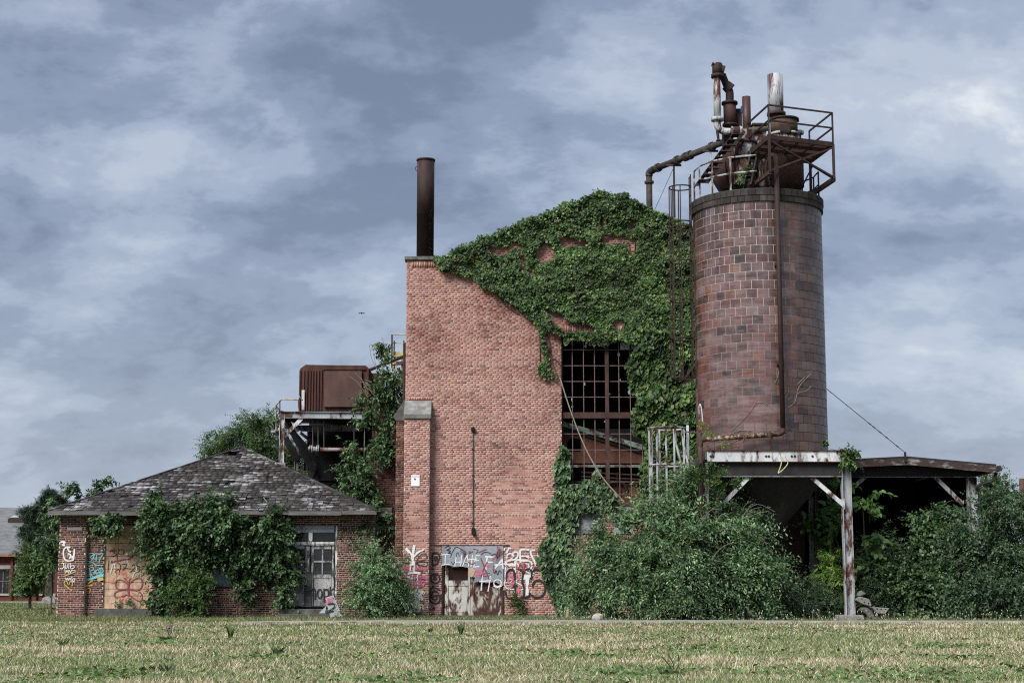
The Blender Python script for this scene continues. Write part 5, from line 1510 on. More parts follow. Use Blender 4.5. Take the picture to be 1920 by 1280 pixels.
for i in range(NR):
    t0, t1 = i / NR, (i + 1) / NR
    half0, half1 = hw * (1 - t0), hw * (1 - t1)
    for xa, xb in ((-1, 1),):
        a0, a1 = eav + up_ * (SL * t0), eav + up_ * (SL * t1)
        def quad(u0, u1, v0, v1):
            deck.hexa([a0 + V(u0, 0, 0) - sn * 0.06, a0 + V(u1, 0, 0) - sn * 0.06, a1 + V(v1, 0, 0) - sn * 0.06, a1 + V(v0, 0, 0) - sn * 0.06, a0 + V(u0, 0, 0) - sn * 0.02, a0 + V(u1, 0, 0) - sn * 0.02, a1 + V(v1, 0, 0) - sn * 0.02, a1 + V(v0, 0, 0) - sn * 0.02])
        if 0.85 < t0 < 0.92:
            h0, h1 = P(433, 852, ap.y).x - ap.x, P(449, 852, ap.y).x - ap.x
            quad(-half0, h0, -half1, h0)
            quad(h1, half0, h1, half1)
        else:
            quad(-half0, half0, -half1, half1)
    hm_ = hw * (1 - (t0 + 0.5 / NR))
    x = -hm_ - random.random() * 0.15
    while x < hm_:
        w = random.choice((0.16, 0.2, 0.24)) * random.uniform(0.92, 1.08)
        xa, xb = max(x, -hm_ - 0.02), min(x + w, hm_ + 0.02)
        if xb - xa > 0.05:
            xc = ap.x + (xa + xb) / 2
            tm = t0 + 0.5 / NR
            if not hole(xc, tm) and random.random() > 0.012:
                lift = 0.012 + (0.02 * random.random() if random.random() < 0.25 else 0.0)
                p = eav + up_ * (SL * t0 - 0.03 * (1 if random.random() < 0.05 else 0)) + V((xa + xb) / 2, 0, 0)
                cand.append((p, (xb - xa) / 2 - 0.004, lift))
        x += w
def shingle_verts(p, hx, lift):
    e = V(hx, 0, 0)
    a, b = p - up_ * 0.02 + sn * lift, p + up_ * (dh + 0.04) - sn * 0.006
    th_ = sn * 0.013
    return [a - e, a + e, b + e, b - e, a - e + th_, a + e + th_, b + e + th_ * 0.4, b - e + th_ * 0.4]
SF = np.array([(4, 5, 6, 7), (0, 1, 5, 4), (1, 2, 6, 5), (3, 0, 4, 7)])
deck.build('roof_deck', m_black, hs)
allv = []
nind = 0
_sm = {}
for k, (p, hx, lift) in enumerate(cand):
    if hx > 0.07 and nind < 300 and p.z < ze + 1.1:
        key = (round(hx / 0.02), round(lift / 0.01))
        if key not in _sm:
            me = bpy.data.meshes.new('shingle')
            me.from_pydata([tuple(q) for q in shingle_verts(V(0, 0, 0), key[0] * 0.02 - 0.006, key[1] * 0.01)], [], [tuple(int(i) for i in q) for q in SF])
            me.materials.append(m_sh)
            _sm[key] = me
        o = bpy.data.objects.new('shingle', _sm[key])
        o.location = p - wloc(hs)
        o.parent = hs
        COL.objects.link(o)
        nind += 1
    else:
        allv += [tuple(q) for q in shingle_verts(p, hx, lift)]
f = ((np.arange(len(allv) // 8) * 8)[:, None, None] + SF[None]).reshape(-1, 4)
link_np('shingles', np.array(allv), f, m_sh, hs)['kind'] = 'stuff'
cl, cr_, bl_, br_ = V(hl, YE, ze), V(hrr, YE, ze), V(hl, YE + 2 * hw, ze), V(hrr, YE + 2 * hw, ze)
for a, b in ((bl_, cl), (cr_, br_), (br_, bl_)):
    MB().prism([a, b, ap], (0, 0, -0.05)).build('roof_slope', m_sh, hs)
for c in (cl, cr_):
    for k in range(22):
        a, b = c.lerp(ap, k / 22), c.lerp(ap, (k + 1.12) / 22)
        MB().bar(a + V(0, 0, 0.02), b + V(0, 0, 0.015), 0.16, 0.03, (0, 0, 1)).build('hip_shingle', m_sh, hs)
for a, b in ((90, 124), (124.5, 189), (189.6, 300), (300.5, 420), (420.6, 540), (540.6, 640), (640.5, 706)):
    dz = random.uniform(-0.015, 0.012)
    MB().box(P(a, 957, YE).x, P(b, 957, YE).x, YE - 0.02, YE + 0.02, ze - 0.13 + dz, ze + 0.0 + dz).build('fascia_board', m_wood_grey, hs)
MB().box(hl + 0.02, hrr - 0.02, YE + 0.021, YH + 0.3, ze - 0.10, ze - 0.07).build('soffit', m_darksteel, hs)
MB().box(hl + 0.02, hl + 0.6, YH + 0.31, YE + 2 * hw, ze - 0.10, ze - 0.07).build('soffit', m_darksteel, hs)
MB().bar(P(494, 932, YE + 0.5) , P(503, 944, YE + 0.5), 0.05, 0.02).build('loose_lath', m_conc_pale, hs)
# boarded window
bw = MB().box(ox0, ox1, YH + 0.10, YH + 0.14, oz0, oz1).build('boarded_window', m_black, hs)
e6 = lambda a, b: (100 + a / 8.0, 990 + b / 8.0)
seams = [985, 1017.5, 1030, 1042.5, 1066, 1091.5, 1103.5, 1116.5, 1141]
for i in range(len(seams) - 1):
    zt_, zb_ = P(0, seams[i], YH).z, P(0, seams[i + 1], YH).z
    for xa, xb in ((ox0 + 0.0, P(220 if i < 3 else 218, 0, YH).x), (P(220.3 if i < 3 else 218.3, 0, YH).x, P(265, 0, YH).x), (P(265.3, 0, YH).x, ox1)):
        MB().box(xa + 0.003, xb - 0.003, YH + 0.06 + random.uniform(-.003, .003), YH + 0.095, zb_ + 0.007, zt_ - 0.007).build('strand_board', m_osb, bw)
tag(bw, 'window boarded with pale strand board sprayed with a maroon butterfly')
YO = YH + 0.05
E6 = (100, 990, 8.0)
strokes('graffiti', [[(875, 345), (925, 338), (905, 362), (945, 385), (915, 412), (870, 412)], circ(1018, 355, 42, 38), [(1228, 330), (1225, 392), (1280, 395), (1290, 360), (1270, 330), (1228, 330)], [(832, 485), (815, 655)], [(880, 480), (860, 520)], [(930, 640), (980, 615), (990, 650), (950, 668), (925, 650)], [(955, 510), (1005, 545), (1000, 620)], [(1025, 540), (1100, 538), (1030, 650)], [(1060, 590), (1110, 595)], [(1175, 560), (1210, 540), (1225, 580), (1180, 630), (1150, 660)], [(1180, 630), (1230, 640)], [(1255, 560), (1300, 575), (1262, 600), (1300, 620), (1262, 655)]], s_black, bw, YO - 0.003, *E6, 0.022)
strokes('graffiti', [[(1125, 850), (1060, 790), (985, 768), (935, 800), (940, 880), (1000, 915), (1120, 905)], [(1125, 850), (1180, 790), (1260, 745), (1325, 770), (1335, 850), (1290, 915), (1220, 925), (1140, 905)], [(1120, 920), (1000, 930), (920, 970), (930, 1030), (1010, 1030), (1100, 990)], [(1140, 920), (1250, 935), (1320, 980), (1330, 1060), (1290, 1090), (1210, 1050), (1150, 1000)], [0.07, (1128, 830), (1125, 930), (1128, 1010)], [(1125, 830), (1090, 760), (1060, 745)], [(1128, 830), (1140, 770), (1165, 745)], [(840, 345), (900, 320), (945, 330), (955, 400), (965, 480), (1040, 468), (1100, 460)], [(880, 510), (960, 480)], [(1115, 400), (1200, 440)], [(1195, 395), (1125, 465)], [(1260, 500), (1300, 490)]], s_maroon, bw, YO - 0.006, *E6, 0.036)
strokes('graffiti', [[0.03, (860, 660), (890, 560), (915, 530), (925, 600)], [0.03, (1100, 470), (1140, 560)], [0.03, (1190, 730), (1220, 660), (1260, 640)], [0.04, (1240, 560), (1250, 620)]], s_white_thin, bw, YO - 0.008, *E6, 0.03)
strokes('graffiti', [[0.10, (960, 690), (1050, 660), (1100, 720)], [0.10, (820, 780), (900, 800)], [0.08, (985, 1040), (1080, 1060), (1160, 1040)], [0.05, (1360, 900), (1430, 890), (1440, 940), (1380, 960)], [0.05, (1270, 850), (1275, 960)], [0.05, (1030, 1100), (1040, 1160)], [0.05, (1290, 500), (1310, 540)], [0.06, (1160, 940), (1230, 1000)]], s_orange, bw, YO - 0.009, *E6, 0.05)
MB().box(P(184, 0, YH).x, P(290, 0, YH).x, YH - 0.22, YH - 0.02, 0.0, oz0).build('window_sill', m_conc_dark, hs)
YQ = YH - 0.22 - 0.022
strokes('graffiti', [[0.06, (115, 205), (160, 200), (175, 215)], [0.05, (135, 245), (165, 255)], [0.05, (150, 190), (165, 260)], [0.05, (250, 285), (190, 285), (155, 330), (155, 410), (180, 470), (240, 490), (300, 470)], [0.055, (315, 315), (310, 390), (300, 465)], [0.05, (215, 300), (235, 340), (260, 350)], [0.05, (225, 380), (260, 400), (245, 450)], [0.07, (255, 430), (300, 430)], [0.025, (150, 520), (155, 570), (130, 605), (105, 595)], [0.025, (120, 525), (180, 520)], [0.025, (180, 540), (182, 595), (205, 595), (210, 540)], [0.025, (235, 525), (232, 600)], [0.025, (262, 520), (262, 600), (310, 590), (305, 555), (265, 565)], [0.022, (185, 670), (190, 625), (205, 655), (220, 625), (228, 672)], [0.022, (240, 625), (255, 655), (275, 628), (245, 690)], [0.022, (280, 630), (325, 632)], [0.022, (180, 740), (195, 775), (210, 745), (225, 775), (240, 740)], [0.022, (250, 745), (250, 770)], [0.022, (285, 735), (265, 745), (270, 800)], [0.022, (295, 790), (285, 765), (315, 750), (320, 780), (290, 800), (325, 800)]], s_white, hs, YQ, *E6, 0.03)
strokes('graffiti', [[0.03, (170, 790), (165, 830), (220, 890), (275, 930)], [0.025, (215, 830), (205, 795), (180, 785)], [0.025, (235, 840), (260, 790), (285, 810), (285, 860)], [0.05, (150, 490)], [0.05, (260, 490)], [0.03, (170, 560), (165, 640)], [0.03, (160, 715), (250, 680), (340, 645)], [0.025, (225, 400), (210, 430)]], s_yellow, hs, YQ - 0.003, *E6, 0.03)
YR = YH - 0.022
strokes('graffiti', [[0.05, (495, 335)], [0.05, (725, 330)], [0.04, (488, 400)], [(520, 385), (590, 370), (600, 400), (550, 430), (590, 455), (560, 490), (500, 495)], [(620, 385), (605, 450), (655, 455)], [(655, 390), (640, 490)], [(670, 390), (745, 380), (700, 460), (685, 515)], [(505, 530), (590, 512), (640, 550), (745, 552)], [(545, 600), (560, 735)], [(520, 600), (590, 580), (600, 620), (555, 645), (590, 725)], [(625, 620), (622, 680)], [(668, 615), (640, 640), (645, 680), (672, 675)], circ(715, 630, 32, 38), [(715, 600), (715, 660)], [0.07, (490, 780), (600, 745), (740, 705)], [0.06, (640, 720), (745, 690)]], s_cyan, hs, YR, *E6, 0.028)
strokes('graffiti', [[0.05, (460, 775), (458, 855), (580, 852)], [0.04, (520, 830), (585, 780)], [0.03, (485, 920), (520, 900), (555, 910), (545, 965)], [0.10, (680, 770), (735, 755)], [0.03, (530, 560), (590, 555)]], s_yellow, hs, YR - 0.003, *E6, 0.03)
# vine-hidden window with pale blue board
b2 = MB().box(gx0, gx1, YH + 0.10, YH + 0.14, gz0, gz1).build('boarded_window', MAT('pale_blue_board', [(0.3, (0.26, 0.33, 0.42)), (0.7, (0.36, 0.43, 0.52))], 3, rough=0.8), hs)
tag(b2, 'pale blue board just showing through the vines')
MB().box(gx0 - 0.08, gx1 + 0.08, YH - 0.05, YH + 0.09, gz0 - 0.07, gz0).build('window_sill', m_conc_dark, hs)
# entrance
e7 = lambda a, b: (500 + a / 5.12, 920 + b / 5.12)
def hbox(x0, x1, y0, y1, ya, yb, name, mat, par):
    p, q = P(*e7(x0, y1), YH), P(*e7(x1, y0), YH)
    return MB().box(p.x, q.x, YH + ya, YH + yb, p.z, q.z).build(name, mat, par)
ent = hbox(150, 172, 335, 1120, 0.0, 0.12, 'entrance', m_wood_white, hs)
tag(ent, 'old white double door behind a torn steel mesh screen')
hbox(650, 680, 335, 1120, 0.0, 0.12, 'door_jamb', m_wood_white, ent)
hbox(172, 650, 335, 396, -0.015, 0.10, 'lintel_board', m_bluesheet, ent)
hbox(172, 650, 488, 522, 0.0, 0.12, 'transom', m_wood_white, ent)
hbox(402, 440, 396, 488, 0.01, 0.11, 'mullion', m_wood_white, ent)
hbox(172, 650, 396, 488, 0.14, 0.15, 'transom_light', m_panewin, ent)
for x0, x1 in ((176, 392), (420, 648)):
    lf = hbox(x0, x0 + 30, 525, 1100, 0.04, 0.09, 'door_leaf', m_wood_white, ent)
    hbox(x1 - 30, x1, 525, 1100, 0.04, 0.09, 'stile', m_wood_white, lf)
    hbox(x0 + 30, x1 - 30, 525, 555, 0.041, 0.09, 'rail', m_wood_white, lf)
    hbox(x0 + 30, x1 - 30, 798, 835, 0.041, 0.09, 'rail', m_wood_white, lf)
    hbox(x0 + 30, x1 - 30, 668, 684, 0.042, 0.085, 'glazing_bar', m_wood_white, lf)
    xm_ = (x0 + x1) / 2
    hbox(xm_ - 8, xm_ + 8, 555, 798, 0.043, 0.086, 'glazing_bar', m_wood_white, lf)
    hbox(x0 + 30, x1 - 30, 555, 798, 0.09, 0.10, 'pane', m_panewin, lf)
    hbox(x0 + 30, x1 - 30, 835, 1100, 0.06, 0.08, 'panel', PAINT('scuffed_white_panel', (0.66, 0.67, 0.68), rust=((0.22, 0.16, 0.16), (0.28, 0.28, 0.28)), amt=0.30, scale=4), lf)
hbox(372, 432, 780, 1112, -0.02, 0.03, 'centre_post', m_wood_grey, ent)
hbox(385, 412, 525, 780, -0.01, 0.035, 'centre_post', m_wood_white, ent)
strokes('graffiti', [[(428, 870), (425, 950), (424, 1030)], [(428, 965), (455, 935), (468, 970), (466, 1035)], circ(510, 985, 22, 42), [(550, 940), (552, 1060)], [(552, 950), (585, 945), (590, 1000), (556, 1020)], [(612, 920), (612, 1030)], [(645, 930), (615, 975), (645, 1030)]], s_black, ent, YH + 0.035, 500, 920, 5.12, 0.045)
ms = MB()
def mw(a, b):
    ms.bar(P(*e7(*a), YH - 0.04), P(*e7(*b), YH - 0.04), 0.0032, 0.0032)
L_, R_, T_, Bt = 176, 648, 535, 1105
st_ = 15
k = -int((Bt - T_) / st_)
while L_ + k * st_ < R_:
    for sgn in (1, -1):
        x0 = L_ + k * st_ if sgn == 1 else R_ - k * st_
        # clip diagonal x = x0 + sgn * s, y = T_ + s
        s0 = max(0, (L_ - x0) if sgn == 1 else (x0 - R_))
        s1 = min(Bt - T_, (R_ - x0) if sgn == 1 else (x0 - L_))
        if s1 > s0:
            mw((x0 + sgn * s0, T_ + s0), (x0 + sgn * s1, T_ + s1))
    k += 1
mo = ms.build('mesh_screen', m_wire, ent)
mo['kind'] = 'stuff'
for a, b in (((172, 530), (650, 505)), ((172, 1108), (650, 1108)), ((200, 776), (650, 776)), ((628, 545), (655, 800))):
    MB().bar(P(*e7(*a), YH - 0.045), P(*e7(*b), YH - 0.045), 0.02, 0.02).build('screen_bar', m_wire, ent)
for x0, x1, y0, y1, d0, d1 in ((105, 600, 1182, 1225, 1.0, 0.5), (120, 620, 1132, 1182, 0.5, 0.0)):
    p, q = P(*e7(x0, y1), YH - d0), P(*e7(x1, y0), YH - d0)
    MB().box(p.x, q.x, YH - d0, YH - 0.02 if d0 < 0.6 else YH - 0.51, 0, max(q.z, 0.1)).build('step', m_conc_dark, hs, bevel=0.015)
# leaning scrap of sheet
YLn = YH - 1.6
lsx = [P(x, y, YLn + d) for x, y, d in ((610, 1120, 0.03), (625, 1115, 0.03), (641, 1153.5, 0.0), (619, 1157, 0.0))]
ls_ = MB().prism(lsx, (0, 0.012, 0)).build('leaning_sheet', PAINT('pale_sheet_metal', (0.46, 0.49, 0.53), amt=0.06, scale=2.0, stretch=(1, 1, 0.6)))
tag(ls_, 'grey metal sheet with pink and black paint leaning at the steps', 'sheet metal')
YLs = lambda y: YLn
strokes('graffiti', [[0.05, (590, 1085), (640, 1080), (655, 1100), (630, 1130), (600, 1150)], [0.04, (600, 1165), (640, 1150)]], s_black, ls_, YLn - 0.006, 500, 920, 5.12, 0.05)
strokes('graffiti', [[0.13, (585, 1040), (630, 1035)], [0.10, (580, 1070), (620, 1060)]], s_hotpink, ls_, YLn - 0.004, 500, 920, 5.12, 0.1)
p = P(604, 1148, YH - 0.7)
tag(MB().prism([(p.x - 0.1, YH - 0.7, 0.13), (p.x + 0.09, YH - 0.7, 0.13), (p.x + 0.12, YH - 0.62, 0.36)], (0, 0.01, 0)).build('scrap_shard', m_bluesheet), 'small triangular pale shard lying on the door step', 'scrap')

# iron boot frames in front of the house
def iron_frame(px0, px1, pyt, pym, Y, label, arms):
    a, b = P(px0, pyt, Y), P(px1, pyt, Y)
    z1, zm_ = a.z, P(px0, pym, Y).z
    t = thing('iron_frame', label, 'iron frame', ((a.x + b.x) / 2, Y, 0), 'iron frames before the house')
    for x in (a.x, b.x):
        MB().tube([(x, Y, 0), (x, Y, z1)], 0.022, 6).build('post', m_rust_dark, t)
    MB().tube([(a.x - 0.02, Y, zm_), (b.x + arms, Y, zm_)], 0.02, 6).build('bar', m_rust, t)
    if arms > 0.1:
        MB().tube([(a.x - 0.06, Y, z1 - 0.01), (a.x + 0.15, Y, z1 - 0.1), (b.x, Y, z1), (b.x + arms, Y, z1)], 0.02, 6).build('bar', m_rust, t)
    return t
iron_frame(330, 347, 1106, 1133, YH - 1.5, 'low H shaped iron frame in front of the bright sapling', 0.02)
iron_frame(424, 446, 1105, 1136, YH - 1.3, 'low iron frame with bent top bar below the pale blue board', 0.25)

# ------------------------------------------------------------------ link wall and brick pier between house and factory
YK = YF + 1.3
lk = thing('link_wall', 'dark brick link wall with a stone coping between house and factory', 'wall', (P(690, 0, YK).x, YK, 0))
kx_ = lambda px: P(px, 1000, YK).x
zk = P(0, 970, YK).z
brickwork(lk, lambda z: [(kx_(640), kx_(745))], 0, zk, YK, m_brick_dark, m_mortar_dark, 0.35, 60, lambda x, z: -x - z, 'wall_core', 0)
MB().box(kx_(636), kx_(737), YK - 0.14, YK + 0.4, zk, zk + 0.14).build('coping', m_conc, lk, bevel=0.02)
MB().box(kx_(636), kx_(735), YK - 0.05, YK + 0.4, zk + 0.143, zk + 0.32).build('coping', m_conc_dark, lk, bevel=0.02)
YM = YF + 2.6
pi_ = thing('brick_pier', 'vine draped dark brick pier behind the factory corner', 'wall', (P(720, 0, YM).x, YM, 0))
mx = lambda px: P(px, 850, YM).x
zp = P(0, 751, YM).z
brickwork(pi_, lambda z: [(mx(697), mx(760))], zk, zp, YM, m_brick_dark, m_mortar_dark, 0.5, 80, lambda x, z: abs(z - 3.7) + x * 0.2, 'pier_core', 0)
MB().box(mx(694), mx(740), YM - 0.08, YM + 0.55, zp, zp + 0.09).build('cap', m_conc_dark, pi_)
MB().box(mx(697), mx(760), YM + 0.02, YM + 0.5, 0, zk).build('pier_foot', m_wall_plain, pi_)
YN = YF + 6
nx = lambda px: P(px, 720, YN).x
ch = thing('brick_stub', 'small brick stub behind the rusty hopper and the vine', 'wall', (nx(706), YN, P(0, 790, YN).z))
brickwork(ch, lambda z: [(nx(694), nx(718))], P(0, 790, YN).z, P(0, 698, YN).z, YN, m_brick_dark, m_mortar_dark, 0.8, 0, None, 'stub_core', 0)

# ------------------------------------------------------------------ gantry with the rusty hopper
YA = 55.2
e8 = lambda a, b: (500 + a / 5.332, 640 + b / 5.332)
def A8(a, b, Y=YA):
    return P(*e8(a, b), Y)
ga = thing('steel_gantry', 'grey steel gantry on a white post rising through the house roof', 'gantry', (A8(150, 1260).x, YA, 0))
zr = A8(150, 1212).z
cx = A8(153, 1000).x
MB().ibeam((cx, YA, zr), (cx, YA, A8(150, 757).z), 0.17, 0.17, 0.015, (1, 0, 0)).build('post', m_white, ga)
MB().box(cx - 0.21, cx + 0.17, YA - 0.2, YA + 0.2, zr - 0.9, zr).build('plinth', m_conc, ga, bevel=0.02)
MB().ibeam(A8(135, 732, YA), A8(1000, 742, YA), 0.16, 0.235).build('beam', m_greysteel, ga)
MB().ibeam(A8(265, 868, YA + 2.2), A8(960, 868, YA + 2.2), 0.16, 0.21).build('beam', m_greysteel, ga)
MB().ibeam(A8(135, 722, YA + 0.1), A8(330, 800, YA + 3.5), 0.14, 0.22).build('beam', m_darksteel, ga)
MB().bar(A8(352, 768), A8(185, 935), 0.05, 0.13).build('knee_brace', m_white, ga)
MB().bar(A8(330, 905), A8(430, 985, YA + 1.5), 0.05, 0.10).build('knee_brace', m_greysteel, ga)
for a, b, dy in (((190, 775), (470, 1290), 1.2), ((250, 900), (600, 1300), 2.4), ((185, 960), (310, 1190), 2.0)):
    MB().bar(A8(*a, YA + dy), A8(*b, YA + dy), 0.12, 0.22).build('diagonal', m_black, ga)
for x, y0, y1, dy in ((300, 1050, 1290, 2.2), (395, 1200, 1290, 1.4), (430, 900, 1280, 3.0)):
    MB().ibeam(A8(x, y1, YA + dy), A8(x, y0, YA + dy), 0.16, 0.16, 0.015, (1, 0, 0)).build('post', m_greysteel if x == 300 else m_darksteel, ga)
for x, y1 in ((460, 1060), (513, 1050), (873, 1060), (572, 1090)):
    MB().bar(A8(x, 770, YA + 0.3), A8(x, y1, YA + 0.3), 0.025).build('hanger_rod', m_wire, ga)
MB().box(A8(200, 0).x, A8(1000, 0).x, YA + 0.12, YA + 3.6, A8(0, 716).z, A8(0, 700).z).build('deck_plate', m_rust_dark, ga)
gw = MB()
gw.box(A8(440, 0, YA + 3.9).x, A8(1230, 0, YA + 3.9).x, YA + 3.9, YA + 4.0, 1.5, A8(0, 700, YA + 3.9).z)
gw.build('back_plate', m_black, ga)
gp = thing('valve_pipe', 'faded red and grey pipe with white valve flanges under the gantry', 'pipe', A8(600, 1080, YA + 0.5))
MB().tube([A8(500, 1078, YA + 0.5), A8(1010, 1082, YA + 0.5)], 0.07, 10).build('run', PAINT('faded_red_pipe', (0.30, 0.26, 0.26), rust=((0.12, 0.03, 0.03), (0.20, 0.06, 0.055)), amt=0.5, scale=3), gp, True)
for x in (430, 450, 500, 515):
    MB().tube([A8(x, 1074, YA + 0.5), A8(x + 10, 1074, YA + 0.5)], 0.14, 12).build('flange', m_white2, gp)
MB().tube([A8(415, 1074, YA + 0.5), A8(500, 1074, YA + 0.5)], 0.09, 10).build('valve_body', m_white2, gp)
MB().lathe(V(A8(620, 0, YA + 2).x, YA + 2, 0), [(0.55, A8(0, 1400, YA + 2).z), (0.35, A8(0, 1200, YA + 2).z), (0.35, A8(0, 1120, YA + 2).z), (0.30, A8(0, 1090, YA + 2).z)], 16).build('vertical_drum', m_black, gp)
hp = thing('rusty_hopper', 'big red rust steel hopper with ribbed side and square plate on the gantry', 'hopper', (A8(670, 700).x, YA + 1.4, A8(0, 698).z))
h0, h1 = A8(327, 697, YA + 0.4), A8(1020, 235, YA + 0.4)
zb_, zt_ = A8(0, 697, YA + 0.4).z, A8(0, 232, YA + 0.4).z
bev = A8(378, 0, YA + 0.4).x - A8(327, 0, YA + 0.4).x
y0_, y1_ = YA + 0.4, YA + 3.2
MB().prism([(h0.x, y0_, zb_), (h1.x, y0_, zb_), (h1.x, y0_, zt_ - 0.12), (h1.x - 0.1, y0_, zt_ - 0.03), (h0.x + bev, y0_, zt_), (h0.x, y0_, zt_ - 0.14)], (0, y1_ - y0_, 0)).build('body', m_rust_red, hp)
for a in (335, 372, 405, 435, 462, 490, 520, 548):
    x = A8(a, 0, y0_).x
    MB().box(x, x + 0.045, y0_ - 0.05, y0_ - 0.001, zb_ + 0.02, zt_ - 0.2).build('rib', m_rust_red, hp)
x0_, x1_ = A8(585, 0, y0_ - 0.08).x, A8(957, 0, y0_ - 0.08).x
MB().box(x0_, x1_, y0_ - 0.11, y0_ - 0.001, A8(0, 655, y0_ - .1).z, A8(0, 295, y0_ - .1).z).build('plate', m_rust_panel, hp, bevel=0.01)
MB().box(x0_ - 0.06, x1_ + 0.12, y0_ - 0.06, y0_ - 0.0015, A8(0, 285, y0_).z, A8(0, 262, y0_).z).build('ledge', m_rust_red, hp)
MB().bar(A8(365, 485, y0_ - 0.1), A8(362, 685, y0_ - 0.1), 0.10, 0.03).build('white_strut', m_white, hp)
MB().bar(A8(322, 545, y0_ - 0.1), A8(362, 590, y0_ - 0.1), 0.03, 0.03).build('white_strut', m_white, hp)
ra = thing('yellow_handrail', 'yellow pipe handrail at the left end of the gantry', 'railing', A8(120, 800, YA + 0.6))
zz_ = [A8(95, 905, YA + 0.9), A8(95, 638, YA + 0.9), A8(150, 578, YA + 0.5), A8(318, 582, YA + 0.5), A8(318, 700, YA + 0.5)]
MB().tube(zz_, 0.024, 7).build('top_rail', m_yellow, ra)
MB().tube([A8(95, 640, YA + 0.9), A8(132, 690, YA + 0.3)], 0.02, 6).build('rail', m_rust_dark, ra)
MB().tube([A8(95, 750, YA + 0.9), A8(132, 700, YA + 0.3)], 0.02, 6).build('rail', m_rust_dark, ra)
MB().tube([A8(132, 590, YA + 0.5), A8(132, 800, YA + 0.5)], 0.02, 6).build('post', m_rust_dark, ra)
MB().box(A8(90, 0, YA + .9).x, A8(135, 0, YA + .9).x, YA + 0.2, YA + 1.4, A8(0, 925, YA + .9).z, A8(0, 905, YA + .9).z).build('landing', m_greysteel, ra)
YY = 62.0
e9 = lambda x, y, d=0: P(x, y, YY + d)
yt = thing('yellow_tower', 'faded yellow lattice tower peeping out behind the factory corner', 'tower', (e9(740, 700).x, YY, 0))
for x, d in ((739, 0), (755, 0.0), (739, 1.6), (757, 1.6)):
    MB().bar((e9(x, 660, d).x, YY + d, 0), (e9(x, 660, d).x, YY + d, e9(0, 627 if d else 668).z), 0.10 if d == 0 else 0.05).build('leg', m_yellow if d == 0 else m_rust_dark, yt)
MB().box(e9(736, 660).x, e9(775, 660).x, YY - 0.1, YY + 0.06, e9(0, 669).z, e9(0, 660).z).build('girder', m_yellow, yt)
MB().box(e9(736, 660).x, e9(775, 660).x, YY - 0.1, YY + 0.06, e9(0, 684).z, e9(0, 678).z).build('girder', m_yellow, yt)
for y in (627, 643):
    MB().tube([e9(734, y), e9(775, y)], 0.022, 6).build('rail', m_yellow, yt)
MB().tube([e9(735, 627), e9(735, 690)], 0.03, 6).build('rail_post', m_rust_dark, yt)
MB().bar(e9(744, 690), e9(762, 705), 0.05).build('lattice', m_rust, yt)
MB().bar(e9(744, 716), e9(762, 696), 0.05).build('lattice', m_rust, yt)
MB().tube([e9(749, 690, .3), e9(749, 720, .3)], 0.03, 6).build('rod', m_wire, yt)
tag(MB().tube([P(694, 693, YN - 1), P(765, 665, YN - 3)], 0.06, 8).build('slanting_pipe', m_rust_dark), 'dark slanting pipe from the hopper to the factory corner', 'pipe')

# ------------------------------------------------------------------ far brick building, pole, boulder, bird
YR_ = 96.0
fb = thing('far_brick_building', 'distant dark red brick building with grey slate roof and skylight', 'building', (P(-40, 1100, YR_).x, YR_ + 5, 0))
fx = lambda px: P(px, 1080, YR_).x
fz = lambda py: P(0, py, YR_).z
m_farb = MAT('far_red_brick', [(0.3, (0.075, 0.026, 0.022)), (0.7, (0.13, 0.042, 0.036))], 3, rough=0.95, bump=0.2, bscale=14)
m_slate = MAT('grey_slate_roof', [(0.25, (0.085, 0.09, 0.095)), (0.5, (0.15, 0.155, 0.16)), (0.8, (0.23, 0.235, 0.235))], 1.6, (1, 1, 3), rough=0.85, bump=0.4, bscale=9)
wl = MB()
wins = [(-60, -34), (-9, 17), (27, 52), (78, 103)]
wy0, wy1 = 1112, 1066
edges = [-160] + [v for w in wins for v in w] + [190]
for i in range(0, len(edges), 2):
    wl.box(fx(edges[i]), fx(edges[i + 1]), YR_, YR_ + 0.4, fz(wy0), fz(wy1))
wl.box(fx(-160), fx(190), YR_, YR_ + 0.4, 0, fz(wy0))
wl.box(fx(-160), fx(190), YR_, YR_ + 0.4, fz(wy1), fz(1042))
wl.build('wall', m_farb, fb)
for a, b in wins:
    w_ = MB().box(fx(a), fx(b), YR_ + 0.2, YR_ + 0.24, fz(wy0), fz(wy1)).build('window', m_panewin, fb)
    for t in (0.0, 0.48, 0.94):
        MB().box(fx(a + (b - a) * t), fx(a + (b - a) * t) + 0.06, YR_ + 0.15, YR_ + 0.199, fz(wy0), fz(wy1)).build('frame', m_wood_grey, w_)
    MB().box(fx(a), fx(b), YR_ + 0.14, YR_ + 0.195, fz(1090), fz(1088.5)).build('frame', m_wood_grey, w_)
    MB().box(fx(a) - 0.1, fx(b) + 0.1, YR_ - 0.08, YR_ + 0.14, fz(1116), fz(1112)).build('sill', m_conc_pale, w_)
    MB().box(fx(a) - 0.15, fx(b) + 0.15, YR_ - 0.04, YR_ + 0.14, fz(1066), fz(1059)).build('lintel', m_conc_pale, w_)
for px in (20.5, 67):
    MB().box(fx(px), fx(px + 4), YR_ - 0.18, YR_ - 0.001, 0, fz(1046)).build('pilaster', m_farb, fb)
MB().box(fx(-162), fx(192), YR_ - 0.5, YR_ + 0.1, fz(1043), fz(1038)).build('cornice', MAT('tan_cornice', [(0.3, (0.20, 0.10, 0.07)), (0.7, (0.28, 0.15, 0.10))], 3), fb)
rz0, rz1 = fz(1038), P(0, 951, YR_ + 8).z
MB().prism([(fx(-162), YR_ - 0.5, rz0), (fx(-162), YR_ + 8, rz1), (fx(-162), YR_ + 17, rz0)], (fx(192) - fx(-162), 0, 0)).build('roof', m_slate, fb)
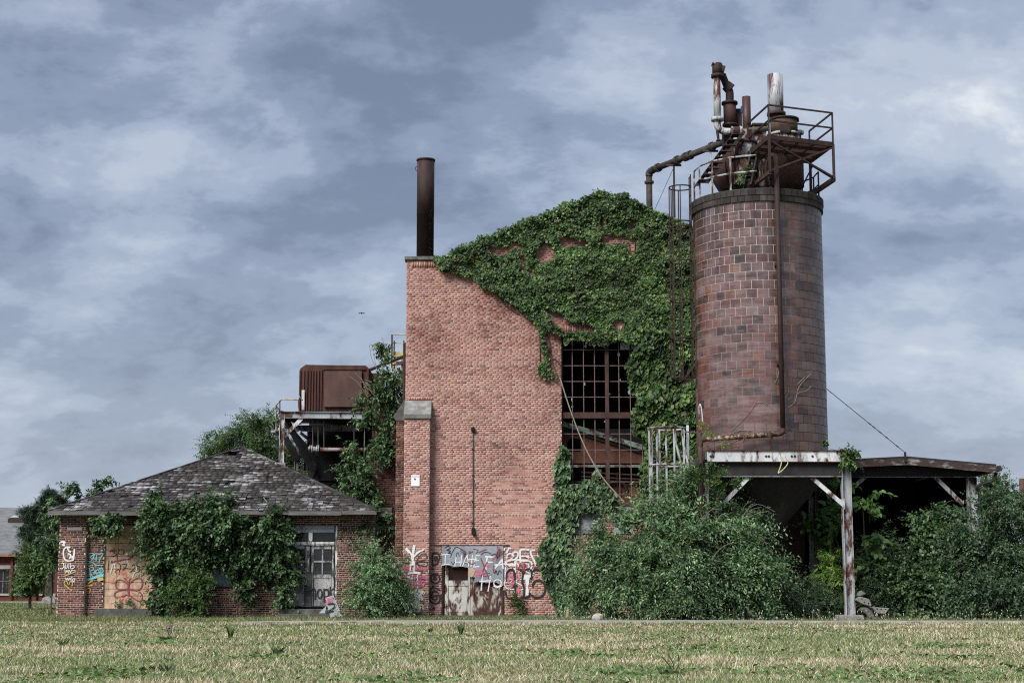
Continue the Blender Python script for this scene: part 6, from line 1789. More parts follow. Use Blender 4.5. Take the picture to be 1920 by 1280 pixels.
MB().box(fx(-160), fx(190), YR_ + 0.5, YR_ + 16, 0, fz(1045)).build('core', m_black, fb)
skx0, skx1 = P(20, 0, YR_ + 6).x, P(78, 0, YR_ + 6).x
zz0, zz1 = P(0, 972, YR_ + 5).z, P(0, 946, YR_ + 7).z
sk = MB().hexa([(skx0, YR_ + 5, zz0 - 0.6), (skx1, YR_ + 5, zz0 - 0.6), (skx1, YR_ + 8, zz0 - 0.4), (skx0 + .8, YR_ + 8, zz0 - 0.4), (skx0, YR_ + 5, zz0), (skx1, YR_ + 5, zz0), (skx1, YR_ + 8, zz1), (skx0 + 0.8, YR_ + 8, zz1)]).build('skylight', m_rust_dark, fb)
for k in range(3):
    t0, t1 = (k + 0.12) / 3, (k + 0.94) / 3
    q = lambda t, d: V(skx0 + (skx1 - skx0) * t + (0.8 * (1 - t) * d), YR_ + 5 + 3 * (0.06 + 0.86 * d), zz0 + (zz1 - zz0) * (0.06 + 0.86 * d) + 0.03)
    MB().prism([q(t0, 0), q(t1, 0), q(t1, 1), q(t0, 1)], (0, 0, 0.02)).build('pane', MAT('pale_skylight_glass', [(0.3, (0.34, 0.37, 0.40)), (0.7, (0.42, 0.45, 0.48))], 2, rough=0.3, bump=0), sk)

p = P(1916, 897, 72)
pl = thing('utility_pole', 'weathered wooden pole top showing above the shrubs at the right edge', 'pole', (p.x, 72, 0))
MB().tube([(p.x, 72, 0), (p.x, 72, p.z)], [0.16, 0.13], 12).build('pole_shaft', MAT('pole_wood', [(0.3, (0.07, 0.04, 0.03)), (0.7, (0.15, 0.09, 0.065))], 6, (1, 1, 0.2)), pl)
MB().tube([(p.x - 0.3, 71.9, p.z - 0.75), (p.x - 0.3, 71.9, p.z - 0.5)], 0.04, 8).build('insulator', m_wire, pl)
MB().bar((p.x - 0.34, 71.9, p.z - 0.78), (p.x + 0.3, 71.9, p.z - 0.78), 0.07).build('arm', m_rust_dark, pl)

def rock(name, label, c, r, mat, seed, flat=0.6):
    rg_ = random.Random(seed)
    vs, fs = [], []
    nu, nv = 10, 6
    ph = [rg_.uniform(0, 6.28) for _ in range(6)]
    for i in range(nv + 1):
        th_ = math.pi * i / nv
        for j in range(nu):
            a = 2 * math.pi * j / nu
            k = 1 + 0.18 * math.sin(2 * a + ph[0]) * math.sin(th_) + 0.12 * math.sin(3 * a + ph[1] + 2 * th_) + 0.08 * rg_.uniform(-1, 1)
            vs.append((c[0] + r[0] * k * math.sin(th_) * math.cos(a), c[1] + r[1] * k * math.sin(th_) * math.sin(a), c[2] + r[2] * k * math.cos(th_)))
    for i in range(nv):
        for j in range(nu):
            fs.append((i * nu + j, (i + 1) * nu + j, (i + 1) * nu + (j + 1) % nu, i * nu + (j + 1) % nu))
    return tag(MB().raw(vs, fs).build(name, mat), label, 'rock')
p = P(93, 1128, 78)
rock('boulder', 'pale grey boulder on the lawn beside the house corner', (p.x, 78, 0.12), (0.36, 0.3, 0.30), m_conc, 4)
p = P(1120, 1160, 46.6)
rock('stone', 'small pointed grey stone on the path edge below the big shrub', (p.x, 46.3, 0.08), (0.16, 0.12, 0.13), m_conc_pale, 9)
_rk = random.Random(12)
for k, (px, yy, sz) in enumerate(((1576, 47.3, .10), (1612, 47.2, .07), (1604, 46.8, .09), (1640, 47.9, .06), (1566, 46.7, .05))):
    q = P(px, 1150, yy)
    rock('rubble_stone', ['small grey stone left of the column footing', 'small stone right of the column footing', 'stone in front of the column footing', 'small stone before the trapezoid block', 'tiny stone at the edge of the path left of the column'][k], (q.x, yy, sz * 0.5), (sz * 1.3, sz, sz * 0.8), m_conc if k % 2 else m_conc_pale, 30 + k)
p = P(1065, 1158, 50.6)
tag(MB().tube([(p.x - 0.02, 50.6, 0), (p.x, 50.6, 0.22), (p.x + 0.02, 50.6, 0.33)], [0.06, 0.055, 0.03], 8).build('stump', MAT('pale_wood', [(0.3, (0.30, 0.22, 0.15)), (0.7, (0.46, 0.36, 0.26))], 6)), 'short pale splintered wood stump at the foot of the wall', 'stump')
# blue drum behind the right-hand shrubs
p = P(1914, 1112, 53)
bd = thing('blue_drum', 'bright blue drum half hidden by shrubs at the right edge', 'drum', (p.x, 53, 0))
m_blue = MAT('blue_drum_paint', [(0.3, (0.05, 0.22, 0.50)), (0.7, (0.08, 0.30, 0.62))], 3, rough=0.5, bump=0)
MB().lathe((p.x, 53, 0), [(0.28, 0.0), (0.29, 0.02), (0.29, 0.3), (0.305, 0.32), (0.29, 0.34), (0.29, 0.62), (0.305, 0.64), (0.29, 0.66), (0.29, 0.9), (0.27, 0.92)], 20).build('shell', m_blue, bd, True)
MB().lathe((p.x, 53, 0), [(0.30, 0.90), (0.30, 0.94), (0.26, 0.94)], 20).build('rim', m_blue, bd)
p = P(678, 588, 90)
bi = thing('bird', 'tiny dark bird flying in the sky left of the factory', 'bird', p)
MB().lathe(p, [(0.005, -0.02), (0.05, 0.0), (0.05, 0.04), (0.01, 0.09)], 8).build('body', m_black, bi)
for s in (-1, 1):
    MB().prism([p + V(0, 0, 0.03), p + V(s * 0.12, 0.05, 0.07), p + V(s * 0.22, 0.1, 0.02), p + V(s * 0.1, 0.08, 0.02)], (0, 0.02, 0)).build('wing', m_black, bi)

# ------------------------------------------------------------------ ivy and vines
def wall_ivy(name, polys, holes, Y, n, L, Wd, mat, parent, thick=0.22, big=False, seed=1, edge=0.10, nfreq=0.16, thr=0.30):
    rng = np.random.default_rng(seed)
    allp = np.array([p for q in polys for p in q], float)
    x0, y0 = allp.min(0)
    x1, y1 = allp.max(0)
    px, py = rng.uniform(x0, x1, n), rng.uniform(y0, y1, n)
    wob = 7 * (fbm(px / 14.0, py / 14.0) - 0.5), 7 * (fbm(px / 14.0 + 30, py / 14.0 + 9) - 0.5)
    qx, qy = px + wob[0] * 2, py + wob[1] * 2
    ok = np.zeros(n, bool)
    for q in polys:
        ok |= inpoly(qx, qy, q)
    for h in holes:
        if len(h) == 4 and not isinstance(h[0], tuple):
            ok &= ((qx - h[0]) / h[2]) ** 2 + ((qy - h[1]) / h[3]) ** 2 > 1
        else:
            ok &= ~inpoly(qx, qy, h)
    dens = fbm(px * nfreq * 0.35, py * nfreq * 0.35 + 40)
    ok &= rng.random(n) < np.clip((dens - thr) * 6 + 0.35, 0.04, 1)
    px, py = px[ok], py[ok]
    m = len(px)
    u, v = (px - 960) / F, (640 - py) / F
    s = Y / (CT - v * ST)
    X, Z = u * s, HC + (v * CT + ST) * s
    d0 = fbm(X * 1.6, Z * 1.6)
    depth = 0.03 + thick * np.clip(d0 * 1.5 - 0.25, 0, 1.2) * rng.random(m) ** 0.6
    pos = np.stack([X, Y - depth, Z], 1)
    d = np.stack([rng.normal(0, 0.45, m), -0.35 - 0.3 * rng.random(m), -0.8 + 0.2 * rng.normal(size=m)], 1)
    rs_ = 0.5 if big else 0.28
    nr = np.stack([rng.normal(0, rs_, m), np.full(m, -0.75), 0.6 + rng.normal(0, rs_, m)], 1)
    sz = 0.6 + 0.75 * rng.random(m)
    return leaves(name, pos, d, norm(nr), L * sz, Wd * sz, mat, parent, fold=0.25, big=big)
gab = [(812, 486), (850, 474), (900, 452), (940, 434), (990, 410), (1050, 386), (1090, 373), (1130, 360), (1168, 366), (1195, 378), (1230, 396), (1268, 412), (1310, 432), (1310, 640), (1200, 640), (1185, 648), (1150, 634), (1120, 636), (1090, 630), (1062, 632), (1040, 628), (1022, 612), (1005, 606), (985, 590), (965, 576), (945, 558), (925, 547), (905, 540), (888, 526), (862, 514), (832, 508)]
right = [(1200, 620), (1310, 620), (1310, 910), (1225, 940), (1198, 930), (1205, 880), (1212, 840), (1190, 808), (1182, 780), (1196, 748), (1180, 722), (1174, 690), (1186, 660)]
dang = [(1006, 606), (1020, 610), (1026, 640), (1030, 690), (1044, 700), (1048, 716), (1030, 712), (1010, 704), (1008, 684), (1022, 676), (1014, 640)]
topw = [(1056, 622), (1190, 622), (1180, 645), (1140, 640), (1110, 646), (1090, 636), (1064, 642)]
holes = [(935, 470, 20, 10), (965, 462, 16, 6), (1020, 472, 18, 17), (1078, 454, 28, 9), (1150, 448, 28, 8), (1100, 520, 6, 5), (880, 500, 8, 4), (1240, 470, 5, 9), (1128, 418, 6, 15), (1185, 423, 6, 10), (1188, 458, 7, 16), (930, 500, 11, 5), (998, 508, 7, 9), (1030, 525, 7, 4), (1075, 545, 5, 6), (1158, 606, 13, 9), (1145, 580, 8, 4), [(1020, 576), (1046, 588), (1066, 602), (1120, 611), (1114, 622), (1060, 621), (1036, 606)], (905, 478, 8, 4), (1210, 520, 5, 4), (860, 496, 9, 4)]
iv = thing('wall_ivy', 'thick dark green ivy covering the gable of the brick factory', 'ivy', (P(1250, 700, YF).x, YF - 0.1, 0))
wall_ivy('leaf_mass', [gab], holes, YF - 0.02, 85000, 0.080, 0.080, m_ivy, iv, 0.34, seed=2, thr=0.26)
wall_ivy('leaf_mass', [right], [(1285, 700, 8, 20), (1275, 560, 6, 10)], YF - 0.02, 14000, 0.135, 0.125, m_ivy, iv, 0.5, True, 3, thr=0.28)
wall_ivy('leaf_mass', [dang, topw], [], YF - 0.05, 7000, 0.10, 0.10, m_ivy, iv, 0.14, seed=4, thr=0.40)
# leaves spilling over the gable coping
rng = np.random.default_rng(8)
t = rng.random(2600)
gx = np.interp(t, np.linspace(0, 1, 11), [840, 880, 920, 960, 1000, 1040, 1080, 1125, 1180, 1240, 1310])
gy = np.interp(gx, [840, 990, 1060, 1125, 1190, 1250, 1310], [482, 424, 396, 372, 390, 416, 446]) + rng.normal(-3, 4, len(gx)) - 7 * np.clip(fbm(gx / 16, gx * 0 + 3) - 0.35, 0, 1) * rng.random(len(gx)) * 2.4
u, v = (gx - 960) / F, (640 - gy) / F
yy = YF + rng.uniform(-0.25, 0.3, len(gx))
s = yy / (CT - v * ST)
pos = np.stack([u * s, yy, HC + (v * CT + ST) * s], 1)
m = len(gx)
leaves('leaf_mass', pos, rng.normal(size=(m, 3)) * 0.6 + np.array([0, -0.3, 0.1]), norm(np.stack([rng.normal(0, .4, m), np.full(m, -0.6), np.full(m, 0.7)], 1)), 0.07 + 0.08 * rng.random(m), 0.07 + 0.07 * rng.random(m), m_ivy, iv)
sm = MB()
for ln in ([(1013, 610), (1012, 640), (1013, 690)], [(1018, 606), (1030, 640), (1036, 680), (1048, 712)], [(1030, 676), (1040, 672), (1050, 684)], [(940, 560), (950, 575), (975, 590)], [(986, 470), (990, 520), (984, 560), (1000, 600)], [(1188, 420), (1190, 470), (1170, 540)], [(1130, 400), (1126, 440), (1140, 500), (1120, 560)], [(830, 490), (850, 505), (900, 520), (960, 560)], [(1230, 900), (1240, 800), (1250, 700), (1230, 600), (1200, 500)], [(1290, 900), (1280, 780), (1275, 650)]):
    sm.tube(bezier([P(x, y, YF - 0.04) for x, y in ln], 4), 0.016, 5)
sm.build('stem', m_bark, iv)

def lobe(px, py, Y, rx, ry, rY):
    c = P(px, py, Y)
    m = Y / F * 1.005
    return (c.x, Y, c.z, rx * m, rY, ry * m)
def plant(name, label, cat, lobes, n, base=None, mat=m_leaf_bush, seed=1, group=None, stems=5, big=False, fold=0.3, smat=None, sr=0.03, leafname='foliage', **k):
    rng = np.random.default_rng(seed)
    lobes = [lobe(*l) for l in lobes]
    if base is None:
        base = (sum(l[0] for l in lobes) / len(lobes), sum(l[1] for l in lobes) / len(lobes), 0)
    t = thing(name, label, cat, base, group)
    a = shoot_leaves(rng, lobes, n, **k)
    leaves(leafname, *a[:3], a[3], a[4], mat, t, fold=fold, big=big)
    rr = random.Random(seed)
    if stems:
        for l in lobes[:max(stems, len(lobes))]:
            b = V(base[0] + rr.uniform(-0.35, 0.35) * min(1.0, l[3] * 2), base[1] + rr.uniform(-0.15, 0.2), base[2])
            c = V(l[0], l[1], l[2] + l[5] * 0.3)
            mid = b.lerp(c, 0.5) + V(rr.uniform(-.15, .15), 0, abs(c.z - b.z) * 0.12)
            MB().tube(bezier([b, mid, c], 5), [sr * (1.3 - 0.08 * i) for i in range(11)], 6).build('stem', smat or m_bark, t)
    return t
# climber beside the window and down to the ground
cl_ = thing('window_climber', 'leafy climber hugging the wall left of and below the broken window', 'vine', (P(1050, 1150, YF).x, YF - 0.3, 0))
cpoly = [(1053, 836), (1066, 852), (1068, 884), (1060, 904), (1084, 908), (1100, 900), (1120, 912), (1128, 905), (1152, 930), (1162, 946), (1110, 958), (1082, 952), (1080, 990), (1060, 1010), (1085, 1050), (1100, 1152), (1044, 1150), (1026, 1090), (1008, 1052), (1010, 1022), (1030, 1002), (1022, 968), (1034, 940), (1046, 918), (1040, 880)]
wall_ivy('leaf_mass', [cpoly], [], YF - 0.05, 11000, 0.15, 0.12, m_leaf_big, cl_, 0.55, True, 21, thr=0.2)
wall_ivy('leaf_mass', [[(1112, 880), (1122, 878), (1134, 930), (1110, 930)], [(1198, 870), (1226, 850), (1240, 940), (1200, 950)]], [], YF - 0.1, 1500, 0.13, 0.11, m_leaf_big, cl_, 0.3, True, 22, thr=0.2)
for ln in ([(1050, 1150), (1045, 1000), (1055, 900), (1058, 840)], [(1050, 1150), (1070, 1000), (1110, 930), (1118, 885)]):
    MB().tube(bezier([P(x, max(y, 0), YF - 0.12) for x, y in ln], 5), 0.03, 6).build('stem', m_bark, cl_)

# vines over the house front
YV = YH - 0.55
plant('house_vine', 'heavy dark vine hanging over the eaves of the brick house', 'vine',
      [(302, 978, YV, 36, 26, .5), (352, 990, YV - .1, 46, 30, .6), (405, 986, YV - .1, 34, 28, .55), (278, 1002, YV, 22, 16, .4), (465, 998, YV, 34, 18, .45), (518, 996, YV, 26, 13, .4), (205, 978, YV, 36, 5, .3), (178, 998, YV + .1, 8, 12, .2), (322, 1035, YV + .1, 30, 34, .4), (308, 1095, YV + .15, 18, 46, .35), (360, 1030, YV + .15, 30, 18, .35), (350, 1080, YV + .2, 22, 44, .3), (455, 1040, YV + .2, 24, 28, .3), (536, 1045, YV + .2, 12, 46, .25), (462, 1085, YV + .25, 12, 34, .2), (380, 1060, YV + .2, 14, 30, .25), (330, 1130, YV + .1, 40, 22, .3), (415, 1040, YV + .2, 24, 12, .25), (500, 1050, YV + .2, 22, 26, .25), (530, 1115, YV + .2, 7, 34, .2), (545, 1085, YV + .2, 14, 14, .2)],
      3500, base=(P(310, 0, YV).x, YV + 0.2, 0), mat=m_leaf_big, seed=31, big=True, slen=0.34, k=8, L=0.16, Wd=0.105, up=0.25, out=0.8, droop=0.5, hang=0.55, depth=0.6, stems=0, front=0.85)
plant('house_vine', 'loose vine sprays above the eaves and on the house roof', 'vine',
      [(295, 945, YE - .1, 14, 20, .25), (330, 960, YE - .1, 50, 12, .3), (395, 950, YE - .05, 26, 16, .3), (427, 945, YE - .05, 10, 14, .2), (532, 937, YE + .9, 20, 7, .2), (505, 968, YE - .1, 20, 10, .2)],
      330, base=(P(380, 0, YE).x, YE, ze - 0.3), mat=m_leaf_big, seed=33, big=True, slen=0.4, k=9, L=0.14, Wd=0.09, up=0.8, hang=0.4, stems=5, sr=0.012)
plant('house_vine', 'green creeper behind and left of the house corner', 'vine',
      [(97, 1005, YH + .8, 15, 40, .4), (102, 965, YH + 1, 20, 16, .5), (92, 1050, YH + 1, 16, 35, .5), (118, 942, YH + 3, 26, 10, .5), (165, 925, YH + 4, 34, 10, .5), (200, 910, YH + 4.5, 8, 6, .3)],
      330, base=(P(85, 0, YH + 1).x, YH + 1, 0), mat=m_leaf_big, seed=35, big=True, slen=0.38, k=10, L=0.16, Wd=0.08, up=0.4, hang=0.45, stems=0, front=0.7)
# vines between house and factory
plant('pier_vine', 'long vine trailing down the brick pier beside the factory corner', 'vine',
      [(745, 702, YM - .4, 16, 22, .3), (725, 715, YM - .3, 26, 18, .3), (705, 735, YM - .2, 22, 14, .3), (712, 665, YM, 12, 14, .25), (684, 770, YM - .2, 14, 30, .3), (735, 760, YM - .2, 18, 26, .2), (725, 810, YM - .2, 18, 30, .18), (712, 860, YM - .25, 20, 26, .25), (735, 850, YM - .2, 14, 30, .15), (675, 850, YM - .4, 22, 22, .35), (660, 890, YM - .7, 30, 28, .45), (672, 930, YM - .9, 34, 28, .5), (690, 975, YK - .4, 28, 26, .35), (660, 985, YK - .3, 22, 18, .3), (720, 985, YK - .2, 14, 20, .2), (655, 1005, YK - .3, 16, 20, .25), (668, 905, YM - .9, 26, 24, .4), (690, 940, YM - .9, 26, 30, .4), (676, 1025, YK - .5, 24, 24, .3)],
      1500, base=(P(700, 0, YK).x, YK - 0.4, 0), mat=m_leaf_big, seed=37, big=True, slen=0.32, k=8, L=0.14, Wd=0.075, up=0.3, hang=0.6, droop=0.5, depth=0.7, stems=0, front=0.85, sr=0.022)
tw = MB()
rr = random.Random(4)
for k in range(9):
    a = P(690 + rr.uniform(-6, 16), 745 - rr.uniform(0, 20), YM - .3)
    b = a + V(-rr.uniform(0.1, 0.6), -0.05, rr.uniform(0.1, 0.7))
    tw.tube(bezier([a, a.lerp(b, .5) + V(0, 0, .08), b], 4), 0.008, 4)
for x, y in ((692, 645), (708, 640), (716, 632), (700, 660)):
    tw.tube(bezier([P(716, 705, YM), P(x + 6, y + 30, YM), P(x, y, YM)], 4), 0.008, 4)
tag(tw.build('dry_twigs', m_stem), 'dry leafless twigs sticking out above the brick pier', 'twigs', None, 'stuff')

# ------------------------------------------------------------------ shrubs and saplings
YBU = 48.0
plant('big_shrub', 'huge rounded grey green shrub in front of the factory and silo', 'shrub',
      [(1140, 1040, YBU + .8, 34, 40, .9), (1120, 1100, YBU + .5, 34, 38, .9), (1205, 992, YBU + .3, 54, 38, 1.0), (1190, 1080, YBU - .1, 70, 54, 1.3), (1285, 938, YBU + .2, 60, 30, 1.0), (1285, 1030, YBU - .5, 88, 58, 1.4), (1350, 988, YBU + .1, 58, 40, 1.1), (1385, 1035, YBU, 46, 48, 1.0), (1330, 1095, YBU - .5, 92, 46, 1.4), (1410, 1095, YBU - .1, 34, 40, .9), (1255, 1112, YBU - .6, 76, 36, 1.2), (1325, 918, YBU + .3, 26, 18, .6)],
      7600, base=(P(1280, 0, YBU).x, YBU + 0.3, 0), mat=m_leaf_bush, seed=41, slen=0.95, k=14, L=0.150, Wd=0.060, up=0.6, out=1.0, wild=0.30, droop=0.50, depth=0.62, cl=26, jit=0.13, front=0.85, stems=10, sr=0.04)
plant('shrub', 'dense green shrub between the house door and the factory pilaster', 'shrub',
      [(710, 1090, YF - 1.0, 24, 36, .6), (698, 1058, YF - .9, 18, 12, .4), (728, 1105, YF - .9, 12, 34, .4), (696, 1125, YF - 1.1, 10, 24, .4), (722, 1062, YF - .9, 12, 12, .35), (700, 1125, YF - 1.2, 32, 24, .5)],
      1000, mat=m_leaf_bush, seed=43, slen=0.82, k=18, L=0.13, Wd=0.052, cl=22, jit=0.12, up=0.3, out=1.1, wild=0.3, depth=0.6, front=0.85)
plant('sapling', 'bright green sapling in front of the dark house vine', 'sapling',
      [(348, 1112, YH - 1.35, 30, 34, .4), (345, 1070, YH - 1.35, 10, 24, .2), (375, 1100, YH - 1.3, 20, 22, .3), (322, 1105, YH - 1.3, 16, 22, .25), (360, 1135, YH - 1.4, 34, 22, .35)],
      430, mat=m_leaf_maple, seed=45, slen=0.42, k=12, L=0.09, Wd=0.06, up=0.5, depth=0.7, stems=4, sr=0.014)
plant('wall_weed', 'small leafy weed growing at the foot of the graffiti wall', 'weed',
      [(975, 1145, YF - .35, 22, 12, .25), (975, 1128, YF - .35, 8, 12, .15)], 60, mat=m_leaf_maple, seed=46, slen=0.35, k=10, L=0.09, Wd=0.045, up=0.9, stems=2, sr=0.008, depth=0.9)
plant('wall_weed', 'dark weeds on the concrete sill below the boarded window', 'weed',
      [(232, 1138, YH - .1, 14, 12, .15), (248, 1132, YH - .1, 8, 14, .12)], 45, base=(P(238, 0, YH).x, YH - .1, 0.2), mat=m_leaf_dark, seed=47, slen=0.25, k=9, L=0.07, Wd=0.035, up=0.9, stems=2, sr=0.006, depth=0.9)
# right-hand growth
plant('catalpa_sapling', 'catalpa sapling with large pale leaves behind the white steel column', 'sapling',
      [(1560, 940, 50.2, 30, 40, .6), (1555, 990, 50.0, 26, 36, .5), (1618, 955, 49.6, 26, 22, .4), (1622, 1005, 49.6, 30, 28, .45), (1622, 1060, 49.7, 22, 28, .4), (1560, 900, 50.4, 26, 18, .5)],
      150, base=(P(1590, 0, 50).x, 50.2, 0), mat=LEAF('catalpa_leaf', [(0, (0.045, 0.10, 0.028)), (0.6, (0.085, 0.165, 0.048)), (1, (0.15, 0.24, 0.08))], 0.3), seed=51, big=True, slen=0.5, k=7, L=0.30, Wd=0.22, up=0.3, hang=0.7, depth=0.8, stems=4, sr=0.025)
plant('lime_sapling', 'bright yellow green sapling beside the foot of the steel column', 'sapling',
      [(1555, 1060, 48.9, 18, 20, .3), (1568, 1095, 48.6, 18, 22, .3), (1548, 1080, 48.9, 14, 18, .3)], 190, base=(P(1562, 0, 48.8).x, 48.8, 0), mat=m_leaf_lime, seed=53, slen=0.4, k=12, L=0.11, Wd=0.05, up=0.2, hang=0.5, depth=0.9, stems=3, sr=0.012)
plant('shrub', 'low dark shrub at the foot of the silo frame', 'shrub',
      [(1505, 1125, 48.2, 40, 26, .6), (1555, 1140, 48.2, 24, 14, .5)], 520, mat=m_leaf_dark, seed=55, slen=0.5, k=15, L=0.075, Wd=0.036, up=0.4, front=0.7)
plant('shrub', 'dark bush behind the concrete debris', 'shrub',
      [(1640, 1100, 49.8, 34, 46, .6), (1650, 1045, 50.0, 24, 40, .5), (1670, 1125, 49.6, 26, 26, .5), (1620, 1130, 49.6, 20, 20, .4)], 820, mat=m_leaf_dark, seed=57, slen=0.5, k=14, L=0.085, Wd=0.045, up=0.3, front=0.7)
plant('tall_bush', 'tall round leaved bush in front of the dark shed opening', 'shrub',
      [(1752, 1000, 49.6, 34, 40, .6), (1725, 1050, 49.5, 42, 40, .7), (1775, 1050, 49.4, 40, 50, .7), (1710, 1080, 49.4, 34, 34, .6), (1740, 1110, 49.2, 60, 40, .7)], 1350, mat=m_leaf_big, seed=59, big=True, slen=0.5, k=10, L=0.13, Wd=0.10, cl=20, up=0.4, hang=0.3, front=0.8)
plant('tall_bush', 'spreading dark green bush at the right edge below the shed gutter', 'shrub',
      [(1835, 990, 49.0, 50, 56, .8), (1880, 960, 48.9, 44, 44, .8), (1905, 1010, 48.8, 40, 60, .8), (1850, 1060, 48.7, 66, 56, .9), (1920, 1080, 48.7, 50, 60, .9), (1830, 1120, 48.3, 60, 36, .8), (1900, 1125, 48.3, 50, 34, .8)],
      3600, mat=m_leaf_dark, seed=61, slen=0.7, k=13, L=0.13, Wd=0.066, cl=24, jit=0.14, up=0.35, front=0.8, sr=0.04)
plant('young_tree', 'light green tree showing behind the shed post at the right', 'tree',
      [(1842, 915, 60.0, 30, 26, .8), (1868, 940, 60.0, 28, 26, .8), (1850, 975, 60, 40, 40, .8)], 520, mat=m_leaf_far, seed=63, slen=0.7, k=12, L=0.14, Wd=0.08, up=0.5, sr=0.07)
plant('deck_creeper', 'green creeper hanging over the right corner of the silo deck', 'vine',
      [(1588, 857, YB - .05, 14, 9, .2), (1600, 858, YB + .1, 8, 6, .15), (1575, 843, YB + .2, 16, 4, .2), (1545, 838, YB + .4, 14, 4, .2)], 150, base=(P(1588, 0, YB).x, YB, zf1), mat=m_ivy, seed=65, big=True, slen=0.25, k=8, L=0.11, Wd=0.08, up=0.2, hang=0.7, depth=0.9, stems=2, sr=0.006)
plant('deck_creeper', 'wisps of green growing along the foot of the silo', 'vine',
      [(1360, 836, YB + .2, 14, 5, .1), (1390, 838, YB + .2, 12, 4, .1), (1545, 820, TC.y - 1.2, 4, 22, .08), (1320, 820, YB + .5, 10, 26, .2), (1335, 880, YB - .1, 8, 26, .15)], 120, base=(P(1340, 0, YB).x, YB + 0.3, zf1), mat=m_leaf_lime, seed=66, slen=0.25, k=9, L=0.06, Wd=0.03, up=0.9, depth=0.9, stems=2, sr=0.006)
plant('frame_creeper', 'pale green shoots climbing in front of the silo frame beam', 'vine',
      [(1336, 890, YB - .25, 9, 26, .15), (1350, 900, YB - .3, 6, 34, .12), (1382, 905, YB - .4, 6, 34, .12), (1310, 890, YB - .2, 14, 40, .2)], 190, base=(P(1345, 0, YB).x, YB - .3, 0), mat=m_leaf_maple, seed=67, slen=0.3, k=10, L=0.085, Wd=0.045, up=0.9, depth=0.95, stems=4, sr=0.008)
plant('silo_tuft', 'small green plant growing among the gear on the silo top', 'plant',
      [(1390, 338, YC - 1.1, 9, 14, .18), (1398, 328, YC - 1.1, 8, 12, .15)], 90, base=(P(1392, 0, YC).x, YC - 1.1, ZR), mat=m_ivy, seed=68, slen=0.22, k=9, L=0.07, Wd=0.05, hang=0.5, depth=0.95, stems=2, sr=0.006)
# left background
def tree(name, label, lobes, n, base_px, Y, mat, seed, trunk_r=0.12, **k):
    b = P(base_px, 1100, Y)
    t = plant(name, label, 'tree', lobes, n, base=(b.x, Y, 0), mat=mat, seed=seed, stems=0, leafname='crown', **k)
    zt = max(lobe(*l)[2] for l in lobes)
    MB().tube([(b.x, Y, 0), (b.x + 0.02, Y, zt * 0.45), (b.x, Y, zt)], [trunk_r, trunk_r * 0.7, trunk_r * 0.25], 8).build('trunk', m_bark, t)
    rr = random.Random(seed)
    for l in lobes:
        q = lobe(*l)
        MB().tube(bezier([(b.x, Y, q[2] * 0.55), ((b.x + q[0]) / 2, Y, q[2] * 0.8), (q[0], q[1], q[2])], 4), [trunk_r * 0.35 * (1 - 0.08 * i) for i in range(9)], 5).build('limb', m_bark, t)
    return t
tree('young_maple', 'small leafy maple standing on the lawn left of the house', [(55, 1050, 64, 18, 26, .5), (50, 1075, 64, 26, 26, .6), (62, 1085, 64, 22, 26, .6), (48, 1098, 64, 24, 14, .5), (66, 1050, 64, 14, 20, .4)], 520, 57, 64.0, m_leaf_maple, 71, 0.07, slen=0.45, k=11, L=0.13, Wd=0.09, up=0.5, depth=0.9, floor=0.5)
pl_ = [(92, 940, 80, 14, 8, .6), (78, 955, 80, 16, 7, .7), (100, 945, 80, 20, 12, .8), (62, 965, 80, 16, 7, .7), (92, 970, 80, 26, 12, 1.0), (60, 1000, 80, 22, 9, .9), (96, 1000, 80, 28, 16, 1.1), (58, 1030, 80, 20, 8, .9), (95, 1035, 80, 28, 16, 1.1), (94, 928, 80, 6, 6, .4), (66, 962, 80, 8, 4, .4)]
tree('pine_tree', 'dark pine tree between the distant building and the house', pl_, 2800, 92, 80.0, m_pine, 73, 0.22, slen=0.38, k=22, L=0.20, Wd=0.026, up=0.35, wild=0.6, droop=0.1, hang=-0.1, depth=0.8)
tree('background_tree', 'feathery green tree behind the house roof left of the gantry', [(470, 805, 78, 36, 26, 1.2), (430, 832, 78, 40, 20, 1.2), (500, 800, 78, 24, 24, 1.0), (505, 845, 78, 36, 32, 1.3), (455, 850, 78, 40, 28, 1.2), (540, 850, 78, 24, 40, 1.2), (400, 850, 78, 20, 14, .8), (570, 870, 78, 20, 40, 1.2)], 2300, 500, 78.0, m_leaf_far, 75, 0.2, slen=0.75, k=12, L=0.15, Wd=0.075, up=0.4, depth=0.9)
for o in list(COL.objects):
    if o.get('label') == 'heavy dark vine hanging over the eaves of the brick house':
        for ln in ([(312, 1156), (308, 1100), (318, 1040), (330, 985)], [(318, 1156), (335, 1090), (350, 1030), (400, 990)], [(528, 1150), (534, 1090), (528, 1040), (500, 1000)]):
            MB().tube(bezier([P(x, y, YV + 0.25) for x, y in ln], 5), 0.022, 6).build('stem', m_bark, o)
    if o.get('label') == 'green creeper behind and left of the house corner':
        MB().tube(bezier([P(96, 1150, YH + 1), P(98, 1050, YH + 1), P(104, 965, YH + 1.2)], 5), 0.03, 6).build('stem', m_bark, o)
    if o.get('label') == 'long vine trailing down the brick pier beside the factory corner':
        for ln in ([(690, 1010), (684, 960), (690, 900), (712, 850), (740, 800), (745, 720)], [(672, 985), (676, 930), (682, 880), (684, 770)]):
            MB().tube(bezier([P(x, y, YM - 0.2) for x, y in ln], 5), 0.014, 6).build('stem', m_stem, o)
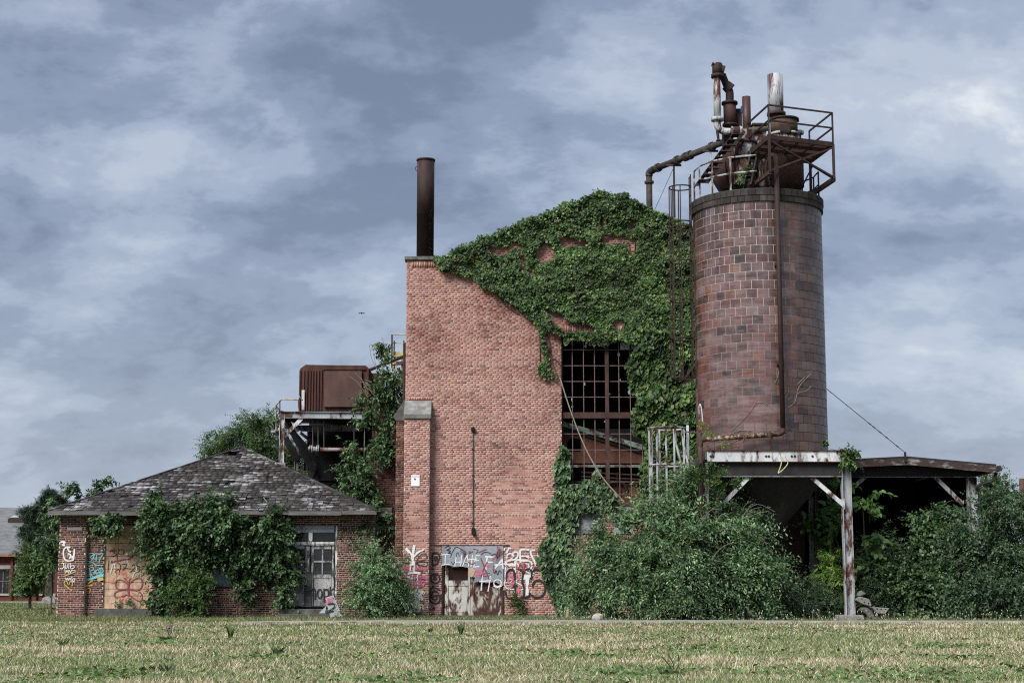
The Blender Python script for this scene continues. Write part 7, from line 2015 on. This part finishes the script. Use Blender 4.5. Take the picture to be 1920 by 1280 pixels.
# long bare shoots and dead twigs that stick out of the shrubs
def twigs(label, lobes, n, seed, mat):
    rr = random.Random(seed)
    for o in list(COL.objects):
        if o.get('label') == label:
            mb = MB()
            for _ in range(n):
                q = lobe(*rr.choice(lobes))
                a = rr.uniform(0.15, math.pi - 0.15)
                b = V(q[0] + q[3] * 0.7 * math.cos(a), q[1] - q[4] * rr.uniform(0.2, 0.9), q[2] + q[5] * rr.uniform(-0.6, 0.8))
                d = V(math.cos(a), -0.35, rr.uniform(0.1, 0.9)).normalized() * rr.uniform(0.5, 1.15)
                mb.tube(bezier([b, b + d * 0.5 + V(0, 0, 0.06), b + d - V(0, 0, rr.uniform(0.05, 0.3))], 4), [0.012 - 0.001 * i for i in range(9)], 4)
            mb.build('twigs', mat, o)['kind'] = 'stuff'
twigs('huge rounded grey green shrub in front of the factory and silo', [(1140, 1040, YBU + .8, 34, 40, .9), (1205, 992, YBU + .3, 54, 38, 1.0), (1285, 938, YBU + .2, 60, 30, 1.0), (1350, 988, YBU + .1, 58, 40, 1.1), (1385, 1035, YBU, 46, 48, 1.0), (1285, 1030, YBU - .5, 88, 58, 1.4)], 70, 5, m_stem)
twigs('dense green shrub between the house door and the factory pilaster', [(710, 1090, YF - 1.0, 24, 36, .6), (698, 1058, YF - .9, 18, 12, .4)], 14, 6, m_stem)
twigs('spreading dark green bush at the right edge below the shed gutter', [(1835, 990, 49.0, 50, 56, .8), (1880, 960, 48.9, 44, 44, .8), (1850, 1060, 48.7, 66, 56, .9)], 30, 7, m_bark)

# ------------------------------------------------------------------ grass, weeds and clover
def GRASS(name, green, straw):
    m, nt, bs = newmat(name)
    patch = noise(nt, 0.20, 5, 0.6, (1, 2.2, 1), (2, 8, 0))
    fine = noise(nt, 1.3, 4, 0.6, (1, 1.6, 1), (5, 1, 0))
    r = rnd(nt)
    f = mth(nt, 'ADD', mth(nt, 'ADD', mth(nt, 'MULTIPLY', patch, 1.0), mth(nt, 'MULTIPLY', fine, 0.60)), mth(nt, 'MULTIPLY', mth(nt, 'SUBTRACT', r, 0.5), 0.32))
    g = ramp(nt, r, green)
    s = ramp(nt, mth(nt, 'FRACT', mth(nt, 'MULTIPLY', r, 7.31)), straw)
    c = mix(nt, ramp(nt, f, [(0.745, 0.0), (0.87, 1.0)]), g, s)
    c = mix(nt, ramp(nt, noise(nt, 0.5, 4, 0.6, (1, 2.5, 1), (9, 3, 0)), [(0.60, 0.0), (0.70, 0.45)]), c, (0.34, 0.17, 0.115))
    nt.links.new(c, bs.inputs['Base Color'])
    bs.inputs['Roughness'].default_value = 0.7
    bs.inputs['Specular IOR Level'].default_value = 0.25
    tr = nd(nt, 'ShaderNodeBsdfTranslucent')
    nt.links.new(c, tr.inputs[0])
    ms = nd(nt, 'ShaderNodeMixShader')
    ms.inputs[0].default_value = 0.25
    nt.links.new(bs.outputs[0], ms.inputs[1])
    nt.links.new(tr.outputs[0], ms.inputs[2])
    nt.links.new(ms.outputs[0], nt.nodes['Material Output'].inputs[0])
    return m
STRAW = [(0.0, (0.15, 0.085, 0.055)), (0.22, (0.48, 0.38, 0.22)), (0.6, (0.74, 0.65, 0.44)), (1.0, (0.90, 0.85, 0.68))]
GREEN = [(0.0, (0.035, 0.065, 0.025)), (0.45, (0.21, 0.30, 0.105)), (1.0, (0.48, 0.55, 0.27))]
m_grass = GRASS('dry_mown_grass', GREEN, STRAW)
def blades(name, X, Y, h, w, rng, mat, lean=0.5):
    n = len(X)
    a = rng.uniform(0, 2 * math.pi, n)
    s = np.stack([np.cos(a) * w / 2, np.sin(a) * w / 2, np.zeros(n)], 1)
    b = np.stack([X, Y, np.full(n, -0.005)], 1)
    l1 = rng.normal(0, lean * 0.4, (n, 2)) * h[:, None]
    l2 = l1 * 2.4 + rng.normal(0, lean * 0.25, (n, 2)) * h[:, None]
    mid = b + np.stack([l1[:, 0], l1[:, 1], h * 0.6], 1)
    tip = b + np.stack([l2[:, 0], l2[:, 1], h], 1)
    v = np.stack([b - s, b + s, mid + s * 0.8, mid - s * 0.8, tip], 1).reshape(-1, 3)
    i = (np.arange(n) * 5)[:, None]
    f = np.concatenate([i + np.array([[0, 1, 2]]), i + np.array([[0, 2, 3]]), i + np.array([[3, 2, 4]])], 1).reshape(-1, 3)
    return link_np(name, v, f, mat)
rng = np.random.default_rng(91)
N = 470000
py = rng.uniform(1164, 1306, N) ** 1.0
Yg_ = HC * F / (py - 1090.0)
Xg = (rng.uniform(-60, 1980, N) - 960) / F * Yg_ * 1.01
onpath = (Yg_ > np.interp(Xg, [q[0] for q in near], [q[1] for q in near]) + 0.05) & (Yg_ < np.interp(Xg, [q[0] for q in far], [q[1] for q in far]) - 0.05) & (Xg > -7.3)
ok = ~onpath & (rng.random(N) < np.clip(0.45 + 0.9 * fbm(Xg * 1.1, Yg_ * 1.1), 0, 1))
ok |= onpath & (Xg > 5.5) & (rng.random(N) < 0.30)
Xg, Yg_ = Xg[ok], Yg_[ok]
hh = (0.018 + 0.058 * rng.random(len(Xg)) ** 2.0) * (0.35 + 1.5 * fbm(Xg * 1.4, Yg_ * 0.9 + 20))
o = blades('lawn_grass', Xg, Yg_, hh, 0.0045 + 0.00022 * Yg_, rng, m_grass)
tag(o, 'short mown grass, half green and half dried to straw', 'grass', None, 'stuff')
# broad-leaved clover and plantain patches
N = 26000
pyc = rng.uniform(1168, 1310, N)
Yc = HC * F / (pyc - 1090.0)
Xc = (rng.uniform(-60, 1980, N) - 960) / F * Yc * 1.01
ok = (rng.random(N) < np.clip((fbm(Xc * 0.8 + 11, Yc * 0.55 + 5) - 0.50) * 6, 0, 1)) & (Yc < 43)
Xc, Yc = Xc[ok], Yc[ok]
n = len(Xc)
a = rng.uniform(0, 6.283, n)
o = leaves('clover', np.stack([Xc, Yc, 0.012 + 0.03 * rng.random(n)], 1), np.stack([np.cos(a), np.sin(a), 0.35 + 0.5 * rng.random(n)], 1), norm(np.stack([rng.normal(0, .3, n), rng.normal(-.2, .3, n), np.ones(n)], 1)), 0.05 + 0.06 * rng.random(n), 0.03 + 0.03 * rng.random(n), LEAF('clover_leaf', [(0, (0.07, 0.13, 0.04)), (0.6, (0.13, 0.22, 0.07)), (1, (0.22, 0.31, 0.12))]), None, big=True)
tag(o, 'patches of low green clover and plantain in the lawn', 'clover', None, 'stuff')
# longer green fringe between path and buildings
N = 60000
Xf, Yf = rng.uniform(-15.5, 17.5, N), rng.uniform(45.4, 51.9, N)
ok = ~((Xf > -3.6) & (Yf > 51.35)) & (rng.random(N) < np.clip((fbm(Xf * 1.3, Yf * 1.3) - 0.2) * 2.5, 0, 1))
m_fringe = GRASS('long_green_grass', [(0.0, (0.07, 0.115, 0.04)), (0.5, (0.14, 0.20, 0.07)), (1.0, (0.25, 0.30, 0.13))], [(0.0, (0.13, 0.16, 0.065)), (0.6, (0.26, 0.27, 0.13)), (1.0, (0.46, 0.41, 0.26))])
Xf, Yf = Xf[ok], Yf[ok]
o = blades('fringe_grass', Xf, Yf, 0.035 + 0.09 * rng.random(len(Xf)) ** 3, np.full(len(Xf), 0.016), rng, m_fringe, 0.4)
tag(o, 'longer green grass fringe along the foot of the buildings', 'grass', None, 'stuff')
N = 45000
Xf, Yf = rng.uniform(-34, -15.2, N), rng.uniform(46, 84, N)
o = blades('side_lawn_grass', Xf, Yf, 0.05 + 0.07 * rng.random(N), np.full(N, 0.03), rng, m_fringe, 0.5)
tag(o, 'green lawn stretching left of the house towards the distant building', 'grass', None, 'stuff')
# seed heads and small pale flowers along the path
N = 260
Xs, Ys = rng.uniform(1.0, 16.5, N), rng.uniform(45.6, 47.4, N)
mb = MB()
hd = MB()
for x, y in zip(Xs, Ys):
    h = 0.06 + 0.26 * rng.random() ** 1.8
    dx = rng.normal(0, 0.03)
    mb.bar((x, y, 0), (x + dx, y, h), 0.006)
    hd.lathe((x + dx, y, h), [(0.002, -0.02), (0.014, 0.0), (0.003, 0.025)], 5)
m_seed = MAT('pale_seed_head', [(0.3, (0.40, 0.36, 0.25)), (0.7, (0.62, 0.58, 0.46))], 6, bump=0)
tag(mb.build('grass_stalks', m_fringe), 'thin stalks with pale seed heads along the far side of the path', 'grass', None, 'stuff')
tag(hd.build('seed_heads', m_seed), 'tiny pale seed heads along the far side of the path', 'grass', None, 'stuff')
# single weeds standing up in the lawn
m_weed = LEAF('lawn_weed_leaf', [(0, (0.05, 0.09, 0.035)), (0.6, (0.09, 0.15, 0.06)), (1, (0.16, 0.21, 0.10))])
def weed(px, py, size, kind, label, seed, spread=1.0):
    p = PZ(px, py, 0.0)
    r = np.random.default_rng(seed)
    t = thing('lawn_weed', label, 'weed', p, 'weeds standing in the lawn')
    n = 26 if kind != 'thistle' else 12
    a = r.uniform(0, 6.283, n)
    d = np.stack([np.cos(a) * spread, np.sin(a) * spread, (0.9 if kind == 'tuft' else 0.35) + 0.5 * r.random(n)], 1)
    b = np.tile(np.array(p), (n, 1)) + r.normal(0, 0.05 * spread, (n, 3)) * np.array([1, 1, 0])
    b[:, 2] = 0.005
    L = size * (0.6 + 0.6 * r.random(n))
    leaves('leaf_rosette', b, d, norm(np.stack([r.normal(0, .3, n), np.full(n, -.3), np.ones(n)], 1)), L, L * (0.14 if kind == 'tuft' else 0.30), m_weed, t, big=True)
    if kind in ('thistle', 'flower'):
        st = MB()
        for k in range(3 if kind == 'thistle' else 2):
            e = p + V(r.normal(0, 0.08), 0, size * (1.3 + 0.5 * r.random()))
            st.tube(bezier([p, p.lerp(e, .5) + V(0.05, 0, 0), e], 4), 0.008, 5)
        st.build('stalk', m_weed, t)
        if kind == 'flower':
            MB().lathe(p + V(0.06, 0, size * 1.4), [(0.004, -0.03), (0.028, 0.0), (0.02, 0.03)], 8).build('flower_head', MAT('purple_flower', [(0.3, (0.22, 0.05, 0.18)), (0.7, (0.34, 0.09, 0.28))], 8, bump=0), t)
    return t
weed(310, 1200, 0.17, 'flower', 'dark rosette with a purple flower in the left lawn', 1, 1.2)
weed(432, 1198, 0.28, 'tuft', 'tall grass tuft left of centre in the lawn', 2, 0.35)
weed(215, 1236, 0.14, 'rosette', 'low dark broad leaved weed in the lower left lawn', 3, 1.2)
weed(522, 1228, 0.18, 'tuft', 'spreading grass clump in the lawn below the house door', 4, 1.0)
weed(118, 1212, 0.18, 'tuft', 'loose grass tuft in the lawn near the left edge', 5, 0.7)
weed(1257, 1268, 0.15, 'thistle', 'dark thistle with bare stalks in the lower right lawn', 6, 0.9)
weed(865, 1190, 0.21, 'tuft', 'slim upright grass tuft in the lawn below the double door', 7, 0.3)
weed(1130, 1232, 0.13, 'rosette', 'low grey green weed in the middle of the lawn', 8, 1.1)
weed(805, 1186, 0.15, 'tuft', 'small grass tuft near the path below the pilaster', 9, 0.5)
weed(590, 1197, 0.14, 'rosette', 'broad leaved weed in the lawn below the leaning sheet', 10, 1.0)
weed(312, 1262, 0.15, 'tuft', 'grass tuft at the bottom left of the lawn', 11, 0.7)
weed(1612, 1246, 0.13, 'tuft', 'thin grass tuft in the lower right lawn near the right edge', 12, 0.4)
